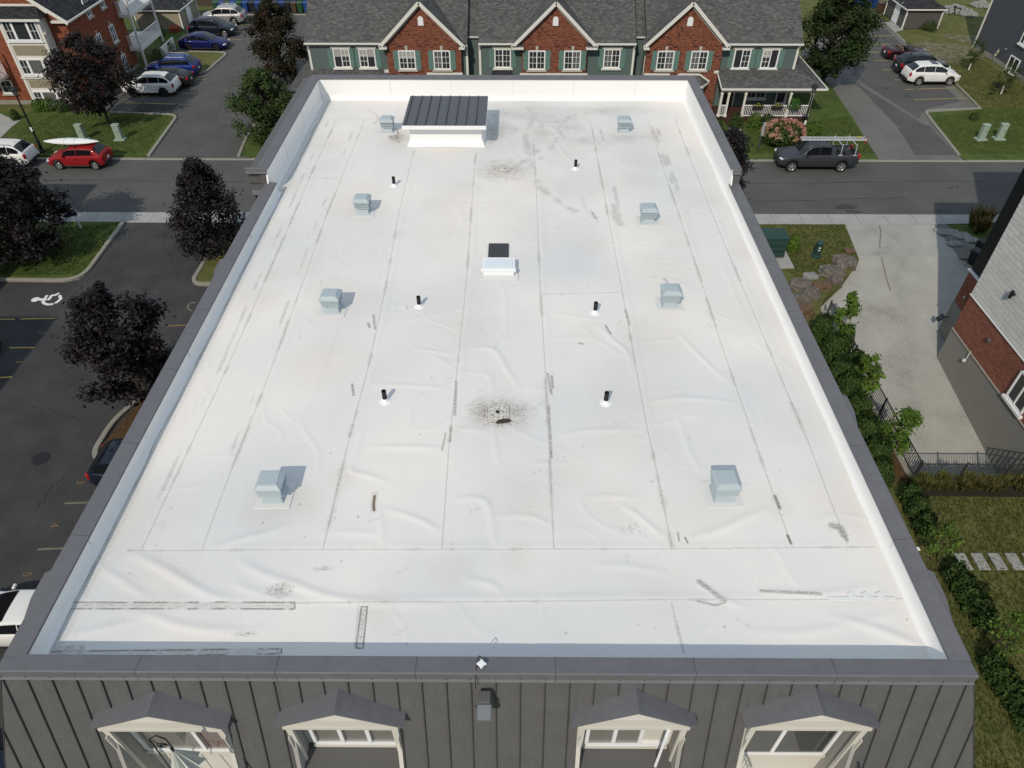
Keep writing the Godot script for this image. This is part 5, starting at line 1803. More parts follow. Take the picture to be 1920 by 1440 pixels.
	for w in h.wins:
		var o := Vector3(w[0], 3.36, TWZ + 0.01)
		window_on(b, o, Vector3.RIGHT, Vector3(0, 0, 1), 1.3, 1.42, 2, 2, 3, w[1], M.cream_pale, w[2])
		for s in [-1, 1]:
			shutter(b, o + Vector3(s * 0.86, 0.0, 0.01), Vector3.RIGHT, Vector3(0, 0, 1), 0.36, 1.4)
		beam(b, "window_head", o + Vector3(-0.78, 1.5, 0.05), o + Vector3(0.78, 1.5, 0.05), 0.08, 0.15, M.cream)
	# ground floor roofs and trims
	var zp := TWZ + 2.5
	if h.side == -1:
		beam(b, "band_course", Vector3(-7.0, 3.05, zg + 0.05), Vector3(gr + 0.05, 3.05, zg + 0.05), 0.12, 0.14, M.cream_pale)
		var pm := MB.new()
		slab_roof(pm, [Vector3(-7.1, 2.45, zg + 1.1), Vector3(gr + 0.15, 2.45, zg + 1.1), Vector3(gr + 0.15, 2.98, zg), Vector3(-7.1, 2.98, zg)], 0.1)
		part(b, "bay_roof", pm, M.shingle)
		var p2 := MB.new()
		slab_roof(p2, [Vector3(-17.7, 2.35, zp), Vector3(gl - 0.05, 2.35, zp), Vector3(gl - 0.05, 3.2, TWZ), Vector3(x0, 3.2, TWZ)], 0.12)
		slab_roof(p2, [Vector3(-17.7, 2.35, zp), Vector3(x0, 3.2, TWZ), Vector3(x0, 3.2, TWZ - 4), Vector3(-17.7, 2.35, TWZ - 4)], 0.12)
		part(b, "porch_roof", p2, M.shingle)
		beam(b, "trim_block", Vector3(gl - 0.35, 3.1, TWZ + 0.1), Vector3(gl + 0.02, 3.1, TWZ + 0.1), 0.5, 0.2, M.cream_pale)
	elif h.side == 0:
		beam(b, "band_course", Vector3(gl - 0.15, 3.02, zg + 0.06), Vector3(gr + 0.15, 3.02, zg + 0.06), 0.14, 0.14, M.cream_pale)
		var pm := MB.new()
		slab_roof(pm, [Vector3(gl, 2.4, zg + 1.2), Vector3(gr + 0.1, 2.4, zg + 1.2), Vector3(gr + 0.1, 2.95, zg), Vector3(gl, 2.95, zg)], 0.1)
		part(b, "bay_roof", pm, M.shingle)
		var p2 := MB.new()
		slab_roof(p2, [Vector3(-2.3, 2.5, TWZ + 0.9), Vector3(0.2, 2.5, TWZ + 0.9), Vector3(-0.4, 3.15, TWZ), Vector3(-1.8, 3.15, TWZ)], 0.08)
		part(b, "bay_roof", p2, M.shingle_dark)
	else:
		porch(b, gr, x1, zp)
		beam(b, "band_course", Vector3(gl, 3.02, zg + 0.06), Vector3(gl + 2.0, 3.02, zg + 0.06), 0.14, 0.14, M.cream_pale)
		# canted bay window with its little roof
		var c0 := 13.6
		var bw := MB.new()
		bw.prism([Vector3(c0 - 1.3, 0.3, zg), Vector3(c0 - 0.8, 0.3, zg + 0.7), Vector3(c0 + 0.8, 0.3, zg + 0.7), Vector3(c0 + 1.3, 0.3, zg)], Vector3(0, 2.05, 0))
		part(b, "bay_window", bw, M.white_paint)
		window_on(b, Vector3(c0, 0.9, zg + 0.7), Vector3.RIGHT, Vector3(0, 0, 1), 1.3, 1.3, 2, 1, 1, "n", null)
		var d := Vector3(0.5, 0, -0.7).normalized()
		window_on(b, Vector3(c0 + 1.05, 0.9, zg + 0.35), d, Vector3(0.7, 0, 0.5).normalized(), 0.68, 1.3, 1, 1, 1, "n", null)
		var br := MB.new()
		for q in [[Vector3(c0 - 0.95, 2.42, zg + 0.95), Vector3(c0 + 0.95, 2.42, zg + 0.95), Vector3(c0 + 0.75, 2.98, zg + 0.05), Vector3(c0 - 0.75, 2.98, zg + 0.05)], [Vector3(c0 + 0.95, 2.42, zg + 0.95), Vector3(c0 + 1.6, 2.42, zg + 0.05), Vector3(c0 + 0.75, 2.98, zg + 0.05)], [Vector3(c0 - 1.6, 2.42, zg + 0.05), Vector3(c0 - 0.95, 2.42, zg + 0.95), Vector3(c0 - 0.75, 2.98, zg + 0.05)]]:
			br.face(q, Vector3(0, 1, 0.2))
		part(b, "bay_roof", br, M.shingle)
		beam(b, "bay_fascia", Vector3(c0 - 0.97, 2.37, zg + 0.97), Vector3(c0 + 0.97, 2.37, zg + 0.97), 0.07, 0.14, M.cream_pale)
		beam(b, "bay_fascia", Vector3(c0 + 0.98, 2.37, zg + 0.95), Vector3(c0 + 1.62, 2.37, zg + 0.06), 0.07, 0.14, M.cream_pale)
		beam(b, "ridge_trim", Vector3(c0 - 0.8, 3.03, zg + 0.06), Vector3(c0 + 0.8, 3.03, zg + 0.06), 0.1, 0.12, M.cream_pale)
		beam(b, "ridge_trim", Vector3(c0 + 0.8, 3.03, zg + 0.07), Vector3(c0 + 1.65, 2.5, zg + 0.1), 0.08, 0.11, M.cream_pale)
		beam(b, "ridge_trim", Vector3(c0 - 0.8, 3.03, zg + 0.07), Vector3(c0 - 1.65, 2.5, zg + 0.1), 0.08, 0.11, M.cream_pale)

func porch(b: Node3D, gr: float, x1: float, zp: float) -> void:
	var xa := gr - 0.1
	var xb := 23.85
	var fl := 0.4
	var dk := MB.new()
	dk.bb(Vector3(xa, fl - 0.16, TWZ + 0.02), Vector3(23.1, fl, zp - 0.15))
	part(b, "porch_floor", dk, M.porch_brown)
	for i in 17:
		var pl := MB.new()
		pl.bb(Vector3(xa + 0.02, fl, TWZ + 0.05 + i * 0.138), Vector3(23.08, fl + 0.012, TWZ + 0.05 + i * 0.138 + 0.128))
		part(b, "porch_board", pl, M.porch_brown)
	var sk := MB.new()
	sk.bb(Vector3(xa, 0, zp - 0.3), Vector3(23.05, fl - 0.161, zp - 0.2))
	part(b, "porch_skirt", sk, M.porch_brown)
	for i in 3:
		var stp := MB.new()
		stp.bb(Vector3(16.55, 0.0, zp - 0.15 + i * 0.3), Vector3(17.75, 0.3 - i * 0.1, zp + 0.15 + i * 0.3))
		part(b, "step", stp, M.porch_brown)
	# roof with a hip round the corner
	var rm := MB.new()
	slab_roof(rm, [Vector3(xa, 2.68, zp), Vector3(xb, 2.68, zp), Vector3(x1 + 0.05, 3.32, TWZ), Vector3(xa, 3.32, TWZ)], 0.12)
	slab_roof(rm, [Vector3(xb, 2.68, zp), Vector3(xb, 2.68, TWZ - 5), Vector3(x1 + 0.05, 3.32, TWZ - 5), Vector3(x1 + 0.05, 3.32, TWZ)], 0.12)
	part(b, "porch_roof", rm, M.shingle)
	beam(b, "gutter", Vector3(xa, 2.63, zp + 0.04), Vector3(xb + 0.05, 2.63, zp + 0.04), 0.11, 0.12, M.cream_pale)
	beam(b, "gutter", Vector3(xb + 0.04, 2.63, zp + 0.02), Vector3(xb + 0.04, 2.63, TWZ - 5), 0.1, 0.12, M.cream_pale)
	beam(b, "roof_flashing", Vector3(xa - 0.02, 2.71, zp), Vector3(xa - 0.02, 3.36, TWZ), 0.06, 0.1, M.cream_pale)
	beam(b, "porch_beam", Vector3(xa + 0.1, 2.45, zp - 0.25), Vector3(23.0, 2.45, zp - 0.25), 0.16, 0.22, M.cream)
	beam(b, "trim_block", Vector3(xa - 0.25, 3.2, TWZ + 0.3), Vector3(xa + 0.12, 3.2, TWZ + 0.3), 0.3, 0.2, M.cream_pale)
	for x in [xa + 0.2, 16.5, 17.8, 21.3, 22.95]:
		var p := MB.new()
		p.cbox(Vector3(x, (fl + 2.4) * 0.5, zp - 0.25), Vector3(0.15, 2.4 - fl, 0.15), 0.015)
		p.cbox(Vector3(x, fl + 0.1, zp - 0.25), Vector3(0.22, 0.2, 0.22), 0.015)
		p.cbox(Vector3(x, 2.2, zp - 0.25), Vector3(0.21, 0.1, 0.21), 0.015)
		part(b, "porch_post", p, M.cream_pale)
	for s in [[xa + 0.28, 16.42], [17.88, 21.22], [21.38, 22.87]]:
		var rl := MB.new()
		rl.box(Vector3((s[0] + s[1]) * 0.5, fl + 0.9, zp - 0.25), Vector3(s[1] - s[0], 0.06, 0.08))
		rl.box(Vector3((s[0] + s[1]) * 0.5, fl + 0.1, zp - 0.25), Vector3(s[1] - s[0], 0.05, 0.06))
		var ro := part(b, "railing", rl, M.white_paint)
		var n := int((s[1] - s[0]) / 0.13)
		for i in n:
			var bl := MB.new()
			bl.box(Vector3(s[0] + (i + 0.5) * (s[1] - s[0]) / n, fl + 0.5, zp - 0.25), Vector3(0.035, 0.76, 0.035))
			part(ro, "baluster", bl, M.white_paint)
	# door, window and shutters behind the porch
	var dr := MB.new()
	dr.bb(Vector3(16.62, fl + 0.01, TWZ + 0.0), Vector3(17.62, fl + 2.0, TWZ + 0.06))
	var dfo := part(b, "door_frame", dr, M.cream_pale)
	var d2 := MB.new()
	d2.bb(Vector3(16.75, fl + 0.03, TWZ + 0.05), Vector3(17.49, fl + 1.9, TWZ + 0.09))
	part(dfo, "door", d2, M.door_black)
	var d3 := MB.new()
	d3.bb(Vector3(16.88, fl + 1.2, TWZ + 0.091), Vector3(17.36, fl + 1.8, TWZ + 0.1))
	part(dfo, "pane", d3, M.window_glass)
	var kb := MB.new()
	kb.lathe([Vector2(0.0, -0.04), Vector2(0.035, -0.02), Vector2(0.035, 0.02), Vector2(0.0, 0.04)], Vector3(17.42, fl + 0.8, TWZ + 0.13), 10)
	part(dfo, "handle", kb, M.alloy)
	window_on(b, Vector3(19.3, fl + 0.62, TWZ + 0.01), Vector3.RIGHT, Vector3(0, 0, 1), 1.6, 1.24, 2, 2, 2, "n", M.cream_pale)
	for s in [-1, 1]:
		shutter(b, Vector3(19.3 + s * 1.05, fl + 0.62, TWZ + 0.02), Vector3.RIGHT, Vector3(0, 0, 1), 0.42, 1.24)
	var d4 := MB.new()
	d4.bb(Vector3(20.95, fl + 0.01, TWZ), Vector3(21.75, fl + 2.0, TWZ + 0.07))
	part(b, "side_door", d4, M.cream_pale)
	var d5 := MB.new()
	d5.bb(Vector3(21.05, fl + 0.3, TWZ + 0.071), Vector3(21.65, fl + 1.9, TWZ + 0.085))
	part(b, "side_door_glass", d5, M.room_dark_pane)

# ---------------------------------------------------------------- brick apartment house
func build_apartment() -> void:
	var b := thing("apartment_house", "red brick apartment house with white bay windows and tan panels", "house", Vector3(-40, 0, -63.5))
	var xe := -34.8
	var zf := -59.0
	var zb := -68.0
	var ey := 6.66
	var wm := MB.new()
	wm.bb(Vector3(-52, 0.0, zb), Vector3(xe, ey, zf))
	part(b, "wall", wm, M.brick_apt)
	var fd := MB.new()
	fd.bb(Vector3(-52.05, 0, zb - 0.05), Vector3(xe + 0.05, 0.35, zf + 0.05))
	part(b, "foundation", fd, M.kerb_stone)
	# gable roof, ridge running back from the street
	var xr := -41.2
	var ry := 11.5
	var gm := MB.new()
	gm.prism([Vector3(xr * 2 - xe, ey, zf), Vector3(xe, ey, zf), Vector3(xr, ry - 0.2, zf)], Vector3(0, 0, -0.3))
	part(b, "gable_wall", gm, M.brick_apt)
	var rm := MB.new()
	var sl := (ry - ey) / (xe - xr)
	slab_roof(rm, [Vector3(xr, ry, zf + 0.35), Vector3(xe + 0.4, ey - sl * 0.4 + 0.1, zf + 0.35), Vector3(xe + 0.4, ey - sl * 0.4 + 0.1, zb - 0.4), Vector3(xr, ry, zb - 0.4)], 0.15)
	slab_roof(rm, [Vector3(xr, ry, zf + 0.35), Vector3(xr * 2 - xe - 0.4, ey - sl * 0.4 + 0.1, zf + 0.35), Vector3(xr * 2 - xe - 0.4, ey - sl * 0.4 + 0.1, zb - 0.4), Vector3(xr, ry, zb - 0.4)], 0.15)
	part(b, "roof", rm, M.shingle_dark)
	beam(b, "bargeboard", Vector3(xr, ry - 0.12, zf + 0.38), Vector3(xe + 0.42, ey - sl * 0.42 - 0.02, zf + 0.38), 0.07, 0.26, M.cream_pale)
	beam(b, "gutter", Vector3(xe + 0.45, ey - 0.25, zf + 0.35), Vector3(xe + 0.45, ey - 0.25, zb - 0.4), 0.1, 0.12, M.cream_pale)
	beam(b, "eave_return", Vector3(xe - 0.9, ey - 0.25, zf + 0.18), Vector3(xe + 0.4, ey - 0.25, zf + 0.18), 0.36, 0.14, M.cream_pale)
	# white bay
	var bx0 := -39.35
	var bx1 := -36.2
	var bz := -58.0
	var bw := MB.new()
	bw.bb(Vector3(bx0, 0.2, zf), Vector3(bx1, 6.85, bz))
	var bay := part(b, "bay", bw, M.cream_pale)
	lap_wall(b, "bay_side", Vector3(bx1, 0.3, zf), Vector3(0, 0, 1), 1.0, 6.5, Vector3(1, 0, 0), M.cream_pale)
	var ww := bx1 - bx0 - 0.55
	var bc := (bx0 + bx1) * 0.5
	for r in [[5.3, 1.4, "nnn", 0.02], [2.75, 1.2, "nff", 0.02], [0.42, 1.05, "nff", 0.02]]:
		window_on(b, Vector3(bc - ww * 0.5 + 0.36, r[0], bz), Vector3.RIGHT, Vector3(0, 0, 1), 0.72, r[1], 1, 2, 2, r[2], null)
		window_on(b, Vector3(bc, r[0], bz), Vector3.RIGHT, Vector3(0, 0, 1), ww - 1.44, r[1], 1, 1, 1, (r[2] as String).substr(1), null)
		window_on(b, Vector3(bc + ww * 0.5 - 0.36, r[0], bz), Vector3.RIGHT, Vector3(0, 0, 1), 0.72, r[1], 1, 2, 2, "n", null)
		beam(bay, "window_sill", Vector3(bc - ww * 0.5 - 0.1, r[0] - 0.08, bz + 0.06), Vector3(bc + ww * 0.5 + 0.1, r[0] - 0.08, bz + 0.06), 0.14, 0.1, M.white_paint)
	for r in [[4.2, 0.75], [1.72, 0.62]]:
		lap_wall(b, "tan_panel", Vector3(bc - ww * 0.5 + 0.05, r[0], bz), Vector3.RIGHT, ww - 0.1, r[1], Vector3(0, 0, 1), M.siding_tan, 0.09)
	beam(bay, "band", Vector3(bx0 - 0.06, 2.5, bz + 0.04), Vector3(bx1 + 0.06, 2.5, bz + 0.04), 0.12, 0.12, M.cream)
	for s in [bx0 + 0.1, bx1 - 0.1]:
		beam(bay, "corner_board", Vector3(s, 0.2, bz + 0.02), Vector3(s, 6.8, bz + 0.0201), 0.2, 0.05, M.cream_pale)
	for y in [1.3, 3.6, 5.8]:
		beam(bay, "bracket", Vector3(bx1, y, bz - 0.1), Vector3(bx1 + 0.16, y, bz - 0.1), 0.2, 0.16, M.cream)
	# roof of the bay
	var br := MB.new()
	slab_roof(br, [Vector3(bx0 - 0.3, 6.9, bz + 0.3), Vector3(bx1 + 0.3, 6.9, bz + 0.3), Vector3(bx1 - 0.3, 7.5, zf), Vector3(bx0 + 0.3, 7.5, zf)], 0.1)
	slab_roof(br, [Vector3(bx1 + 0.3, 6.9, bz + 0.3), Vector3(bx1 + 0.3, 6.9, zf), Vector3(bx1 - 0.3, 7.5, zf)], 0.1)
	part(b, "bay_roof", br, M.shingle_dark)
	beam(b, "bay_fascia", Vector3(bx0 - 0.32, 6.82, bz + 0.32), Vector3(bx1 + 0.32, 6.82, bz + 0.32), 0.08, 0.16, M.cream_pale)
	beam(b, "bay_ridge_trim", Vector3(bx0 - 0.3, 7.55, zf + 0.05), Vector3(bx1 - 0.3, 7.55, zf + 0.05), 0.1, 0.14, M.cream_pale)
	beam(b, "bay_ridge_trim", Vector3(bx1 - 0.3, 7.55, zf + 0.06), Vector3(bx1 + 0.35, 7.02, zf + 0.1), 0.1, 0.14, M.cream_pale)
	# side windows
	for q in [[168, 31], [193, 14], [193, 96], [217, 78], [239, 132]]:
		var p := GX(q[0], q[1], xe)
		window_on(b, p, Vector3(0, 0, -1), Vector3(1, 0, 0), 0.8, 1.35, 2, 1, 2, "n", M.sill_concrete)
		var ks := MB.new()
		ks.prism([p + Vector3(0, 1.35, -0.07), p + Vector3(0, 1.35, 0.07), p + Vector3(0, 1.62, 0.1), p + Vector3(0, 1.62, -0.1)], Vector3(0.05, 0, 0))
		part(b, "keystone", ks, M.sill_concrete)
	# entrance wing left of the bay
	window_on(b, Vector3(-41.6, 0.9, zf), Vector3.RIGHT, Vector3(0, 0, 1), 1.0, 1.1, 1, 2, 2, "n", M.sill_concrete)
	var bf := MB.new()
	bf.bb(Vector3(-44.6, 2.2, zf), Vector3(-41.1, 2.4, zf + 1.3))
	var bfo := part(b, "balcony", bf, M.cream_pale)
	balcony_rail(bfo, Vector3(-44.6, 2.4, zf + 1.25), Vector3(-41.15, 2.4, zf + 1.25))
	balcony_rail(bfo, Vector3(-41.15, 2.4, zf + 1.25), Vector3(-41.15, 2.4, zf + 0.02))
	beam(b, "balcony_post", Vector3(-41.2, 2.4, zf + 1.2), Vector3(-41.2, 5.0, zf + 1.2001), 0.13, 0.13, M.cream_pale)
	# rear balconies
	var cx := -33.75
	var cz := -67.3
	for q in [[258, 91], [236, 28]]:
		var fy := GZ(q[0], q[1], cz).y
		var sm := MB.new()
		sm.bb(Vector3(xe - 1.6, fy - 0.24, -72.2), Vector3(cx, fy, cz - 0.02))
		var so := part(b, "rear_balcony", sm, M.cream_pale)
		balcony_rail(so, Vector3(xe - 0.1, fy, cz - 0.06), Vector3(cx - 0.04, fy, cz - 0.06))
		balcony_rail(so, Vector3(cx - 0.04, fy, cz - 0.06), Vector3(cx - 0.04, fy, -72.2))
	for z in [cz - 0.1, -72.1]:
		beam(b, "balcony_column", Vector3(cx - 0.06, 0, z), Vector3(cx - 0.06, 7.0, z + 0.0001), 0.16, 0.16, M.cream_pale)
	var pf := MB.new()
	pf.bb(Vector3(-33.0, 0, -72.4), Vector3(-32.9, 1.25, -69.2))
	part(b, "privacy_screen", pf, M.cream_pale)
func balcony_rail(p: Node3D, a: Vector3, e: Vector3) -> void:
	var d := (e - a).normalized()
	var s := d.cross(Vector3.UP)
	var bs := Basis(d, Vector3.UP, s)
	var l := a.distance_to(e)
	var mb := MB.new()
	mb.box((a + e) * 0.5 + Vector3(0, 1.0, 0), Vector3(l, 0.06, 0.07), bs)
	mb.box((a + e) * 0.5 + Vector3(0, 0.1, 0), Vector3(l, 0.05, 0.05), bs)
	var n := int(l / 0.12)
	for i in n:
		mb.box(a + d * ((i + 0.5) * l / n) + Vector3(0, 0.55, 0), Vector3(0.03, 0.9, 0.03), bs)
	part(p, "railing", mb, M.white_paint)

# ---------------------------------------------------------------- white-panelled building beside the drive
func build_right_building() -> void:
	var X := 21.9
	var zc := -28.2
	var b := thing("panelled_building", "tall building with white panels above red brick and grey stucco beside concrete drive", "building", Vector3(28, -1.5, -20))
	var ys := 0.9
	var yb := 3.0
	var top := 13.1
	var z1 := -6.0
	var s1 := MB.new()
	s1.bb(Vector3(X + 0.0, -3.0, zc), Vector3(38, ys, z1))
	part(b, "stucco_wall", s1, M.stucco_grey)
	var s2 := MB.new()
	s2.bb(Vector3(X + 0.02, ys, zc + 0.03), Vector3(38, yb, z1))
	part(b, "brick_wall", s2, M.brick_right)
	var s3 := MB.new()
	s3.bb(Vector3(X + 0.04, yb, zc + 0.03), Vector3(38, top, z1))
	part(b, "backing_wall", s3, flat("panel_joint", lin(.1, .1, .098), 0.8))
	beam(b, "sill_strip", Vector3(X, ys + 0.02, zc), Vector3(X, ys + 0.02, z1), 0.1, 0.05, flat("strip_pale", lin(.3, .28, .24), 0.7))
	beam(b, "panel_base_strip", Vector3(X + 0.01, yb, zc), Vector3(X + 0.01, yb, z1), 0.1, 0.05, M.white_paint)
	# upper block, set back
	var s4 := MB.new()
	s4.bb(Vector3(X + 2.9, top, zc + 0.05), Vector3(38, top + 4.0, z1))
	part(b, "upper_storey", s4, M.siding_dark)
	# white panels laid in courses
	var pm := MB.new()
	pm.cbox(Vector3.ZERO, Vector3(0.06, 0.212, 0.57), 0.008)
	var ms := pm.mesh()
	var tones := [flat("panel_a", lin(.66, .66, .64), 0.5), flat("panel_b", lin(.63, .63, .61), 0.5), flat("panel_c", lin(.69, .69, .67), 0.5)]
	var half := MB.new()
	half.cbox(Vector3.ZERO, Vector3(0.06, 0.212, 0.27), 0.008)
	var mh := half.mesh()
	for r in 24:
		var y := yb + 0.15 + r * 0.242
		var zz := zc + 0.03
		if r % 2 == 1:
			shared_part(b, "wall_panel", mh, tones[(r * 5) % 3], Vector3(X + 0.02, y, zz + 0.15))
			zz += 0.3
		for k in 10:
			var q := Vector3(X + 0.02, y, zz + 0.3 + k * 0.6)
			shared_part(b, "wall_panel", ms, tones[rng.randi() % 3], q)
	var pl := MB.new()
	pl.bb(Vector3(X + 0.005, yb + 0.05, zc + 6.35), Vector3(X + 0.039, top, z1))
	part(b, "panel_field", pl, M.panel_a)
	var pu := MB.new()
	pu.bb(Vector3(X + 0.005, yb + 24 * 0.242 + 0.04, zc + 0.03), Vector3(X + 0.039, top, zc + 6.3))
	part(b, "panel_field", pu, M.panel_a)
	# recessed darker wing towards the street
	var X2 := 22.75
	var z2 := -30.2
	var w1 := MB.new()
	w1.bb(Vector3(X2, -3, z2), Vector3(36, 1.15, zc - 0.001))
	part(b, "wing_stucco", w1, M.stucco_grey)
	var w2 := MB.new()
	w2.bb(Vector3(X2 + 0.03, 1.15, z2 + 0.02), Vector3(36, 3.1, zc - 0.001))
	part(b, "wing_brick", w2, M.brick_right)
	var w3 := MB.new()
	w3.bb(Vector3(X2 + 0.05, 3.1, z2 + 0.03), Vector3(36, 11.0, zc - 0.001))
	part(b, "wing_cladding", w3, M.black_metal)
	beam(b, "wing_cap", Vector3(X2 - 0.02, 3.1, z2), Vector3(X2 - 0.02, 3.1, zc), 0.16, 0.06, M.white_paint)
	# fittings
	var lp := GX(1903, 552, X)
	var l1 := MB.new()
	l1.cyl(lp + Vector3(-0.16, 0.18, 0), lp + Vector3(-0.16, -0.18, 0), 0.075, 0.075, 14)
	l1.box(lp + Vector3(-0.06, 0, 0), Vector3(0.14, 0.12, 0.1))
	part(b, "wall_light", l1, M.black_metal)
	var vp := GX(1857, 638, X)
	var v1 := MB.new()
	v1.cbox(vp + Vector3(-0.06, 0, 0), Vector3(0.14, 0.18, 0.2), 0.03)
	part(b, "vent_hood", v1, M.mansard_metal)
	var fp := GX(1811, 676, X)
	var f1 := MB.new()
	f1.cyl(fp + Vector3(-0.06, 0.05, 0.02), fp + Vector3(-0.06, 0.62, 0.05), 0.03, 0.03, 8)
	f1.lathe([Vector2(0.0, 0.1), Vector2(0.07, 0.08), Vector2(0.1, 0.0), Vector2(0.07, -0.06), Vector2(0.0, -0.08)], fp + Vector3(-0.1, 0, 0), 12)
	part(b, "filler_pipe", f1, flat("pipe_pale", lin(.5, .5, .48), 0.5))
	window_on(b, GX(1896, 752, X) + Vector3(-0.0, 0.0, 0.25), Vector3(0, 0, 1), Vector3(-1, 0, 0), 1.25, 1.5, 2, 1, 1, "n", M.white_paint)
	for q in [[1777, 595], [1770, 600]]:
		var sp := GX(q[0], q[1], X2)
		var sm := MB.new()
		sm.cyl(sp + Vector3(-0.02, 0, 0), sp + Vector3(-0.3, 0.1, 0), 0.03, 0.03, 8)
		sm.cbox(sp + Vector3(-0.32, 0.08, 0), Vector3(0.16, 0.16, 0.26), 0.02)
		part(b, "spot_lamp", sm, M.black_metal)
	var vg := GX(1810, 558, X2)
	var vm := MB.new()
	vm.cbox(vg + Vector3(-0.04, 0, 0), Vector3(0.1, 0.12, 0.14), 0.02)
	part(b, "vent_hood", vm, flat("vent_pale", lin(.4, .38, .35), 0.6))

# ---------------------------------------------------------------- sheds, far house, neighbours out of frame
func shed(label: String, x0: float, x1: float, z0: float, z1: float, h: float, m: Material, door_x: float, door_side: int) -> void:
	var b := thing("shed", label, "shed", Vector3((x0 + x1) * 0.5, 0, (z0 + z1) * 0.5))
	var c := MB.new()
	c.bb(Vector3(x0 + 0.03, 0, z1 + 0.03), Vector3(x1 - 0.03, h, z0 - 0.03))
	part(b, "wall_core", c, m)
	lap_wall(b, "siding", Vector3(x0, 0.05, z0 - 0.03), Vector3.RIGHT, x1 - x0, h - 0.05, Vector3(0, 0, 1), m, 0.1)
	lap_wall(b, "siding", Vector3(x0 + 0.03, 0.05, z1), Vector3(0, 0, 1), z0 - z1, h - 0.05, Vector3(-1, 0, 0), m, 0.1)
	lap_wall(b, "siding", Vector3(x1 - 0.03, 0.05, z1), Vector3(0, 0, 1), z0 - z1, h - 0.05, Vector3(1, 0, 0), m, 0.1)
	for p in [Vector3(x0, 0, z0), Vector3(x1, 0, z0), Vector3(x0 if door_side < 0 else x1, 0, z1)]:
		beam(b, "corner_board", p, p + Vector3(0, h, 0.0001), 0.12, 0.12, M.cream_pale)
	var rm := MB.new()
	var cx := (x0 + x1) * 0.5
	var o := 0.25
	var rh := h + 1.0
	var k := minf(1.6, (z0 - z1) * 0.45)
	var rA := Vector3(cx, rh, z0 - k)
	var rB := Vector3(cx, rh, z1 + k)
	var a := Vector3(x0 - o, h, z0 + o)
	var e := Vector3(x1 + o, h, z0 + o)
	var f := Vector3(x1 + o, h, z1 - o)
	var g := Vector3(x0 - o, h, z1 - o)
	slab_roof(rm, [a, e, rA], 0.08)
	slab_roof(rm, [e, f, rB, rA], 0.08)
	slab_roof(rm, [g, a, rA, rB], 0.08)
	slab_roof(rm, [f, g, rB], 0.08)
	part(b, "roof", rm, M.shingle_dark)
	beam(b, "fascia", a + Vector3(0, -0.06, 0.03), e + Vector3(0, -0.06, 0.03), 0.05, 0.12, M.cream_pale)
	var sx := x0 - o - 0.03 if door_side < 0 else x1 + o + 0.03
	beam(b, "fascia", Vector3(sx, h - 0.06, z0 + o), Vector3(sx, h - 0.06, z1 - o), 0.05, 0.12, M.cream_pale)
	var dm := MB.new()
	var dx := x0 if door_side < 0 else x1
	dm.bb(Vector3(dx - 0.05, 0.05, door_x - 0.5), Vector3(dx + 0.05, 2.0, door_x + 0.5))
	var dd := part(b, "door", dm, M.white_paint)
	for s in [-1, 1]:
		beam(dd, "door_trim", Vector3(dx + door_side * 0.05, 0, door_x + s * 0.58), Vector3(dx + door_side * 0.05, 2.1, door_x + s * 0.58 + 0.0001), 0.05, 0.12, M.cream_pale)

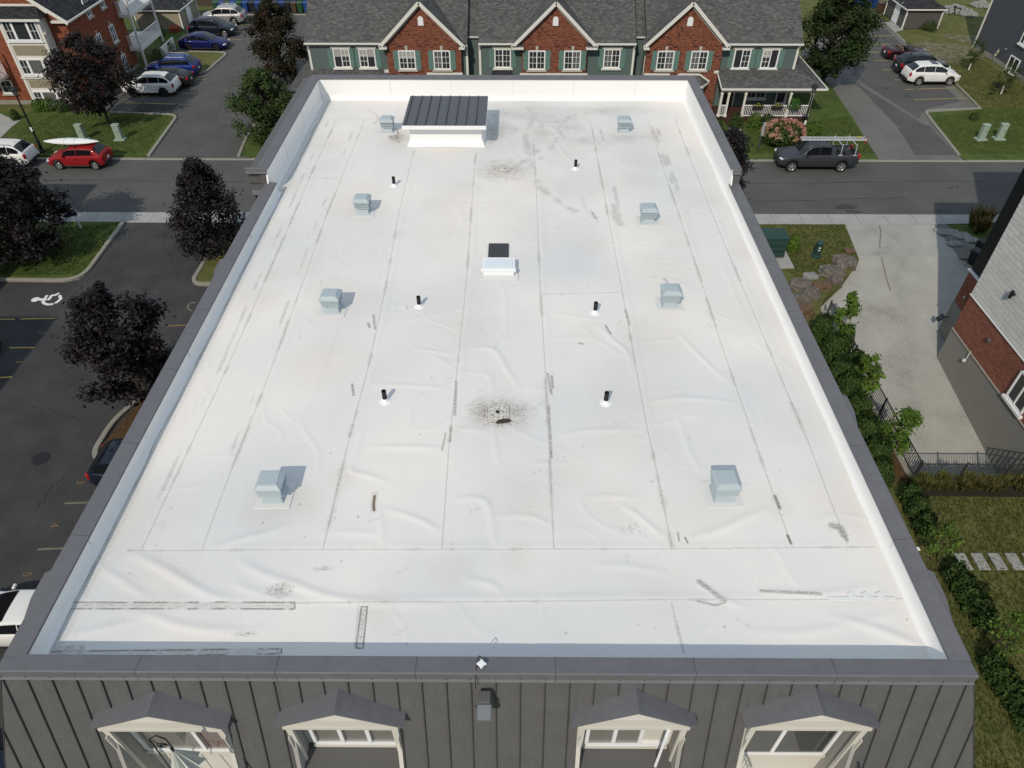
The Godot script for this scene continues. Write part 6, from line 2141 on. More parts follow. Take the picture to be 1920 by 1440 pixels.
func build_back_buildings() -> void:
	var hs := GZ(334, 18, -78.7).y
	shed("tan clapboard shed with dark hip roof beside parked cars", -39.0, -34.4, -78.7, -83.6, hs, M.siding_tan, -81.0, 1)
	var hs2 := GZ(1706, 16, -79.65).y
	shed("dark taupe clapboard shed with white side door", 40.1, 43.75, -79.65, -84.6, hs2, M.siding_taupe, -81.8, -1)
	# dark house at the far right
	var b := thing("dark_house", "dark blue-grey clapboard house with white corner trim and small windows", "house", Vector3(50, 0, -64))
	var X := 44.85
	var c := MB.new()
	c.bb(Vector3(X + 0.03, 0, -73.9), Vector3(56, 9.0, -54))
	part(b, "wall_core", c, M.siding_dark)
	lap_wall(b, "siding", Vector3(X + 0.03, 0.35, -73.9), Vector3(0, 0, 1), 19.9, 8.6, Vector3(-1, 0, 0), M.siding_dark, 0.11)
	beam(b, "corner_board", Vector3(X, 0, -73.95), Vector3(X, 9.0, -73.9499), 0.14, 0.14, M.cream_pale)
	beam(b, "foundation", Vector3(X, 0.17, -73.9), Vector3(X, 0.17, -54), 0.12, 0.34, M.kerb_stone)
	window_on(b, GX(1893, 136, X), Vector3(0, 0, 1), Vector3(-1, 0, 0), 1.6, 1.3, 2, 1, 1, "n", M.white_paint)
	window_on(b, GX(1918, 84, X), Vector3(0, 0, 1), Vector3(-1, 0, 0), 1.1, 1.3, 2, 1, 1, "n", M.white_paint)
	var lp := GX(1888, 92, X)
	var lm := MB.new()
	lm.cbox(lp + Vector3(-0.1, 0, 0), Vector3(0.2, 0.14, 0.16), 0.03)
	part(b, "wall_vent", lm, flat("vent_blue", lin(.16, .2, .24), 0.5))
	for q in [[1873, 98], [1868, 104]]:
		var mp := GX(q[0], q[1], X)
		var mm := MB.new()
		mm.cyl(mp + Vector3(-0.12, -0.3, 0), mp + Vector3(-0.12, 0.3, 0), 0.03, 0.03, 8)
		mm.cbox(mp + Vector3(-0.12, 0.05, 0), Vector3(0.16, 0.18, 0.2), 0.03)
		part(b, "gas_meter", mm, flat("meter_pale", lin(.42, .4, .3), 0.5))
	var ww := MB.new()
	var wp := G(1905, 168)
	ww.lathe([Vector2(0.5, 0.0), Vector2(0.5, 0.45), Vector2(0.46, 0.45), Vector2(0.46, 0.1), Vector2(0.0, 0.1)], Vector3(X - 0.35, 0, wp.z), 14)
	part(b, "window_well", ww, flat("well_zinc", lin(.25, .27, .3), 0.4, 0.4))
	# neighbours standing left of the frame: they shade the street and the bays
	var nb := thing("corner_block", "plain brick block standing left of the lawn beyond the street tree", "building", Vector3(-45, 0, -30))
	var n1 := MB.new()
	n1.bb(Vector3(-60, 0, -33.4), Vector3(-33.3, 10.0, -18))
	part(nb, "wall", n1, M.brick_apt)
	var n2 := MB.new()
	n2.bb(Vector3(-60.2, 10.0, -33.6), Vector3(-33.1, 10.25, -17.8))
	part(nb, "roof", n2, M.shingle_dark)
	var nc := thing("corner_block", "plain brick block standing left of the numbered parking bays", "building", Vector3(-45, 0, 2))
	var n3 := MB.new()
	n3.bb(Vector3(-60, 0, -15.3), Vector3(-30.1, 13.0, 20))
	part(nc, "wall", n3, M.brick_apt)
	var n4 := MB.new()
	n4.bb(Vector3(-60.2, 13.0, -15.4), Vector3(-30.0, 13.2, 20.2))
	part(nc, "roof", n4, M.shingle_dark)

# ---------------------------------------------------------------- vehicles
# local frame: +x is the front, y up; s runs from the front bumper back
var car_kinds := {
	"hatch": {"L": 4.07, "W": 1.74, "H": 1.46, "wb": 2.55, "fo": 0.82, "r": 0.315, "sill": 0.24, "top": [[0, 0.55], [0.06, 0.66], [0.3, 0.78], [0.95, 0.95], [2.2, 0.98], [3.5, 1.02], [3.95, 1.0], [4.05, 0.82], [4.07, 0.6]], "roof": [[0.92, 0.93], [1.3, 1.2], [1.72, 1.42], [2.3, 1.46], [3.1, 1.43], [3.45, 1.38], [3.92, 1.0]], "mid": 2.25, "rear": 3.35},
	"suv": {"L": 4.55, "W": 1.84, "H": 1.66, "wb": 2.66, "fo": 0.88, "r": 0.355, "sill": 0.3, "top": [[0, 0.6], [0.06, 0.78], [0.35, 0.93], [1.0, 1.05], [2.4, 1.08], [4.1, 1.12], [4.42, 1.1], [4.52, 0.9], [4.55, 0.66]], "roof": [[1.0, 1.03], [1.4, 1.33], [1.85, 1.6], [2.5, 1.66], [3.5, 1.62], [3.86, 1.54], [4.42, 1.12]], "mid": 2.45, "rear": 3.75},
	"sedan": {"L": 4.55, "W": 1.8, "H": 1.42, "wb": 2.7, "fo": 0.9, "r": 0.325, "sill": 0.22, "top": [[0, 0.5], [0.06, 0.62], [0.35, 0.75], [1.15, 0.92], [2.4, 0.96], [3.9, 1.0], [4.4, 1.0], [4.52, 0.85], [4.55, 0.6]], "roof": [[1.12, 0.9], [1.6, 1.17], [2.1, 1.38], [2.6, 1.42], [3.1, 1.39], [3.6, 1.25], [4.25, 1.0]], "mid": 2.6, "rear": 3.6},
	"pickup": {"L": 5.85, "W": 2.02, "H": 1.95, "wb": 3.68, "fo": 0.95, "r": 0.41, "sill": 0.46, "top": [[0, 0.75], [0.05, 1.0], [0.25, 1.12], [1.0, 1.2], [1.5, 1.24], [3.85, 1.28], [5.7, 1.3], [5.83, 1.28], [5.85, 0.8]], "roof": [[1.42, 1.22], [1.8, 1.55], [2.2, 1.86], [2.8, 1.95], [3.4, 1.93], [3.68, 1.88], [3.85, 1.28]], "mid": 2.75, "rear": 3.62},
	"roadster": {"L": 4.1, "W": 1.76, "H": 1.24, "wb": 2.47, "fo": 0.8, "r": 0.31, "sill": 0.2, "top": [[0, 0.45], [0.06, 0.58], [0.4, 0.72], [1.5, 0.86], [2.0, 0.88], [3.0, 0.9], [3.8, 0.92], [4.05, 0.8], [4.1, 0.55]], "roof": [], "mid": 0.0, "rear": 0.0}}

func pl(tab: Array, s: float) -> float:
	if s <= tab[0][0]:
		return tab[0][1]
	for i in tab.size() - 1:
		if s <= tab[i + 1][0]:
			var k: float = (s - tab[i][0]) / (tab[i + 1][0] - tab[i][0])
			return lerpf(tab[i][1], tab[i + 1][1], k)
	return tab[tab.size() - 1][1]
func paint(key: String, c: Color, metal := 0.0) -> StandardMaterial3D:
	if M.has(key):
		return M[key]
	var m := flat(key, c, 0.4, metal, 0.25)
	m.clearcoat_enabled = true
	m.clearcoat = 0.3
	m.clearcoat_roughness = 0.06
	return m
func car(kind: String, m: Material, label: String, cat: String, at: Vector3, turn: float, group := "", opt := {}) -> Node3D:
	var k: Dictionary = car_kinds[kind]
	var o := local_thing(opt.get("name", "parked_car"), label, cat, at, group, turn)
	if opt.has("scale"):
		o.scale = Vector3.ONE * opt.scale
	var L: float = k.L
	var W: float = k.W
	var h := L * 0.5
	var r: float = k.r
	var hw := func(s: float) -> float:
		var a := 0.0
		if s < 0.55:
			a = pow((0.55 - s) / 0.55, 2.2) * 0.24
		if s > L - 0.4:
			a = pow((s - L + 0.4) / 0.4, 2.2) * 0.16
		return W * 0.5 * (1.0 - a)
	var axles := [k.fo, k.fo + k.wb]
	var ybot := func(s: float) -> float:
		var y: float = k.sill
		if s < 0.5:
			y += (0.5 - s) * 0.12
		if s > L - 0.5:
			y += (s - L + 0.5) * 0.25
		for ax in axles:
			var q: float = absf(s - ax)
			var rr := r + 0.065
			if q < rr:
				y = maxf(y, r + sqrt(rr * rr - q * q))
		return y
	# lower body
	var mb := MB.new()
	var rows := []
	var n := int(L / 0.05)
	var bed := kind == "pickup"
	var bed0 := 3.95
	for i in n + 1:
		var s := L * i / n
		var w: float = hw.call(s)
		var yt := pl(k.top, s)
		var yb: float = minf(ybot.call(s), yt - 0.06)
		var x := h - s
		var ym := lerpf(yb, yt, 0.45)
		var half := [Vector3(x, yb, w * 0.9), Vector3(x, lerpf(yb, yt, 0.1), w * 0.975), Vector3(x, ym, w), Vector3(x, lerpf(yb, yt, 0.72), w * 0.985), Vector3(x, yt - 0.05 * minf(1.0, s * 4), w * 0.955), Vector3(x, yt, w * 0.88), Vector3(x, yt + 0.025, w * 0.5), Vector3(x, yt + 0.035, 0)]
		if bed and s > bed0 and s < L - 0.12:
			half[6] = Vector3(x, yt, w * 0.82)
			half[7] = Vector3(x, 0.85, w * 0.8)
			half.append(Vector3(x, 0.83, 0))
		else:
			half.append(Vector3(x, yt + 0.035, -0.0001))
		if kind == "roadster" and s > 1.95 and s < 2.95:
			half[6] = Vector3(x, yt - 0.02, w * 0.8)
			half[7] = Vector3(x, 0.45, w * 0.76)
			half[8] = Vector3(x, 0.42, 0)
		var row := []
		for p in half:
			row.append(p)
		for j in range(half.size() - 2, -1, -1):
			row.append(Vector3(half[j].x, half[j].y, -half[j].z))
		rows.append(row)
	mb.grid(rows, false)
	for e in [0, rows.size() - 1]:
		var rr: Array = rows[e]
		for j in rr.size() / 2:
			var a: Vector3 = rr[j]
			var bq: Vector3 = rr[j + 1]
			var a2: Vector3 = rr[rr.size() - 1 - j]
			var b2: Vector3 = rr[rr.size() - 2 - j]
			mb.face([a, bq, b2, a2], Vector3(1 if e == 0 else -1, 0, 0))
	var body := part(o, "body", mb, m)
	# floor plate
	var fp := MB.new()
	fp.box(Vector3(0, k.sill + 0.02, 0), Vector3(L - 0.6, 0.06, W * 0.8))
	part(o, "underbody", fp, M.trim_black)
	# black sill cladding
	for s in [-1, 1]:
		var cl := MB.new()
		cl.cbox(Vector3(h - k.fo - k.wb * 0.5, k.sill + 0.03, s * (W * 0.5 - 0.035)), Vector3(k.wb - 2 * r - 0.1, 0.12, 0.07), 0.02)
		part(o, "side_sill", cl, M.trim_black)
	var fb := MB.new()
	fb.cbox(Vector3(h - 0.06, k.sill + 0.12, 0), Vector3(0.18, 0.2, W * 0.7), 0.04)
	part(o, "front_bumper", fb, M.trim_black)
	var gr := MB.new()
	gr.cbox(Vector3(h - 0.015, pl(k.top, 0.02) - 0.08, 0), Vector3(0.06, 0.14, W * 0.42), 0.02)
	part(o, "grille", gr, M.trim_black)
	var rb := MB.new()
	rb.cbox(Vector3(-h + 0.06, k.sill + 0.15, 0), Vector3(0.18, 0.2, W * 0.76), 0.04)
	part(o, "rear_bumper", rb, M.trim_black)
	# cabin
	if k.roof.size() > 0:
		var s0: float = k.roof[0][0]
		var s1: float = k.roof[k.roof.size() - 1][0]
		var belt := func(s: float) -> float:
			return pl(k.top, s) + 0.0
		var hr: float = k.H
		var wt := func(s: float) -> float:
			var q: float = clampf((pl(k.roof, s) - belt.call(s)) / (hr - belt.call(s)), 0, 1)
			return W * 0.5 * lerpf(0.86, 0.7, q)
		var crow := []
		var nc := 44
		for i in nc + 1:
			var s := lerpf(s0, s1, float(i) / nc)
			var yr := pl(k.roof, s)
			var yb: float = belt.call(s) - 0.03
			var w1: float = wt.call(s)
			var w0 := W * 0.5 * 0.9
			var x := h - s
			var half := [Vector3(x, yb, w0), Vector3(x, lerpf(yb, yr, 0.5), lerpf(w0, w1, 0.5) + 0.02), Vector3(x, lerpf(yb, yr, 0.9), w1 + 0.008), Vector3(x, yr - 0.005, w1 - 0.06), Vector3(x, yr + 0.02, w1 * 0.5), Vector3(x, yr + 0.028, 0)]
			var row := []
			for p in half:
				row.append(p)
			for j in range(half.size() - 2, -1, -1):
				row.append(Vector3(half[j].x, half[j].y, -half[j].z))
			crow.append(row)
		var cm := MB.new()
		cm.grid(crow, false)
		part(o, "cabin", cm, m)
		# glass follows the shell a few millimetres outside it
		var slope_glass := func(nm: String, a: float, e: float) -> void:
			var gm := MB.new()
			var rws := []
			for i in 7:
				var s := lerpf(a, e, i / 6.0)
				var w1: float = wt.call(s) - 0.07
				var yr := pl(k.roof, s)
				var row := []
				for j in 7:
					var f := j / 3.0 - 1.0
					row.append(Vector3(h - s, yr + 0.03 * (1.0 - f * f) + 0.014, f * w1) + Vector3(0.01 if a < 2.0 else -0.012, 0, 0))
				rws.append(row)
			gm.grid(rws, true)
			part(o, nm, gm, M.car_glass)
		var si := 0
		slope_glass.call("windscreen", s0 + 0.06, k.roof[2][0] + 0.02)
		slope_glass.call("rear_window", k.roof[k.roof.size() - 2][0] - 0.02, s1 - (0.1 if kind != "pickup" else 0.03))
		var doors := [[s0 + 0.42, k.mid], [k.mid + 0.05, k.rear]]
		if kind == "suv":
			doors = [[s0 + 0.36, 2.44], [2.48, 3.36], [3.4, 4.12]]
		for sd in [-1, 1]:
			for q in doors:
				var gm := MB.new()
				var rws := []
				for i in 9:
					var s := lerpf(q[0], q[1], i / 8.0)
					var yr := pl(k.roof, s)
					var yb: float = belt.call(s) + 0.0
					var w1: float = wt.call(s)
					var w0 := W * 0.5 * 0.9
					var row := []
					for j in 4:
						var f := lerpf(0.1, 0.86, j / 3.0)
						var bulge := 0.02 * (1.0 - absf(f - 0.5) * 2.0)
						row.append(Vector3(h - s, lerpf(yb, yr, f), sd * (lerpf(w0, w1, f) + bulge + 0.012)))
					rws.append(row)
				gm.grid(rws, sd < 0)
				part(o, "side_window", gm, M.car_glass)
			var mr := MB.new()
			mr.cbox(Vector3(h - s0 - 0.45, belt.call(s0 + 0.5) + 0.07, sd * (W * 0.5 + 0.06)), Vector3(0.12, 0.13, 0.2), 0.03)
			part(o, "mirror", mr, m if kind != "pickup" else M.trim_black)
			for q in doors.slice(0, 2):
				var dh := MB.new()
				dh.cbox(Vector3(h - q[1] + 0.12, belt.call(q[1]) - 0.16, sd * (W * 0.5 + 0.0)), Vector3(0.18, 0.035, 0.03), 0.01)
				part(o, "door_handle", dh, m)
				var dl := MB.new()
				dl.box(Vector3(h - q[1] - 0.04, lerpf(k.sill, belt.call(q[1]), 0.6), sd * (W * 0.5 * 0.985 + 0.002)), Vector3(0.012, 0.5, 0.02))
				part(o, "door_gap", dl, M.trim_black)
		if opt.get("rails", false):
			for sd in [-1, 1]:
				var rl := MB.new()
				rl.tube([Vector3(h - k.roof[2][0] - 0.1, k.H - 0.02, sd * W * 0.33), Vector3(h - k.roof[2][0] - 0.25, k.H + 0.05, sd * W * 0.33), Vector3(h - k.rear + 0.1, k.H + 0.03, sd * W * 0.33), Vector3(h - k.rear, k.H - 0.05, sd * W * 0.33)], 0.018, 0.018, 6)
				part(o, "roof_rail", rl, opt.get("rail_mat", M.trim_black))
		if opt.get("sunroof", false):
			var sr := MB.new()
			sr.cbox(Vector3(h - k.roof[2][0] - 0.55, k.H + 0.02, 0), Vector3(0.55, 0.04, 0.8), 0.015)
			part(o, "sunroof", sr, M.car_glass)
		var at2 := MB.new()
		at2.cbox(Vector3(h - k.rear + 0.15, k.H + 0.03, 0), Vector3(0.16, 0.07, 0.05), 0.015)
		part(o, "aerial_fin", at2, m)
	# lamps and plates
	for sd in [-1, 1]:
		var hl := MB.new()
		var yh := pl(k.top, 0.12) - 0.07
		hl.cbox(Vector3(h - 0.13, yh, sd * (W * 0.5 * 0.74)), Vector3(0.24, 0.13, 0.34), 0.035, Basis(Vector3.UP, sd * -0.42) )
		part(o, "headlight", hl, M.lamp_lens)
		var tl := MB.new()
		var yt2 := pl(k.top, L - 0.1) - 0.12
		if kind == "suv":
			tl.cbox(Vector3(-h + 0.13, yt2 + 0.0, sd * (W * 0.5 * 0.83)), Vector3(0.2, 0.32, 0.2), 0.04, Basis(Vector3.UP, sd * 0.4))
		else:
			tl.cbox(Vector3(-h + 0.1, yt2 + 0.02, sd * (W * 0.5 * 0.8)), Vector3(0.2, 0.2 if kind != "pickup" else 0.34, 0.26), 0.04, Basis(Vector3.UP, sd * 0.35))
		part(o, "taillight", tl, M.red_lens)
	var lpm := MB.new()
	lpm.cbox(Vector3(-h - 0.0, pl(k.top, L - 0.05) * 0.72, 0), Vector3(0.04, 0.15, 0.31), 0.006)
	part(o, "number_plate", lpm, M.plate)
	# wheels
	for ax in axles:
		for sd in [-1, 1]:
			var c := Vector3(h - ax, r, sd * (W * 0.5 - 0.12))
			var bs := Basis(Vector3.RIGHT, PI / 2 * sd)
			var tm := MB.new()
			tm.lathe([Vector2(r * 0.6, -0.1), Vector2(r * 0.93, -0.105), Vector2(r, -0.07), Vector2(r, 0.07), Vector2(r * 0.93, 0.105), Vector2(r * 0.66, 0.1), Vector2(r * 0.64, 0.06)], c, 28, bs)
			var wo := part(o, "wheel", tm, M.rubber)
			var rm := MB.new()
			rm.lathe([Vector2(r * 0.66, 0.092), Vector2(r * 0.62, 0.1), Vector2(r * 0.58, 0.085), Vector2(r * 0.56, 0.03)], c, 28, bs)
			for q in 5:
				var w := TAU * q / 5 + 0.3
				var d := bs * Vector3(cos(w), 0, sin(w))
				var up := bs * Vector3.UP
				var tg := d.cross(up)
				rm.box(c + d * r * 0.32 + up * 0.07, Vector3(r * 0.58, r * 0.17, 0.03), Basis(d, tg, d.cross(tg)))
			rm.lathe([Vector2(r * 0.14, 0.06), Vector2(r * 0.13, 0.09), Vector2(0.0, 0.092)], c, 14, bs)
			part(wo, "rim", rm, opt.get("rim", M.alloy))
			var bk := MB.new()
			bk.lathe([Vector2(r * 0.6, 0.02), Vector2(0.0, 0.02)], c, 20, bs)
			part(wo, "brake_disc", bk, M.trim_black)
	return o

func build_vehicles() -> void:
	var red := paint("paint_red", lin(.24, .012, .016))
	var white := paint("paint_white", lin(.68, .68, .66))
	var black := paint("paint_black", lin(.01, .01, .011))
	var blue := paint("paint_blue", lin(.012, .03, .16), 0.3)
	var deep := paint("paint_deep_blue", lin(.008, .012, .085), 0.3)
	var navy := paint("paint_navy", lin(.012, .017, .032), 0.3)
	var silver := paint("paint_silver", lin(.36, .36, .36), 0.5)
	var grey := paint("paint_grey", lin(.05, .054, .062), 0.35)
	var maroon := paint("paint_maroon", lin(.035, .008, .013), 0.3)
	var darkg := paint("paint_dark_green", lin(.01, .016, .018), 0.3)
	# on the street
	var rc := car("hatch", red, "red hatchback with white kayak on its roof, parked on street", "car", Vector3(-31.0, 0, -47.95), PI)
	car("suv", white, "white SUV parked on the street behind the red hatchback", "car", Vector3(-36.6, 0, -48.0), PI, "", {"rails": true})
	var kb := local_thing("kayak", "white kayak strapped upside down on roof of red hatchback", "kayak", Vector3(-31.15, 1.53, -47.95), "", PI)
	var km := MB.new()
	var rows := []
	for i in 25:
		var f := i / 24.0
		var x := (f - 0.5) * 3.9
		var w := 0.4 * pow(maxf(0.0, sin(PI * clampf(f, 0.004, 0.996))), 0.65)
		var row := []
		for j in 13:
			var a := TAU * j / 12
			var yy := sin(a)
			row.append(Vector3(x, 0.16 + (0.24 if yy > 0 else 0.12) * yy * (w / 0.4) + 0.04 * pow(absf(f - 0.5) * 2, 3), cos(a) * w))
		rows.append(row)
	km.grid(rows, true)
	var ko := part(kb, "hull", km, flat("kayak_white", lin(.7, .72, .72), 0.35))
	for x in [0.35, -0.35]:
		var sm := MB.new()
		var sp := []
		for j in 9:
			var a := PI * j / 8
			sp.append(Vector3(x, 0.17 + 0.215 * sin(a), cos(a) * 0.37))
		sm.tube([Vector3(x, 0.0, 0.45)] + sp + [Vector3(x, 0.0, -0.45)], 0.014, 0.014, 5)
		part(kb, "strap", sm, M.black_pvc)
		var br := MB.new()
		br.cbox(Vector3(x, 0.02, 0), Vector3(0.06, 0.05, 1.15), 0.01)
		part(kb, "roof_bar", br, M.black_metal)
	var pk := car("pickup", grey, "dark grey pickup truck with ladder rack, parked on street", "truck", Vector3(21.2, 0, -47.95), PI, "", {"name": "pickup_truck", "scale": 0.94})
	# rack uprights belong to the truck
	for x in [1.35 - 2.95 + 0.2, -2.45]:
		for s in [-1, 1]:
			var um := MB.new()
			um.cyl(Vector3(x, 1.28, s * 0.9), Vector3(x + 0.02, 2.0, s * 0.86), 0.028, 0.028, 8)
			um.cyl(Vector3(x + 0.02, 2.0, s * 0.86), Vector3(x + 0.02, 2.16, s * 0.84), 0.016, 0.016, 6)
			um.cbox(Vector3(x, 1.3, s * 0.9), Vector3(0.3, 0.03, 0.08), 0.008)
			part(pk, "rack_upright", um, flat("rack_alu", lin(.6, .62, .66), 0.35, 0.3))
		var cm := MB.new()
		cm.cbox(Vector3(x + 0.02, 2.0, 0), Vector3(0.05, 0.04, 1.75), 0.01)
		part(pk, "rack_crossbar", cm, M.rack_alu)
	for q in [[-1.9, 0.25, 0.5, 0.35, 0.5], [-2.3, -0.3, 0.45, 0.25, 0.45], [-1.6, -0.35, 0.4, 0.3, 0.5]]:
		var tb := MB.new()
		tb.cbox(Vector3(q[0], 0.86 + q[3] * 0.5, q[1]), Vector3(q[2], q[3], q[4]), 0.03)
		part(pk, "tool_box", tb, M.trim_black)
	var ld := local_thing("ladder", "long aluminium ladder with red flag tied on the pickup rack", "ladder", Vector3(21.35, 1.925, -47.95), "", PI)
	for s in [-1, 1]:
		for q in [0, 1]:
			var lm := MB.new()
			lm.cbox(Vector3(-0.75, 0.05 + q * 0.06, s * (0.2 - q * 0.03) + 0.1), Vector3(4.5, 0.06, 0.025), 0.008)
			part(ld, "rail", lm, M.rack_alu)
	for i in 16:
		var rm := MB.new()
		rm.cyl(Vector3(1.4 - i * 0.28, 0.05, -0.1), Vector3(1.4 - i * 0.28, 0.05, 0.3), 0.016, 0.016, 6)
		part(ld, "rung", rm, M.rack_alu)
	var yl := MB.new()
	yl.cbox(Vector3(-2.55, 0.145, 0.2), Vector3(0.25, 0.09, 0.05), 0.008)
	part(ld, "label_sleeve", yl, flat("sleeve_yellow", lin(.45, .45, .05), 0.6))
	var fg := MB.new()
	fg.prism([Vector3(-3.05, 0.02, 0.24), Vector3(-3.25, 0.02, 0.25), Vector3(-3.2, -0.32, 0.3), Vector3(-3.08, -0.42, 0.28)], Vector3(0, 0, 0.02))
	part(ld, "red_flag", fg, flat("flag_red", lin(.5, .08, .04), 0.8))
	# far left court
	var g1 := "cars in the far left court"
	car("suv", white, "white crossover with black wheels parked beside the purple-leaved tree", "car", G(292, 178) + Vector3(-0.3, 0, -0.4), PI, g1, {"rim": M.trim_black, "rails": true})
	car("sedan", black, "black car parked between the white crossover and the bright blue SUV", "car", Vector3(-30.5, 0, -63.3), PI, g1)
	car("suv", blue, "bright blue SUV parked beside the rounded grass island", "car", Vector3(-30.7, 0, -65.9), PI, g1, {"rails": true, "rail_mat": M.alloy})
	car("sedan", deep, "dark blue fastback car parked beyond the rounded grass island", "car", G(383, 94) + Vector3(0, 0, -0.5), 0, g1, {"rim": M.trim_black})
	car("suv", navy, "dark navy SUV parked before the tan shed", "car", G(400, 68) + Vector3(0, 0, -0.4), 0, g1)
	car("suv", silver, "silver SUV parked nearest the row of wheeled bins", "car", G(420, 46) + Vector3(0, 0, -0.5), PI, g1, {"rails": true, "rail_mat": M.alloy})
	# far right bays
	var g2 := "cars in the far right bays"
	car("suv", white, "white SUV with dark sunroof parked in the far right bays", "car", G(1742, 158) + Vector3(0.1, 0, -0.5), 0, g2, {"sunroof": true})
	car("suv", darkg, "dark green-black SUV parked between the white SUV and the convertible", "car", G(1718, 138) + Vector3(0.3, 0, -0.2), 0, g2)
	var rd := car("roadster", maroon, "dark maroon convertible with its roof down", "car", G(1690, 110) + Vector3(0.35, 0, -0.2), 0, g2)
	roadster_cabin(rd)
	# near left lot
	var g3 := "cars in the near left lot"
	car("suv", navy, "dark blue SUV parked nose-in beside the mulched planting bed", "car", G(205, 880) + Vector3(2.15, 0, 0.35), 0, g3)
	car("sedan", white, "white car parked close beside the white-roofed building", "car", G(40, 1170) + Vector3(0.5, 0, 0.1), PI, g3)
	car("sedan", black, "black car parked in the shaded numbered bays", "car", Vector3(-28.05, 0, -26.8), 0, g3)
	car("sedan", navy, "dark blue car parked near the corner of the grey metal facade", "car", Vector3(-14.8, 0, -7.2), PI, g3)

func roadster_cabin(o: Node3D) -> void:
	var h := 2.05
	var ws := MB.new()
	var rows := []
	for i in 5:
		var f := i / 4.0
		var row := []
		for j in 7:
			var g := j / 3.0 - 1.0
			row.append(Vector3(h - lerpf(1.5, 1.98, f) - 0.12 * g * g, lerpf(0.86, 1.22, f), g * lerpf(0.72, 0.6, f)))
		rows.append(row)
	ws.grid(rows, true)
	part(o, "windscreen", ws, M.window_glass)
	var fr := MB.new()
	fr.tube([rows[0][0], rows[4][0], rows[4][3], rows[4][6], rows[0][6]], 0.025, 0.025, 6)
	part(o, "windscreen_frame", fr, M.black_metal)
	for s in [-1, 1]:
		var st := MB.new()
		st.cbox(Vector3(h - 2.4, 0.55, s * 0.35), Vector3(0.5, 0.18, 0.46), 0.06)
		st.cbox(Vector3(h - 2.72, 0.82, s * 0.35), Vector3(0.16, 0.62, 0.44), 0.06, Basis(Vector3(0, 0, 1), 0.2))
		part(o, "seat", st, flat("seat_tan", lin(.16, .12, .08), 0.7))
	var tn := MB.new()
	tn.cbox(Vector3(h - 3.1, 0.9, 0), Vector3(0.35, 0.1, 1.2), 0.04)
	part(o, "folded_roof", tn, M.black_pvc)
	var ds := MB.new()
	ds.cbox(Vector3(h - 1.95, 0.8, 0), Vector3(0.25, 0.16, 1.35), 0.05)
	part(o, "dashboard", ds, M.black_pvc)

# ---------------------------------------------------------------- street furniture and garden things
func street_lamp(label: String, at: Vector3, h: float) -> void:
	var o := local_thing("street_lamp", label, "street lamp", at, "black post-top street lamps")
	var p := MB.new()
	p.lathe([Vector2(0.2, 0.0), Vector2(0.19, 0.12), Vector2(0.12, 0.2), Vector2(0.11, 0.9), Vector2(0.075, 1.0), Vector2(0.055, h - 0.6), Vector2(0.07, h - 0.58), Vector2(0.07, h - 0.5)], Vector3.ZERO, 14)
	part(o, "post", p, M.black_metal)
	var l := MB.new()
	l.lathe([Vector2(0.1, h - 0.5), Vector2(0.19, h - 0.15), Vector2(0.19, h - 0.12)], Vector3.ZERO, 8)
	part(o, "lantern", l, flat("lantern_glass", lin(.12, .13, .13), 0.2))
	for k in 4:
		var w := PI / 2 * k
		var rb := MB.new()
		rb.cyl(Vector3(cos(w) * 0.1, h - 0.5, sin(w) * 0.1), Vector3(cos(w) * 0.2, h - 0.12, sin(w) * 0.2), 0.014, 0.014, 5)
		part(o, "lantern_bar", rb, M.black_metal)
	var c := MB.new()
	c.lathe([Vector2(0.24, h - 0.13), Vector2(0.23, h - 0.08), Vector2(0.1, h + 0.06), Vector2(0.03, h + 0.1), Vector2(0.0, h + 0.16)], Vector3.ZERO, 14)
	part(o, "cap", c, M.black_metal)
	var t := MB.new()
	t.cbox(Vector3(0, 1.75, 0.09), Vector3(0.14, 0.3, 0.02), 0.005)
	part(o, "notice", t, M.white_mark)

func pedestal(label: String, at: Vector3, turn: float) -> Node3D:
	var o := local_thing("utility_pedestal", label, "utility box", at, "pale green utility pedestals", turn)
	var p := MB.new()
	p.cbox(Vector3(0, 0.05, 0), Vector3(0.8, 0.12, 0.6), 0.02)
	part(o, "pad", p, M.utility_green)
	var b := MB.new()
	b.cbox(Vector3(0, 0.62, 0), Vector3(0.48, 1.05, 0.36), 0.03)
	part(o, "cabinet", b, M.utility_green)
	var c := MB.new()
	c.cbox(Vector3(0, 1.16, 0), Vector3(0.54, 0.08, 0.42), 0.02)
	part(o, "lid", c, M.utility_green)
	var l := MB.new()
	l.cbox(Vector3(0.1, 0.7, 0.185), Vector3(0.06, 0.1, 0.02), 0.006)
	part(o, "latch", l, M.trim_black)
	return o

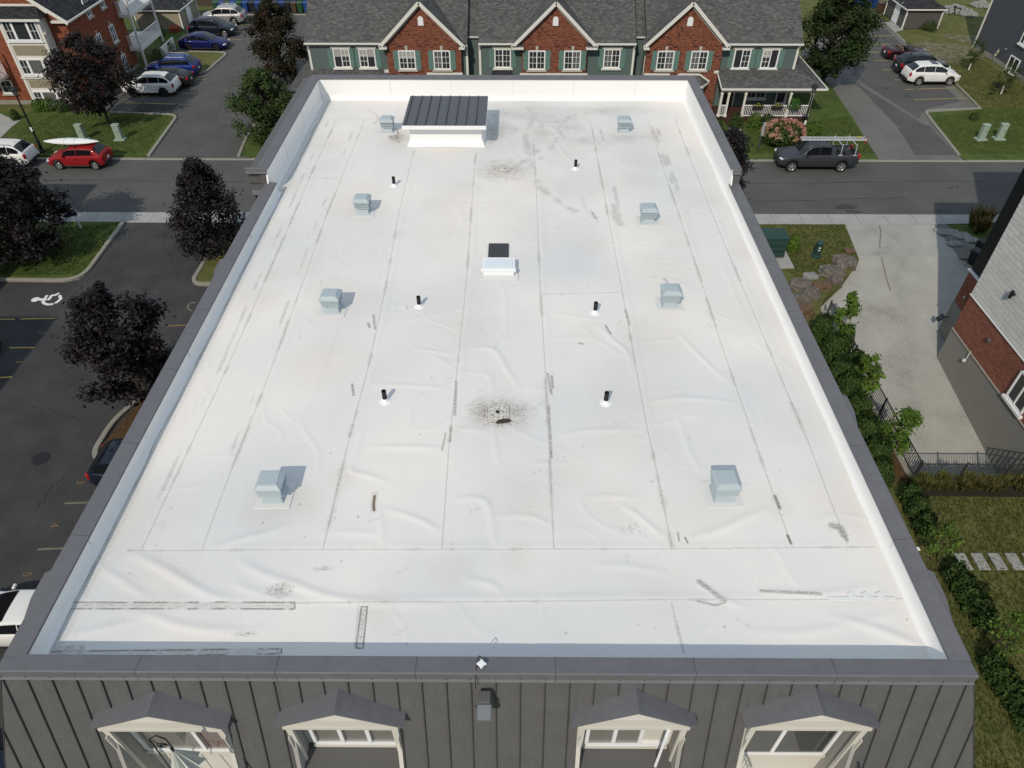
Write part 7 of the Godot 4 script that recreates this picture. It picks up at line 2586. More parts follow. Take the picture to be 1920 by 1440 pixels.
func bin(label: String, m: Material, at: Vector3, turn: float) -> Node3D:
	var o := local_thing("wheeled_bin", label, "bin", at, "wheeled bins", turn)
	var b := MB.new()
	var q0 := [Vector3(-0.23, 0.08, -0.25), Vector3(0.23, 0.08, -0.25), Vector3(0.23, 0.08, 0.22), Vector3(-0.23, 0.08, 0.22)]
	var q1 := [Vector3(-0.29, 1.0, -0.33), Vector3(0.29, 1.0, -0.33), Vector3(0.29, 1.0, 0.33), Vector3(-0.29, 1.0, 0.33)]
	for i in 4:
		var j := (i + 1) % 4
		b.face([q0[i], q0[j], q1[j], q1[i]], (q0[i] + q0[j]) * Vector3(1, 0, 1))
	b.cbox(Vector3(0, 0.98, 0), Vector3(0.62, 0.07, 0.7), 0.015)
	part(o, "body", b, m)
	var l := MB.new()
	l.cbox(Vector3(0, 1.05, 0.02), Vector3(0.6, 0.06, 0.74), 0.025, Basis(Vector3.RIGHT, 0.06))
	part(o, "lid", l, m)
	var h := MB.new()
	h.cyl(Vector3(-0.24, 1.0, -0.4), Vector3(0.24, 1.0, -0.4), 0.018, 0.018, 6)
	part(o, "handle", h, m)
	for s in [-1, 1]:
		var w := MB.new()
		w.cyl(Vector3(s * 0.2, 0.11, -0.3), Vector3(s * 0.26, 0.11, -0.3), 0.11, 0.11, 12)
		part(o, "wheel", w, M.rubber)
	return o

func boulder(parent_label: String, at: Vector3, s: Vector3, sd: int, m: Material) -> void:
	var o := local_thing("boulder", parent_label, "boulder", at, "boulders of the retaining bank", 0.0)
	part(o, "rock", rock(s, sd), m)
func rock(s: Vector3, sd: int) -> MB:
	var f := FastNoiseLite.new()
	f.seed = sd
	f.frequency = 0.9
	f.fractal_octaves = 3
	var mb := MB.new()
	var rows := []
	for i in 11:
		var t := PI * i / 10
		var row := []
		for j in 17:
			var a := TAU * (j % 16) / 16
			var d := Vector3(sin(t) * cos(a), cos(t), sin(t) * sin(a))
			# squared-off lump with uneven facets
			var q := d / pow(pow(absf(d.x), 3.0) + pow(absf(d.y), 3.0) + pow(absf(d.z), 3.0), 1.0 / 3.0)
			row.append(q * s * (1.0 + 0.28 * f.get_noise_3dv(d * 1.4 + Vector3(sd, 0, 0))))
		rows.append(row)
	for i in 10:
		for j in 16:
			mb.face([rows[i][j], rows[i][j + 1], rows[i + 1][j + 1], rows[i + 1][j]], rows[i][j] + rows[i + 1][j + 1])
	return mb

func fence_run(b: Node3D, a: Vector3, e: Vector3, h: float) -> void:
	var d := (e - a).normalized()
	var l := a.distance_to(e)
	for y in [0.12, h - 0.04]:
		beam(b, "rail", a + Vector3(0, y, 0), e + Vector3(0, y, 0), 0.04, 0.04, M.fence_metal)
	var np := int(l / 2.2) + 1
	for i in np + 1:
		var p := a + d * (l * i / np)
		var pm := MB.new()
		pm.cbox(p + Vector3(0, h * 0.5 + 0.02, 0), Vector3(0.07, h + 0.06, 0.07), 0.008)
		part(b, "post", pm, M.fence_metal)
	var n := int(l / 0.12)
	var bm := MB.new()
	bm.box(Vector3.ZERO, Vector3(0.02, h - 0.16, 0.02))
	var ms := bm.mesh()
	for i in n:
		shared_part(b, "picket", ms, M.fence_metal, a + d * ((i + 0.5) * l / n) + Vector3(0, h * 0.5 + 0.04, 0))

func build_street_things() -> void:
	street_lamp("black street lamp behind the red hatchback and white SUV", G(80, 285, 0.07), 4.6)
	street_lamp("black street lamp behind the dark grey pickup truck", G(1497, 272, 0.05), 4.4)
	var pd := pedestal("pale green utility pedestal nearest the red hatchback's kayak", G(157, 262, 0.07), -0.05)
	copy_of(pd, "pale green utility pedestal nearest the curved kerb of the court entrance", G(226, 262, 0.07), 0.05)
	copy_of(pd, "pale green utility pedestal nearest the kerb of the far right drive", G(1838, 262, 0.07), 0.1)
	copy_of(pd, "pale green utility pedestal on the far right lawn, farther from the kerb", G(1872, 261, 0.07), -0.1)
	# transformer and telecom pillar on the grass plot
	var tf := local_thing("transformer_box", "dark green transformer cabinet on a concrete pad", "transformer", Vector3(15.0, 0.02, -36.1))
	var tm := MB.new()
	tm.cbox(Vector3(0.1, 0.05, 0.1), Vector3(2.0, 0.14, 2.4), 0.02)
	part(tf, "pad", tm, M.sidewalk)
	var t1 := MB.new()
	t1.cbox(Vector3(0, 0.72, -0.25), Vector3(1.5, 1.25, 1.1), 0.04)
	part(tf, "cabinet", t1, M.transformer_green)
	var t2 := MB.new()
	t2.cbox(Vector3(0, 1.38, -0.27), Vector3(1.58, 0.09, 1.18), 0.02)
	part(tf, "lid", t2, M.transformer_green)
	for i in 3:
		var t3 := MB.new()
		t3.cbox(Vector3(0, 0.35 + i * 0.34, 0.34 - i * 0.02), Vector3(1.42, 0.26, 0.16 - i * 0.03), 0.02)
		part(tf, "fin_panel", t3, M.transformer_green)
	var tp := local_thing("telecom_pillar", "round-topped dark green telecom pillar with white stickers on grass plot", "utility box", G(1530, 480, 0.02))
	var q1 := MB.new()
	q1.lathe([Vector2(0.3, 0.0), Vector2(0.29, 0.1), Vector2(0.2, 0.14), Vector2(0.19, 0.8), Vector2(0.21, 0.82), Vector2(0.2, 0.92), Vector2(0.12, 1.0), Vector2(0.0, 1.02)], Vector3.ZERO, 18)
	part(tp, "pillar", q1, M.transformer_green)
	for y in [0.5, 0.66]:
		var q2 := MB.new()
		q2.box(Vector3(-0.02, y, 0.195), Vector3(0.12, 0.07, 0.008))
		part(tp, "sticker", q2, M.white_mark)
	# boulders along the sunken drive
	var stone := noisy("stone", [Color(.05, .044, .038), Color(.1, .088, .075), Color(.15, .135, .118), Color(.21, .19, .17)], 1.6, 0.02, 0.1, 0.5, 0.95, 256, 1.5, 1.3)
	var stone2 := noisy("stone_warm", [Color(.06, .04, .028), Color(.12, .08, .055), Color(.18, .125, .09)], 1.6, 0.02, 0.1, 0.5, 0.95, 256, 1.5, 1.3)
	var stone3 := noisy("stone_pale", [Color(.12, .125, .12), Color(.22, .225, .215), Color(.33, .33, .31)], 1.6, 0.02, 0.1, 0.5, 0.95, 256, 1.5, 1.3)
	var bl := [[1583, 492, .7, .45, .55, 0, "large grey boulder at the corner of the grass plot by the drive"], [1560, 512, .65, .4, .55, 0, "grey boulder beside the pale pebbles of the bank"], [1578, 512, .3, .3, .3, 1, "small orange-brown boulder wedged in the bank beside the drive"], [1566, 526, .45, .45, .35, 0, "blocky grey boulder standing at the edge of the drive"], [1520, 518, .45, .3, .3, 2, "pale blue-grey boulder on the grass side of the bank"], [1541, 538, .55, .4, .35, 1, "brown boulder low in the bank beside the drive"], [1500, 535, .65, .4, .5, 0, "broad grey-brown boulder of the bank near the transformer cabinet"], [1520, 552, .5, .45, .5, 0, "dark grey boulder of the bank nearest the fence end"], [1498, 562, .6, .4, .4, 0, "flat grey boulder of the bank close to the building"], [1508, 585, .5, .5, .4, 1, "brown-grey boulder beside the cedar hedge"], [1594, 470, .35, .22, .3, 1, "small brown stone at the corner of the grass plot"]]
	for i in bl.size():
		var q: Array = bl[i]
		var p := G(q[0], q[1], 0.1)
		boulder(q[6], Vector3(p.x, 0.0, p.z), Vector3(q[2], q[3], q[4]), i * 7 + 3, [stone, stone2, stone3][q[5]])
	var pb := MB.new()
	for i in 260:
		var c := G(rng.randf_range(1535, 1585), rng.randf_range(498, 522), 0.12)
		pb.col = Color(1, 1, 1)
		pb.cbox(c + Vector3(0, rng.randf_range(0, 0.1), 0), Vector3(0.09, 0.05, 0.07) * rng.randf_range(0.5, 1.2), 0.02, Basis(Vector3(rng.randf(), rng.randf(), rng.randf()).normalized(), rng.randf() * 3))
	var pbo := part(self, "pebbles", pb, stone3)
	pbo.set_meta("kind", "stuff")
	pbo.set_meta("label", "pale pebbles scattered between the boulders")
	pbo.set_meta("category", "pebbles")
	# flat stones and pebbles in the shaded corner
	var fs := [[1772, 436, .5], [1785, 435, .4], [1803, 442, .6], [1821, 451, .45], [1790, 458, .4], [1760, 432, .3]]
	for i in fs.size():
		var p := G(fs[i][0], fs[i][1], 0.05)
		var o := local_thing("flat_stone", "pale flat stone set in the shaded pebble bed beside the drive", "stone", p, "flat stones in the pebble bed")
		part(o, "rock", rock(Vector3(fs[i][2], 0.12, fs[i][2] * 0.7), 40 + i), stone3)
	# metal fence round the sunken drive
	var fe := thing("metal_fence", "black metal picket fence along the hedge side of the drive", "fence", Vector3(16.55, 0, -25))
	fence_run(fe, Vector3(16.53, 0.02, -30.3), Vector3(16.63, 0.02, -19.25), 1.0)
	var f2 := thing("metal_fence", "black metal picket fence across the end of the drive above ornamental grass", "fence", Vector3(19, 0, -19.2))
	fence_run(f2, Vector3(16.66, 0.02, -19.2), Vector3(24, 0.02, -19.2), 0.95)
	var f3 := thing("metal_gate", "close-barred black metal gate panel against the grey stucco wall", "gate", Vector3(21.3, 0, -19.0))
	var gm := MB.new()
	var g0 := Vector3(20.6, 0.0, -19.05)
	for i in 12:
		gm.box(g0 + Vector3(0.06 + i * 0.1, 0.75, 0), Vector3(0.035, 1.4, 0.035))
	gm.box(g0 + Vector3(0.6, 1.45, 0), Vector3(1.2, 0.05, 0.05))
	gm.box(g0 + Vector3(0.6, 0.08, 0), Vector3(1.2, 0.05, 0.05))
	part(f3, "bars", gm, M.fence_metal)
	# bins
	var cols := {"b": flat("bin_blue", lin(.016, .055, .2), 0.5), "g": flat("bin_green", lin(.02, .07, .03), 0.5), "k": flat("bin_black", lin(.016, .018, .022), 0.5), "n": flat("bin_brown", lin(.075, .045, .03), 0.5)}
	var names := {"b": "blue", "g": "green", "k": "black", "n": "brown"}
	var seq := "gbgbgbkbgbkbkngb"
	var protos := {}
	for i in seq.length():
		var c := seq[i]
		var at := Vector3(-32.9 + i * 0.66 + rng.randf_range(-0.05, 0.05), 0, -85.0 + rng.randf_range(-0.1, 0.1))
		var lb: String = names[c] + " wheeled bin in the front line of the bin row behind the court"
		if not protos.has(c):
			protos[c] = bin(lb, cols[c], at, rng.randf_range(-0.1, 0.1))
		else:
			copy_of(protos[c], lb, at, rng.randf_range(-0.1, 0.1))
	var seq2 := "bgbbgbbkbgb"
	for i in seq2.length():
		var c := seq2[i]
		copy_of(protos[c], names[c] + " wheeled bin in the rear line of the bin row behind the court", Vector3(-31.5 + i * 0.85, 0, -86.6 + rng.randf_range(-0.1, 0.1)), rng.randf_range(-0.15, 0.15))
	for i in 4:
		copy_of(protos["b"], "blue wheeled bin at the head of the far right drive", G(1606 + i * 12, 20) + Vector3(0, 0, -0.9), 0.1)
	for i in 2:
		copy_of(protos["n"], "brown wheeled bin beside the dark taupe shed", G(1648 + i * 13, 26) + Vector3(0, 0, -0.3), 0.3)
	var bf := thing("board_fence", "low brown board fence behind the row of wheeled bins", "fence", Vector3(-28, 0, -88))
	for i in 40:
		var fm := MB.new()
		fm.cbox(Vector3(-36 + i * 0.4, 0.55, -87.6), Vector3(0.38, 1.1, 0.04), 0.01)
		part(bf, "board", fm, flat("fence_brown", lin(.06, .045, .035), 0.8))
	# gutter grate in the lot
	var gp := G(77, 860)
	var gr := local_thing("drain_grate", "round dark iron drain grate in the near left lot", "drain grate", gp + Vector3(0, 0.009, 0))
	var r1 := MB.new()
	r1.lathe([Vector2(0.36, 0.0), Vector2(0.36, 0.012), Vector2(0.31, 0.012), Vector2(0.31, 0.002), Vector2(0.0, 0.002)], Vector3.ZERO, 28)
	part(gr, "frame", r1, M.black_metal)
	for i in 11:
		var x := -0.275 + i * 0.055
		var hl := sqrt(maxf(0.01, 0.31 * 0.31 - x * x))
		var rb := MB.new()
		rb.box(Vector3(x, 0.008, 0), Vector3(0.022, 0.012, hl * 2))
		part(gr, "bar", rb, flat("iron_grey", lin(.04, .04, .042), 0.6))
	# stepping stones
	for i in 5:
		var p := (G(1798 + i * 32, 1038) + G(1814 + i * 32.5, 1068)) * 0.5
		var o := local_thing("stepping_stone", "long pale stepping stone in the garden beside the hedge", "paver", p + Vector3(0, 0.0, 0), "row of stepping stones", 0.02)
		var sm := MB.new()
		sm.cbox(Vector3(0, 0.0, 0), Vector3(0.42, 0.07, 0.74), 0.015)
		part(o, "slab", sm, M.sidewalk)
	# signs
	var s1 := local_thing("sale_sign", "small pink, white and navy lawn sign on a white post", "sign", G(152, 428, 0.09), "", 0.5)
	var sp := MB.new()
	sp.cbox(Vector3(0, 0.55, 0), Vector3(0.09, 1.1, 0.09), 0.01)
	part(s1, "post", sp, M.white_paint)
	var sb := MB.new()
	sb.cbox(Vector3(-0.2, 1.15, 0.06), Vector3(0.7, 0.5, 0.03), 0.006)
	var sbo := part(s1, "board", sb, M.white_paint)
	var sb2 := MB.new()
	sb2.box(Vector3(-0.2, 1.02, 0.0765), Vector3(0.68, 0.22, 0.004))
	part(sbo, "navy_print", sb2, flat("sign_navy", lin(.02, .025, .08), 0.6))
	var sb3 := MB.new()
	sb3.box(Vector3(-0.2, 1.37, 0.0765), Vector3(0.68, 0.05, 0.004))
	part(sbo, "pink_print", sb3, flat("sign_pink", lin(.5, .12, .25), 0.6))
	var s2 := local_thing("sale_sign", "tall lawn sign post with grey upper half beside the pink hydrangea", "sign", G(1421, 282, 0.05))
	var q3 := MB.new()
	q3.cbox(Vector3(0, 0.6, 0), Vector3(0.11, 1.2, 0.11), 0.01)
	part(s2, "post", q3, flat("post_green", lin(.04, .06, .05), 0.7))
	var q4 := MB.new()
	q4.cbox(Vector3(0.02, 1.6, 0), Vector3(0.16, 0.95, 0.13), 0.01)
	part(s2, "upper_post", q4, flat("post_grey", lin(.3, .31, .33), 0.6))
	var s3 := local_thing("lawn_sign", "small dark lawn sign on two thin stakes beside young trees", "sign", G(1856, 186), "", 0.2)
	for s in [-1, 1]:
		var st := MB.new()
		st.cyl(Vector3(s * 0.25, 0, 0), Vector3(s * 0.25, 1.0, 0), 0.015, 0.015, 6)
		part(s3, "stake", st, M.black_metal)
	var sd := MB.new()
	sd.cbox(Vector3(0.2, 1.1, 0), Vector3(0.5, 0.35, 0.04), 0.01)
	part(s3, "board", sd, M.black_metal)
	# orange planter by the tan shed
	var op := local_thing("planter", "orange planter tub beside the tan shed", "planter", G(329, 60, 0.06))
	var om := MB.new()
	om.lathe([Vector2(0.42, 0.0), Vector2(0.55, 0.5), Vector2(0.5, 0.5), Vector2(0.45, 0.4), Vector2(0.0, 0.4)], Vector3.ZERO, 16)
	part(op, "tub", om, flat("tub_orange", lin(.3, .07, .03), 0.7))
	# rubble by the taupe shed
	for q in [[1790, 22, 1.6, 0.7, 1.5, "heap of pale rubble beside the dark taupe shed"], [1815, 28, 0.9, 0.4, 0.8, "low heap of grey rubble between shed and dark house"], [1838, 12, 1.0, 0.5, 0.8, "far heap of pale stones near the dark house"]]:
		var p := G(q[0], q[1])
		var o := local_thing("rubble_heap", q[5], "rubble heap", p)
		var hm := MB.new()
		for i in 130:
			var a := rng.randf() * TAU
			var d := sqrt(rng.randf())
			hm.cbox(Vector3(cos(a) * d * q[2], (1.0 - d) * q[3] + rng.randf() * 0.1, sin(a) * d * q[4]), Vector3(0.35, 0.22, 0.3) * rng.randf_range(0.4, 1.2), 0.05, Basis(Vector3(rng.randf() - 0.5, rng.randf(), rng.randf() - 0.5).normalized(), rng.randf() * 3))
		var ho := part(o, "stones", hm, stone3)
		ho.set_meta("kind", "stuff")
	# dark tubs by the wing of the panelled building
	for q in [[1833, 482, "dark blue bin standing against the black wing"], [1822, 500, "black bin standing against the black wing"]]:
		copy_of(protos["k"], q[2], G(q[0], q[1], -0.3), 0.6)
	# boxes of flowers on the porch rail
	for x in [18.9, 20.4]:
		var o := local_thing("flower_box", "dark flower box with yellow flowers hung on the porch rail", "flower box", Vector3(x, 1.1, -55.58), "flower boxes on the porch rail")
		var bm := MB.new()
		bm.cbox(Vector3(0, 0.1, 0), Vector3(0.8, 0.2, 0.22), 0.02)
		part(o, "box", bm, M.trim_black)
		part(o, "flowers", leafball(0.5, 0.18, 0.18, 160, 0.09, [Color(.05, .1, .02), Color(.35, .3, .03), Color(.04, .08, .02)], 61), foliage())
		(o.get_child(o.get_child_count() - 1) as Node3D).position = Vector3(0, 0.28, 0)

# ---------------------------------------------------------------- plants
func foliage() -> StandardMaterial3D:
	if M.has("foliage"):
		return M["foliage"]
	var m := flat("foliage", Color(1, 1, 1), 0.75, 0.0, 0.25)
	m.vertex_color_use_as_albedo = true
	m.backlight_enabled = true
	m.backlight = Color(0.12, 0.14, 0.06)
	return m
func dark_foliage() -> StandardMaterial3D:
	var m := flat("dark_foliage", Color(1, 1, 1), 0.6, 0.0, 0.35)
	m.vertex_color_use_as_albedo = true
	return m
func bark() -> StandardMaterial3D:
	return noisy("bark", [Color(.03, .024, .02), Color(.06, .05, .04), Color(.09, .078, .066)], 0.6, 0.03, 0.1, 0.5, 0.95, 128, 1.5)
func leaf(mb: MB, p: Vector3, d: Vector3, s: float, c: Color, r: RandomNumberGenerator) -> void:
	# a folded leaf: two faces along a midrib
	var t := d.cross(Vector3(r.randf() - 0.5, r.randf() - 0.5, r.randf() - 0.5)).normalized()
	var w := t.cross(d).normalized()
	var a := p - t * s * 0.5
	var b := p + t * s * 0.5 - d * s * 0.12
	var k := s * 0.36
	mb.col = c
	mb.tri(a, p + w * k - d * s * 0.1, b)
	mb.tri(a, b, p - w * k - d * s * 0.1)
func leafball(rx: float, ry: float, rz: float, n: int, s: float, cols: Array, sd: int) -> MB:
	var r := RandomNumberGenerator.new()
	r.seed = sd
	var mb := MB.new()
	for i in n:
		var d := Vector3(r.randfn(), r.randfn(), r.randfn()).normalized()
		var q := pow(r.randf(), 0.4)
		var c: Color = cols[r.randi() % cols.size()]
		leaf(mb, Vector3(d.x * rx, d.y * ry, d.z * rz) * q, (d + Vector3(0, 0.4, 0) + Vector3(r.randf() - 0.5, r.randf() - 0.5, r.randf() - 0.5)).normalized(), s * r.randf_range(0.7, 1.3), c * r.randf_range(0.7, 1.3), r)
	return mb
# a tree: tapered trunk, limbs, and a crown made of leafy clumps at the limb ends
# prof(t): crown radius at height fraction t between y0 and h
func tree(nm: String, label: String, at: Vector3, h: float, y0: float, prof: Array, cols: Array, leaves: int, ls: float, clumps: int, sd: int, group := "", trunk_r := 0.11, lean := Vector3.ZERO) -> Node3D:
	var r := RandomNumberGenerator.new()
	r.seed = sd
	var o := local_thing(nm, label, "tree", at, group)
	var tm := MB.new()
	var top := Vector3(lean.x, h * 0.82, lean.z)
	var tp := []
	for i in 7:
		var f := i / 6.0
		tp.append(Vector3(lean.x * f * f + 0.05 * sin(f * 5 + sd), h * 0.82 * f, lean.z * f * f + 0.05 * cos(f * 4 + sd)))
	tm.tube(tp, trunk_r, trunk_r * 0.25, 8)
	var cl := []
	clumps = int(clumps * 1.5)
	for i in clumps:
		var t := pow(r.randf(), 0.85)
		var rad := pl(prof, t)
		var a := r.randf() * TAU + i * 2.4
		var q := sqrt(r.randf_range(0.12, 1.0)) * rad
		var y := lerpf(y0, h, t)
		var f := clampf(y / (h * 0.82), 0, 1)
		var ax := Vector3(lean.x * f * f, 0, lean.z * f * f)
		var c := ax + Vector3(cos(a) * q, y, sin(a) * q)
		var cr := r.randf_range(0.5, 1.15) * (0.2 + rad * 0.22)
		cl.append([c, cr])
		if i % 2 == 0:
			var sy := clampf(y - q * 0.7, y0 * 0.6, h * 0.8)
			var fs := sy / (h * 0.82)
			var s0 := Vector3(lean.x * fs * fs, sy, lean.z * fs * fs)
			tm.tube([s0, s0.lerp(c, 0.55) + Vector3(0, 0.1, 0), c], trunk_r * 0.38, 0.012, 5)
	part(o, "trunk", tm, bark())
	var mb := MB.new()
	var per := int(leaves * 1.15) / clumps
	for c in cl:
		var ctr: Vector3 = c[0]
		var cr: float = c[1]
		var tone := r.randf_range(0.75, 1.25)
		var base: Color = cols[r.randi() % cols.size()]
		for i in per:
			var d := Vector3(r.randfn(), r.randfn() * 0.8, r.randfn()).normalized()
			var q := pow(r.randf(), 0.45) * cr * (r.randf_range(1.2, 1.9) if r.randf() < 0.14 else 1.0)
			var cc: Color = base.lerp(cols[r.randi() % cols.size()], 0.5) * tone * r.randf_range(0.75, 1.25)
			leaf(mb, ctr + d * q, (d * 0.7 + Vector3(0, 0.7, 0) + Vector3(r.randf() - 0.5, r.randf() - 0.5, r.randf() - 0.5) * 1.2).normalized(), ls * r.randf_range(0.65, 1.3), cc, r)
	part(o, "crown", mb, foliage() if (cols[0] as Color).g > 0.0056 else dark_foliage())
	return o
# an evergreen shrub of small upright sprays
func cedar(label: String, at: Vector3, h: float, rad: float, n: int, cols: Array, sd: int, group: String, nm := "cedar_shrub", cat := "shrub") -> void:
	var r := RandomNumberGenerator.new()
	r.seed = sd
	var o := local_thing(nm, label, cat, at, group)
	var st := MB.new()
	st.tube([Vector3.ZERO, Vector3(0.02, h * 0.5, 0.03), Vector3(0, h * 0.9, 0)], 0.05, 0.01, 6)
	part(o, "stem", st, bark())
	var mb := MB.new()
	var f := FastNoiseLite.new()
	f.seed = sd
	f.frequency = 1.2
	for i in n:
		var t := r.randf()
		var a := r.randf() * TAU
		var env := rad * (0.55 + 0.6 * sin(PI * pow(t, 0.7)) * (1.0 - 0.45 * t))
		env *= 1.0 + 0.4 * f.get_noise_3d(cos(a) * 2, t * h * 1.3, sin(a) * 2)
		var q := env * pow(r.randf(), 0.3)
		var p := Vector3(cos(a) * q, t * h + r.randf_range(-0.05, 0.12), sin(a) * q)
		var d := Vector3(cos(a) * 0.8, 0.5, sin(a) * 0.8) + Vector3(r.randf() - 0.5, r.randf() - 0.5, r.randf() - 0.5)
		var c: Color = cols[r.randi() % cols.size()]
		leaf(mb, p, d.normalized(), r.randf_range(0.065, 0.145), c * r.randf_range(0.6, 1.35), r)
	part(o, "foliage", mb, foliage())
func tufts(nm: String, label: String, pts: Array, h: float, w: float, cols: Array, blades: int, sd: int) -> void:
	# one clump of long arching blades, as a shared mesh set out many times
	var r := RandomNumberGenerator.new()
	r.seed = sd
	var mb := MB.new()
	for i in blades:
		var a := r.randf() * TAU
		var hh := h * r.randf_range(0.6, 1.15)
		var ou := w * r.randf_range(0.3, 1.1)
		var d := Vector3(cos(a), 0, sin(a))
		var s := Vector3(-d.z, 0, d.x) * 0.012 * (h / 0.4)
		mb.col = cols[r.randi() % cols.size()] * r.randf_range(0.7, 1.3)
		var p0 := d * 0.03
		var p1 := d * ou * 0.45 + Vector3(0, hh * 0.65, 0)
		var p2 := d * ou + Vector3(0, hh, 0)
		mb.face([p0 - s, p0 + s, p1 + s * 0.9, p1 - s * 0.9], d + Vector3(0, 0.3, 0))
		mb.face([p1 - s * 0.9, p1 + s * 0.9, p2], d + Vector3(0, 0.6, 0))
	var mm := MultiMesh.new()
	mm.transform_format = MultiMesh.TRANSFORM_3D
	mm.mesh = mb.mesh()
	mm.instance_count = pts.size()
	for i in pts.size():
		var sc := r.randf_range(0.7, 1.25)
		mm.set_instance_transform(i, Transform3D(Basis(Vector3.UP, r.randf() * TAU).scaled(Vector3(sc, sc * r.randf_range(0.8, 1.2), sc)), pts[i]))
	var o := MultiMeshInstance3D.new()
	o.name = numbered(nm)
	o.multimesh = mm
	o.material_override = foliage()
	add_child(o)
	o.set_meta("kind", "stuff")
	o.set_meta("label", label)
	o.set_meta("category", "grass")
func scatter(poly: Array, y: float, n: int, sd: int) -> Array:
	var r := RandomNumberGenerator.new()
	r.seed = sd
	var pl2 := PackedVector2Array()
	var lo := Vector2(1e9, 1e9)
	var hi := Vector2(-1e9, -1e9)
	for p in poly:
		pl2.append(Vector2(p.x, p.z))
		lo = lo.min(Vector2(p.x, p.z))
		hi = hi.max(Vector2(p.x, p.z))
	var out := []
	var tries := 0
	while out.size() < n and tries < n * 8:
		tries += 1
		var q := Vector2(r.randf_range(lo.x, hi.x), r.randf_range(lo.y, hi.y))
		if Geometry2D.is_point_in_polygon(q, pl2):
			out.append(Vector3(q.x, y, q.y))
	return out

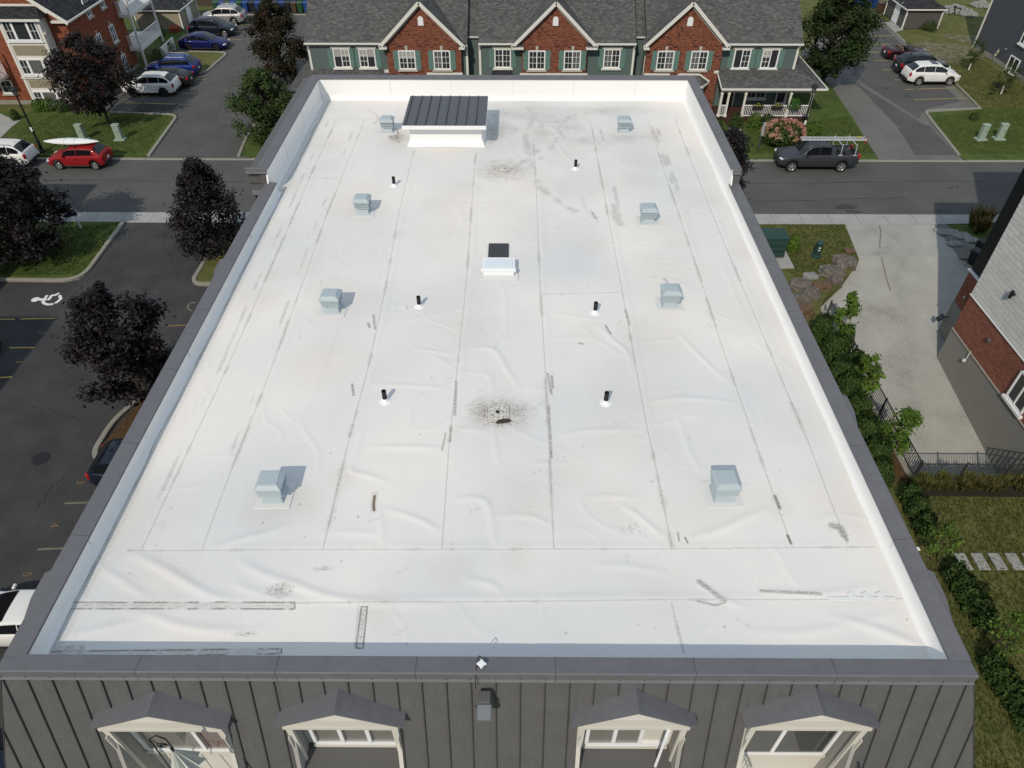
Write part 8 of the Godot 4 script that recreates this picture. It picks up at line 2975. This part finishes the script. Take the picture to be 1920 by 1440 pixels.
func build_plants() -> void:
	var purple := [Color(.0075, .0055, .007), Color(.01, .007, .008), Color(.014, .0095, .0105), Color(.009, .0085, .0085)]
	var bronze := [Color(.02, .018, .01), Color(.03, .022, .014), Color(.025, .026, .012), Color(.038, .026, .018)]
	var green := [Color(.028, .05, .014), Color(.04, .066, .018), Color(.022, .04, .012), Color(.055, .076, .024)]
	var dgreen := [Color(.014, .03, .008), Color(.02, .04, .011), Color(.028, .046, .014), Color(.03, .034, .012)]
	var lime := [Color(.05, .1, .014), Color(.07, .12, .02), Color(.04, .08, .014), Color(.09, .13, .025)]
	var cedarc := [Color(.024, .05, .014), Color(.034, .062, .016), Color(.019, .038, .012), Color(.052, .08, .02)]
	var round_p := [[0.0, 0.5], [0.15, 0.85], [0.35, 1.0], [0.6, 0.92], [0.85, 0.55], [1.0, 0.15]]
	var cone_p := [[0.0, 0.75], [0.12, 0.97], [0.3, 1.0], [0.6, 0.8], [0.85, 0.45], [1.0, 0.12]]
	var sc := func(p: Array, k: float) -> Array:
		var o := []
		for q in p:
			o.append([q[0], q[1] * k])
		return o
	tree("purple_maple", "large purple-leaved maple on the lawn corner beside street", Vector3(-28.7, 0.09, -35.9), 5.9, 0.7, sc.call(round_p, 3.0), purple, 17000, 0.19, 90, 11, "purple-leaved maples", 0.16)
	tree("purple_maple", "narrow cone-shaped purple maple at the lot entrance", Vector3(-17.6, 0.09, -36.3), 5.7, 0.5, sc.call(cone_p, 1.95), purple, 11000, 0.17, 90, 12, "purple-leaved maples", 0.12)
	tree("purple_maple", "ragged purple maple in the mulched bed beside the white-roofed building", Vector3(-16.9, 0.09, -23.3), 6.5, 1.0, sc.call(round_p, 2.1), purple, 12500, 0.17, 62, 13, "purple-leaved maples", 0.12)
	tree("purple_maple", "dark purple maple before the brick apartment house", Vector3(-31.9, 0.07, -54.6), 6.6, 1.5, sc.call(round_p, 2.9), purple + [Color(.03, .02, .014)], 12500, 0.19, 75, 14, "purple-leaved maples", 0.14)
	tree("bronze_tree", "dark bronze-green tree beside the end townhouse", Vector3(-20.2, 0.05, -63.6), 6.6, 0.9, sc.call(round_p, 2.35), bronze, 12500, 0.19, 75, 15, "", 0.14)
	tree("green_tree", "dense green round tree close to the tall parapet", Vector3(-18.6, 0.05, -52.2), 5.0, 0.4, sc.call(round_p, 2.35), green, 13000, 0.19, 80, 16, "", 0.13)
	tree("green_tree", "large dark green tree beside the porch townhouse and far right drive", Vector3(26.6, 0.02, -63.2), 8.6, 1.2, sc.call(round_p, 3.0), dgreen, 19000, 0.2, 100, 17, "", 0.18)
	tree("purple_maple", "purple maple rising behind the stepped right parapet", Vector3(11.8, 0.02, -37.6), 6.9, 3.4, sc.call(round_p, 1.45), purple, 6500, 0.17, 44, 18, "purple-leaved maples", 0.11)
	# young trees by the fence and in the garden
	var yt := [[1605, 640, 3.4, 0.55, "young lime-green maple with long shoots at the hedge's far end"], [1640, 745, 2.9, 0.62, "young lime-green maple rounded over the middle of the fence"], [1706, 850, 3.0, 0.62, "young maple beside the fence corner"], [1742, 1052, 2.2, 0.55, "thin staked sapling near the stepping stones"], [1852, 1226, 2.4, 0.6, "thin yellow-green sapling in the low hedge gap"], [1816, 131, 2.6, 0.7, "young tree with white trunk guard near the dark house corner"], [1876, 176, 2.5, 1.0, "bushy young tree with pale trunk guard below the dark house window"]]
	for i in yt.size():
		var q: Array = yt[i]
		var o := tree("young_tree", q[4], G(q[0], q[1], 0.0) + (Vector3(-1.25, 0, 0.45) if i < 3 else Vector3.ZERO), q[2], q[2] * 0.3, sc.call(round_p, q[3]), lime if i < 5 else green, 1500 if i < 3 else (420 if i < 5 else 1100), 0.15 if i < 3 else 0.11, 16, 30 + i, "young trees", 0.028)
		if i >= 5:
			var gm := MB.new()
			gm.cyl(Vector3(0, 0, 0), Vector3(0, 0.7, 0), 0.06, 0.06, 10)
			part(o, "trunk_guard", gm, M.white_mark)
		if i == 3 or i == 4:
			var gs := MB.new()
			gs.cyl(Vector3(0.25, 0, 0.1), Vector3(0.3, 1.5, 0.1), 0.025, 0.025, 6)
			part(o, "stake", gs, bark())
	# cedar hedge beside the building
	var hd := [[1556, 652, 2.3, .62], [1578, 690, 2.4, .68], [1592, 725, 2.0, .6], [1606, 762, 2.3, .66], [1624, 800, 2.2, .66], [1640, 838, 2.2, .68], [1660, 878, 2.1, .64], [1672, 905, 1.7, .52], [1604, 652, 1.6, .45], [1622, 700, 1.6, .5]]
	for i in hd.size():
		var q: Array = hd[i]
		cedar("dense dark green cedar shrub in the hedge between building and fence", G(q[0], q[1]) + Vector3(-0.9, 0, 0.25), q[2] * 0.92, q[3] * 1.08, 4200, cedarc, 50 + i, "cedar hedge by the fence")
	var lh := [[1700, 940, 1.0, .42], [1712, 962, 1.0, .42], [1728, 992, .9, .4], [1784, 1085, .85, .4], [1796, 1105, .9, .42], [1808, 1125, .85, .42], [1824, 1146, .9, .45], [1838, 1168, .8, .42], [1853, 1250, .8, .4], [1866, 1275, .85, .42], [1882, 1300, .85, .42], [1898, 1325, .8, .4], [1914, 1352, .85, .42]]
	for i in lh.size():
		var q: Array = lh[i]
		cedar("low dark cedar in the clipped line beside the garden lawn", G(q[0], q[1]), q[2], q[3], 1100, cedarc, 80 + i, "low cedar line in the garden")
	# shrubs before the houses
	var sh := [[1378, 240, 1.0, .6, green, "leafy green shrub left of the porch steps"], [1412, 240, 1.1, .65, lime, "yellow-green shrub right of the porch steps"], [1436, 238, .9, .6, green, "green shrub below the porch railing"], [1524, 252, .9, .55, lime, "yellow-green shrub at the corner of the porch"], [1340, 245, .9, .6, green, "green shrub beside the porch townhouse bay window"], [95, 206, .9, .7, lime, "yellow-green grass-like shrub below the white bay windows"], [75, 208, .8, .6, lime, "pale green shrub at the foot of the white bay"], [120, 208, .8, .6, green, "green shrub beside the apartment bay corner"], [145, 200, 1.0, .7, green, "green shrub at the brick corner of the apartment house"], [128, 150, 2.4, .3, cedarc, "slim columnar cedar against the brick corner"], [303, 120, 1.2, .9, green, "green shrub beside the white privacy screen"], [318, 103, 1.1, .8, green, "bushy green shrub near the rear balconies"], [308, 50, 1.4, .9, dgreen, "dark shrub in front of the tan shed wall"], [295, 70, 1.2, .9, dgreen, "dark shrub between balconies and the tan shed"], [1824, 225, .5, .35, green, "small round shrub on the far right lawn"], [1740, 55, .7, .9, green, "low weeds along the taupe shed wall"], [1485, 470, 1.0, .4, lime, "leafy green shrub growing beside the transformer cabinet"], [32, 225, .7, .35, green, "potted plant beside the apartment path"]]
	for i in sh.size():
		var q: Array = sh[i]
		cedar(q[5], G(q[0], q[1], 0.03), q[2], q[3], 1000, q[4], 120 + i, "", "shrub", "shrub")
	cedar("bushy green plant growing over the porch rail", Vector3(21.7, 1.15, -55.65), 0.75, 0.55, 700, [Color(.03, .09, .02), Color(.05, .12, .02)], 200, "", "shrub", "shrub")
	# hydrangea
	var hy := local_thing("hydrangea", "large hydrangea bush covered in pink and cream flower heads", "bush", G(1462, 274, 0.05))
	var hs := MB.new()
	for i in 9:
		var a := TAU * i / 9
		hs.tube([Vector3(cos(a) * 0.1, 0, sin(a) * 0.1), Vector3(cos(a) * 0.5, 0.8, sin(a) * 0.5)], 0.02, 0.012, 5)
	part(hy, "stems", hs, bark())
	var hl := leafball(1.55, 0.95, 1.3, 2400, 0.16, green, 210)
	var ho := part(hy, "leaves", hl, foliage())
	ho.position = Vector3(0, 0.95, 0)
	var hf := MB.new()
	var rr := RandomNumberGenerator.new()
	rr.seed = 5
	for i in 150:
		var d := Vector3(rr.randfn(), absf(rr.randfn()) * 0.8 + 0.05, rr.randfn()).normalized()
		var c := Vector3(d.x * 1.6, 0.95 + d.y * 1.0, d.z * 1.35)
		var pink := clampf(0.5 + d.y * 0.5 + rr.randf_range(-0.3, 0.3) + d.x * 0.2, 0, 1)
		var cc := Color(.42, .4, .2).lerp(Color(.46, .2, .17), pink)
		for k in 26:
			var e := Vector3(rr.randfn(), rr.randfn(), rr.randfn()).normalized()
			leaf(hf, c + e * 0.12 * rr.randf_range(0.7, 1.1) * Vector3(1, 1.2, 1), e, 0.07, cc * rr.randf_range(0.75, 1.2), rr)
	part(hy, "flower_heads", hf, foliage())
	# ornamental grass strip by the fence, and a clump in the shaded corner
	var straw := [Color(.2, .13, .05), Color(.26, .18, .08), Color(.05, .075, .015), Color(.09, .1, .025), Color(.15, .12, .04)]
	tufts("ornamental_grass", "tawny ornamental grass in a strip below the end fence", scatter([G(1700, 902), G(1990, 906), G(1990, 925), G(1718, 922)], 0.0, 130, 7), 0.5, 0.32, [Color(.16, .11, .045), Color(.2, .145, .065), Color(.05, .075, .018), Color(.075, .095, .025), Color(.06, .08, .02), Color(.11, .1, .035)], 46, 3)
	tufts("ornamental_grass", "pale feather grass clump in the shaded corner by the black wing", scatter([G(1815, 425), G(1850, 424), G(1850, 440), G(1825, 440)], 0.03, 14, 8), 1.1, 0.5, straw, 60, 4)
	# lawn blades where the lawns are seen closest
	var gcol := [Color(.04, .066, .014), Color(.055, .085, .018), Color(.075, .092, .025), Color(.11, .11, .038)]
	var gdry := [Color(.055, .068, .017), Color(.08, .08, .026), Color(.13, .115, .048), Color(.06, .08, .02)]
	tufts("lawn_grass", "short grass of the garden lawn", scatter([G(1690, 960), G(1730, 932), G(1930, 935), G(1960, 1460), G(1800, 1460), G(1808, 1260), G(1720, 1020)], -0.02, 7000, 9), 0.09, 0.07, gdry, 9, 5)
	tufts("lawn_grass", "short grass of the plot round the transformer cabinet", scatter([G(1420, 422), G(1584, 422), G(1608, 486), G(1570, 500), G(1500, 525), G(1460, 500)], 0.02, 4500, 10), 0.08, 0.07, gdry, 9, 6)
	tufts("lawn_grass", "short grass of the lawn corner under the big purple maple", scatter([G(0, 440), G(224, 420), G(180, 484), G(148, 518), G(0, 520)], 0.09, 5000, 11), 0.08, 0.07, gcol, 9, 7)
	tufts("lawn_grass", "short grass of the lawn before the apartment house", scatter([G(20, 250), G(100, 218), G(318, 218), G(276, 290), G(90, 290)], 0.07, 6000, 12), 0.09, 0.08, gcol, 9, 8)
	tufts("lawn_grass", "short grass of the lawn before the porch townhouse", scatter([G(1400, 290), G(1400, 245), G(1590, 220), G(1640, 290)], 0.05, 5000, 13), 0.09, 0.08, gcol, 9, 9)
	tufts("lawn_grass", "short grass of the far right lawn", scatter([G(1800, 290), G(1748, 222), G(1840, 208), G(1920, 200), G(1930, 290)], 0.07, 5000, 14), 0.09, 0.08, gcol, 9, 10)
	tufts("lawn_grass", "short dry grass beside the far right bays", scatter([G(1845, 205), G(1780, 140), G(1740, 110), G(1840, 112), G(1930, 170), G(1930, 200)], -0.03, 4000, 15), 0.09, 0.08, gdry, 9, 11)
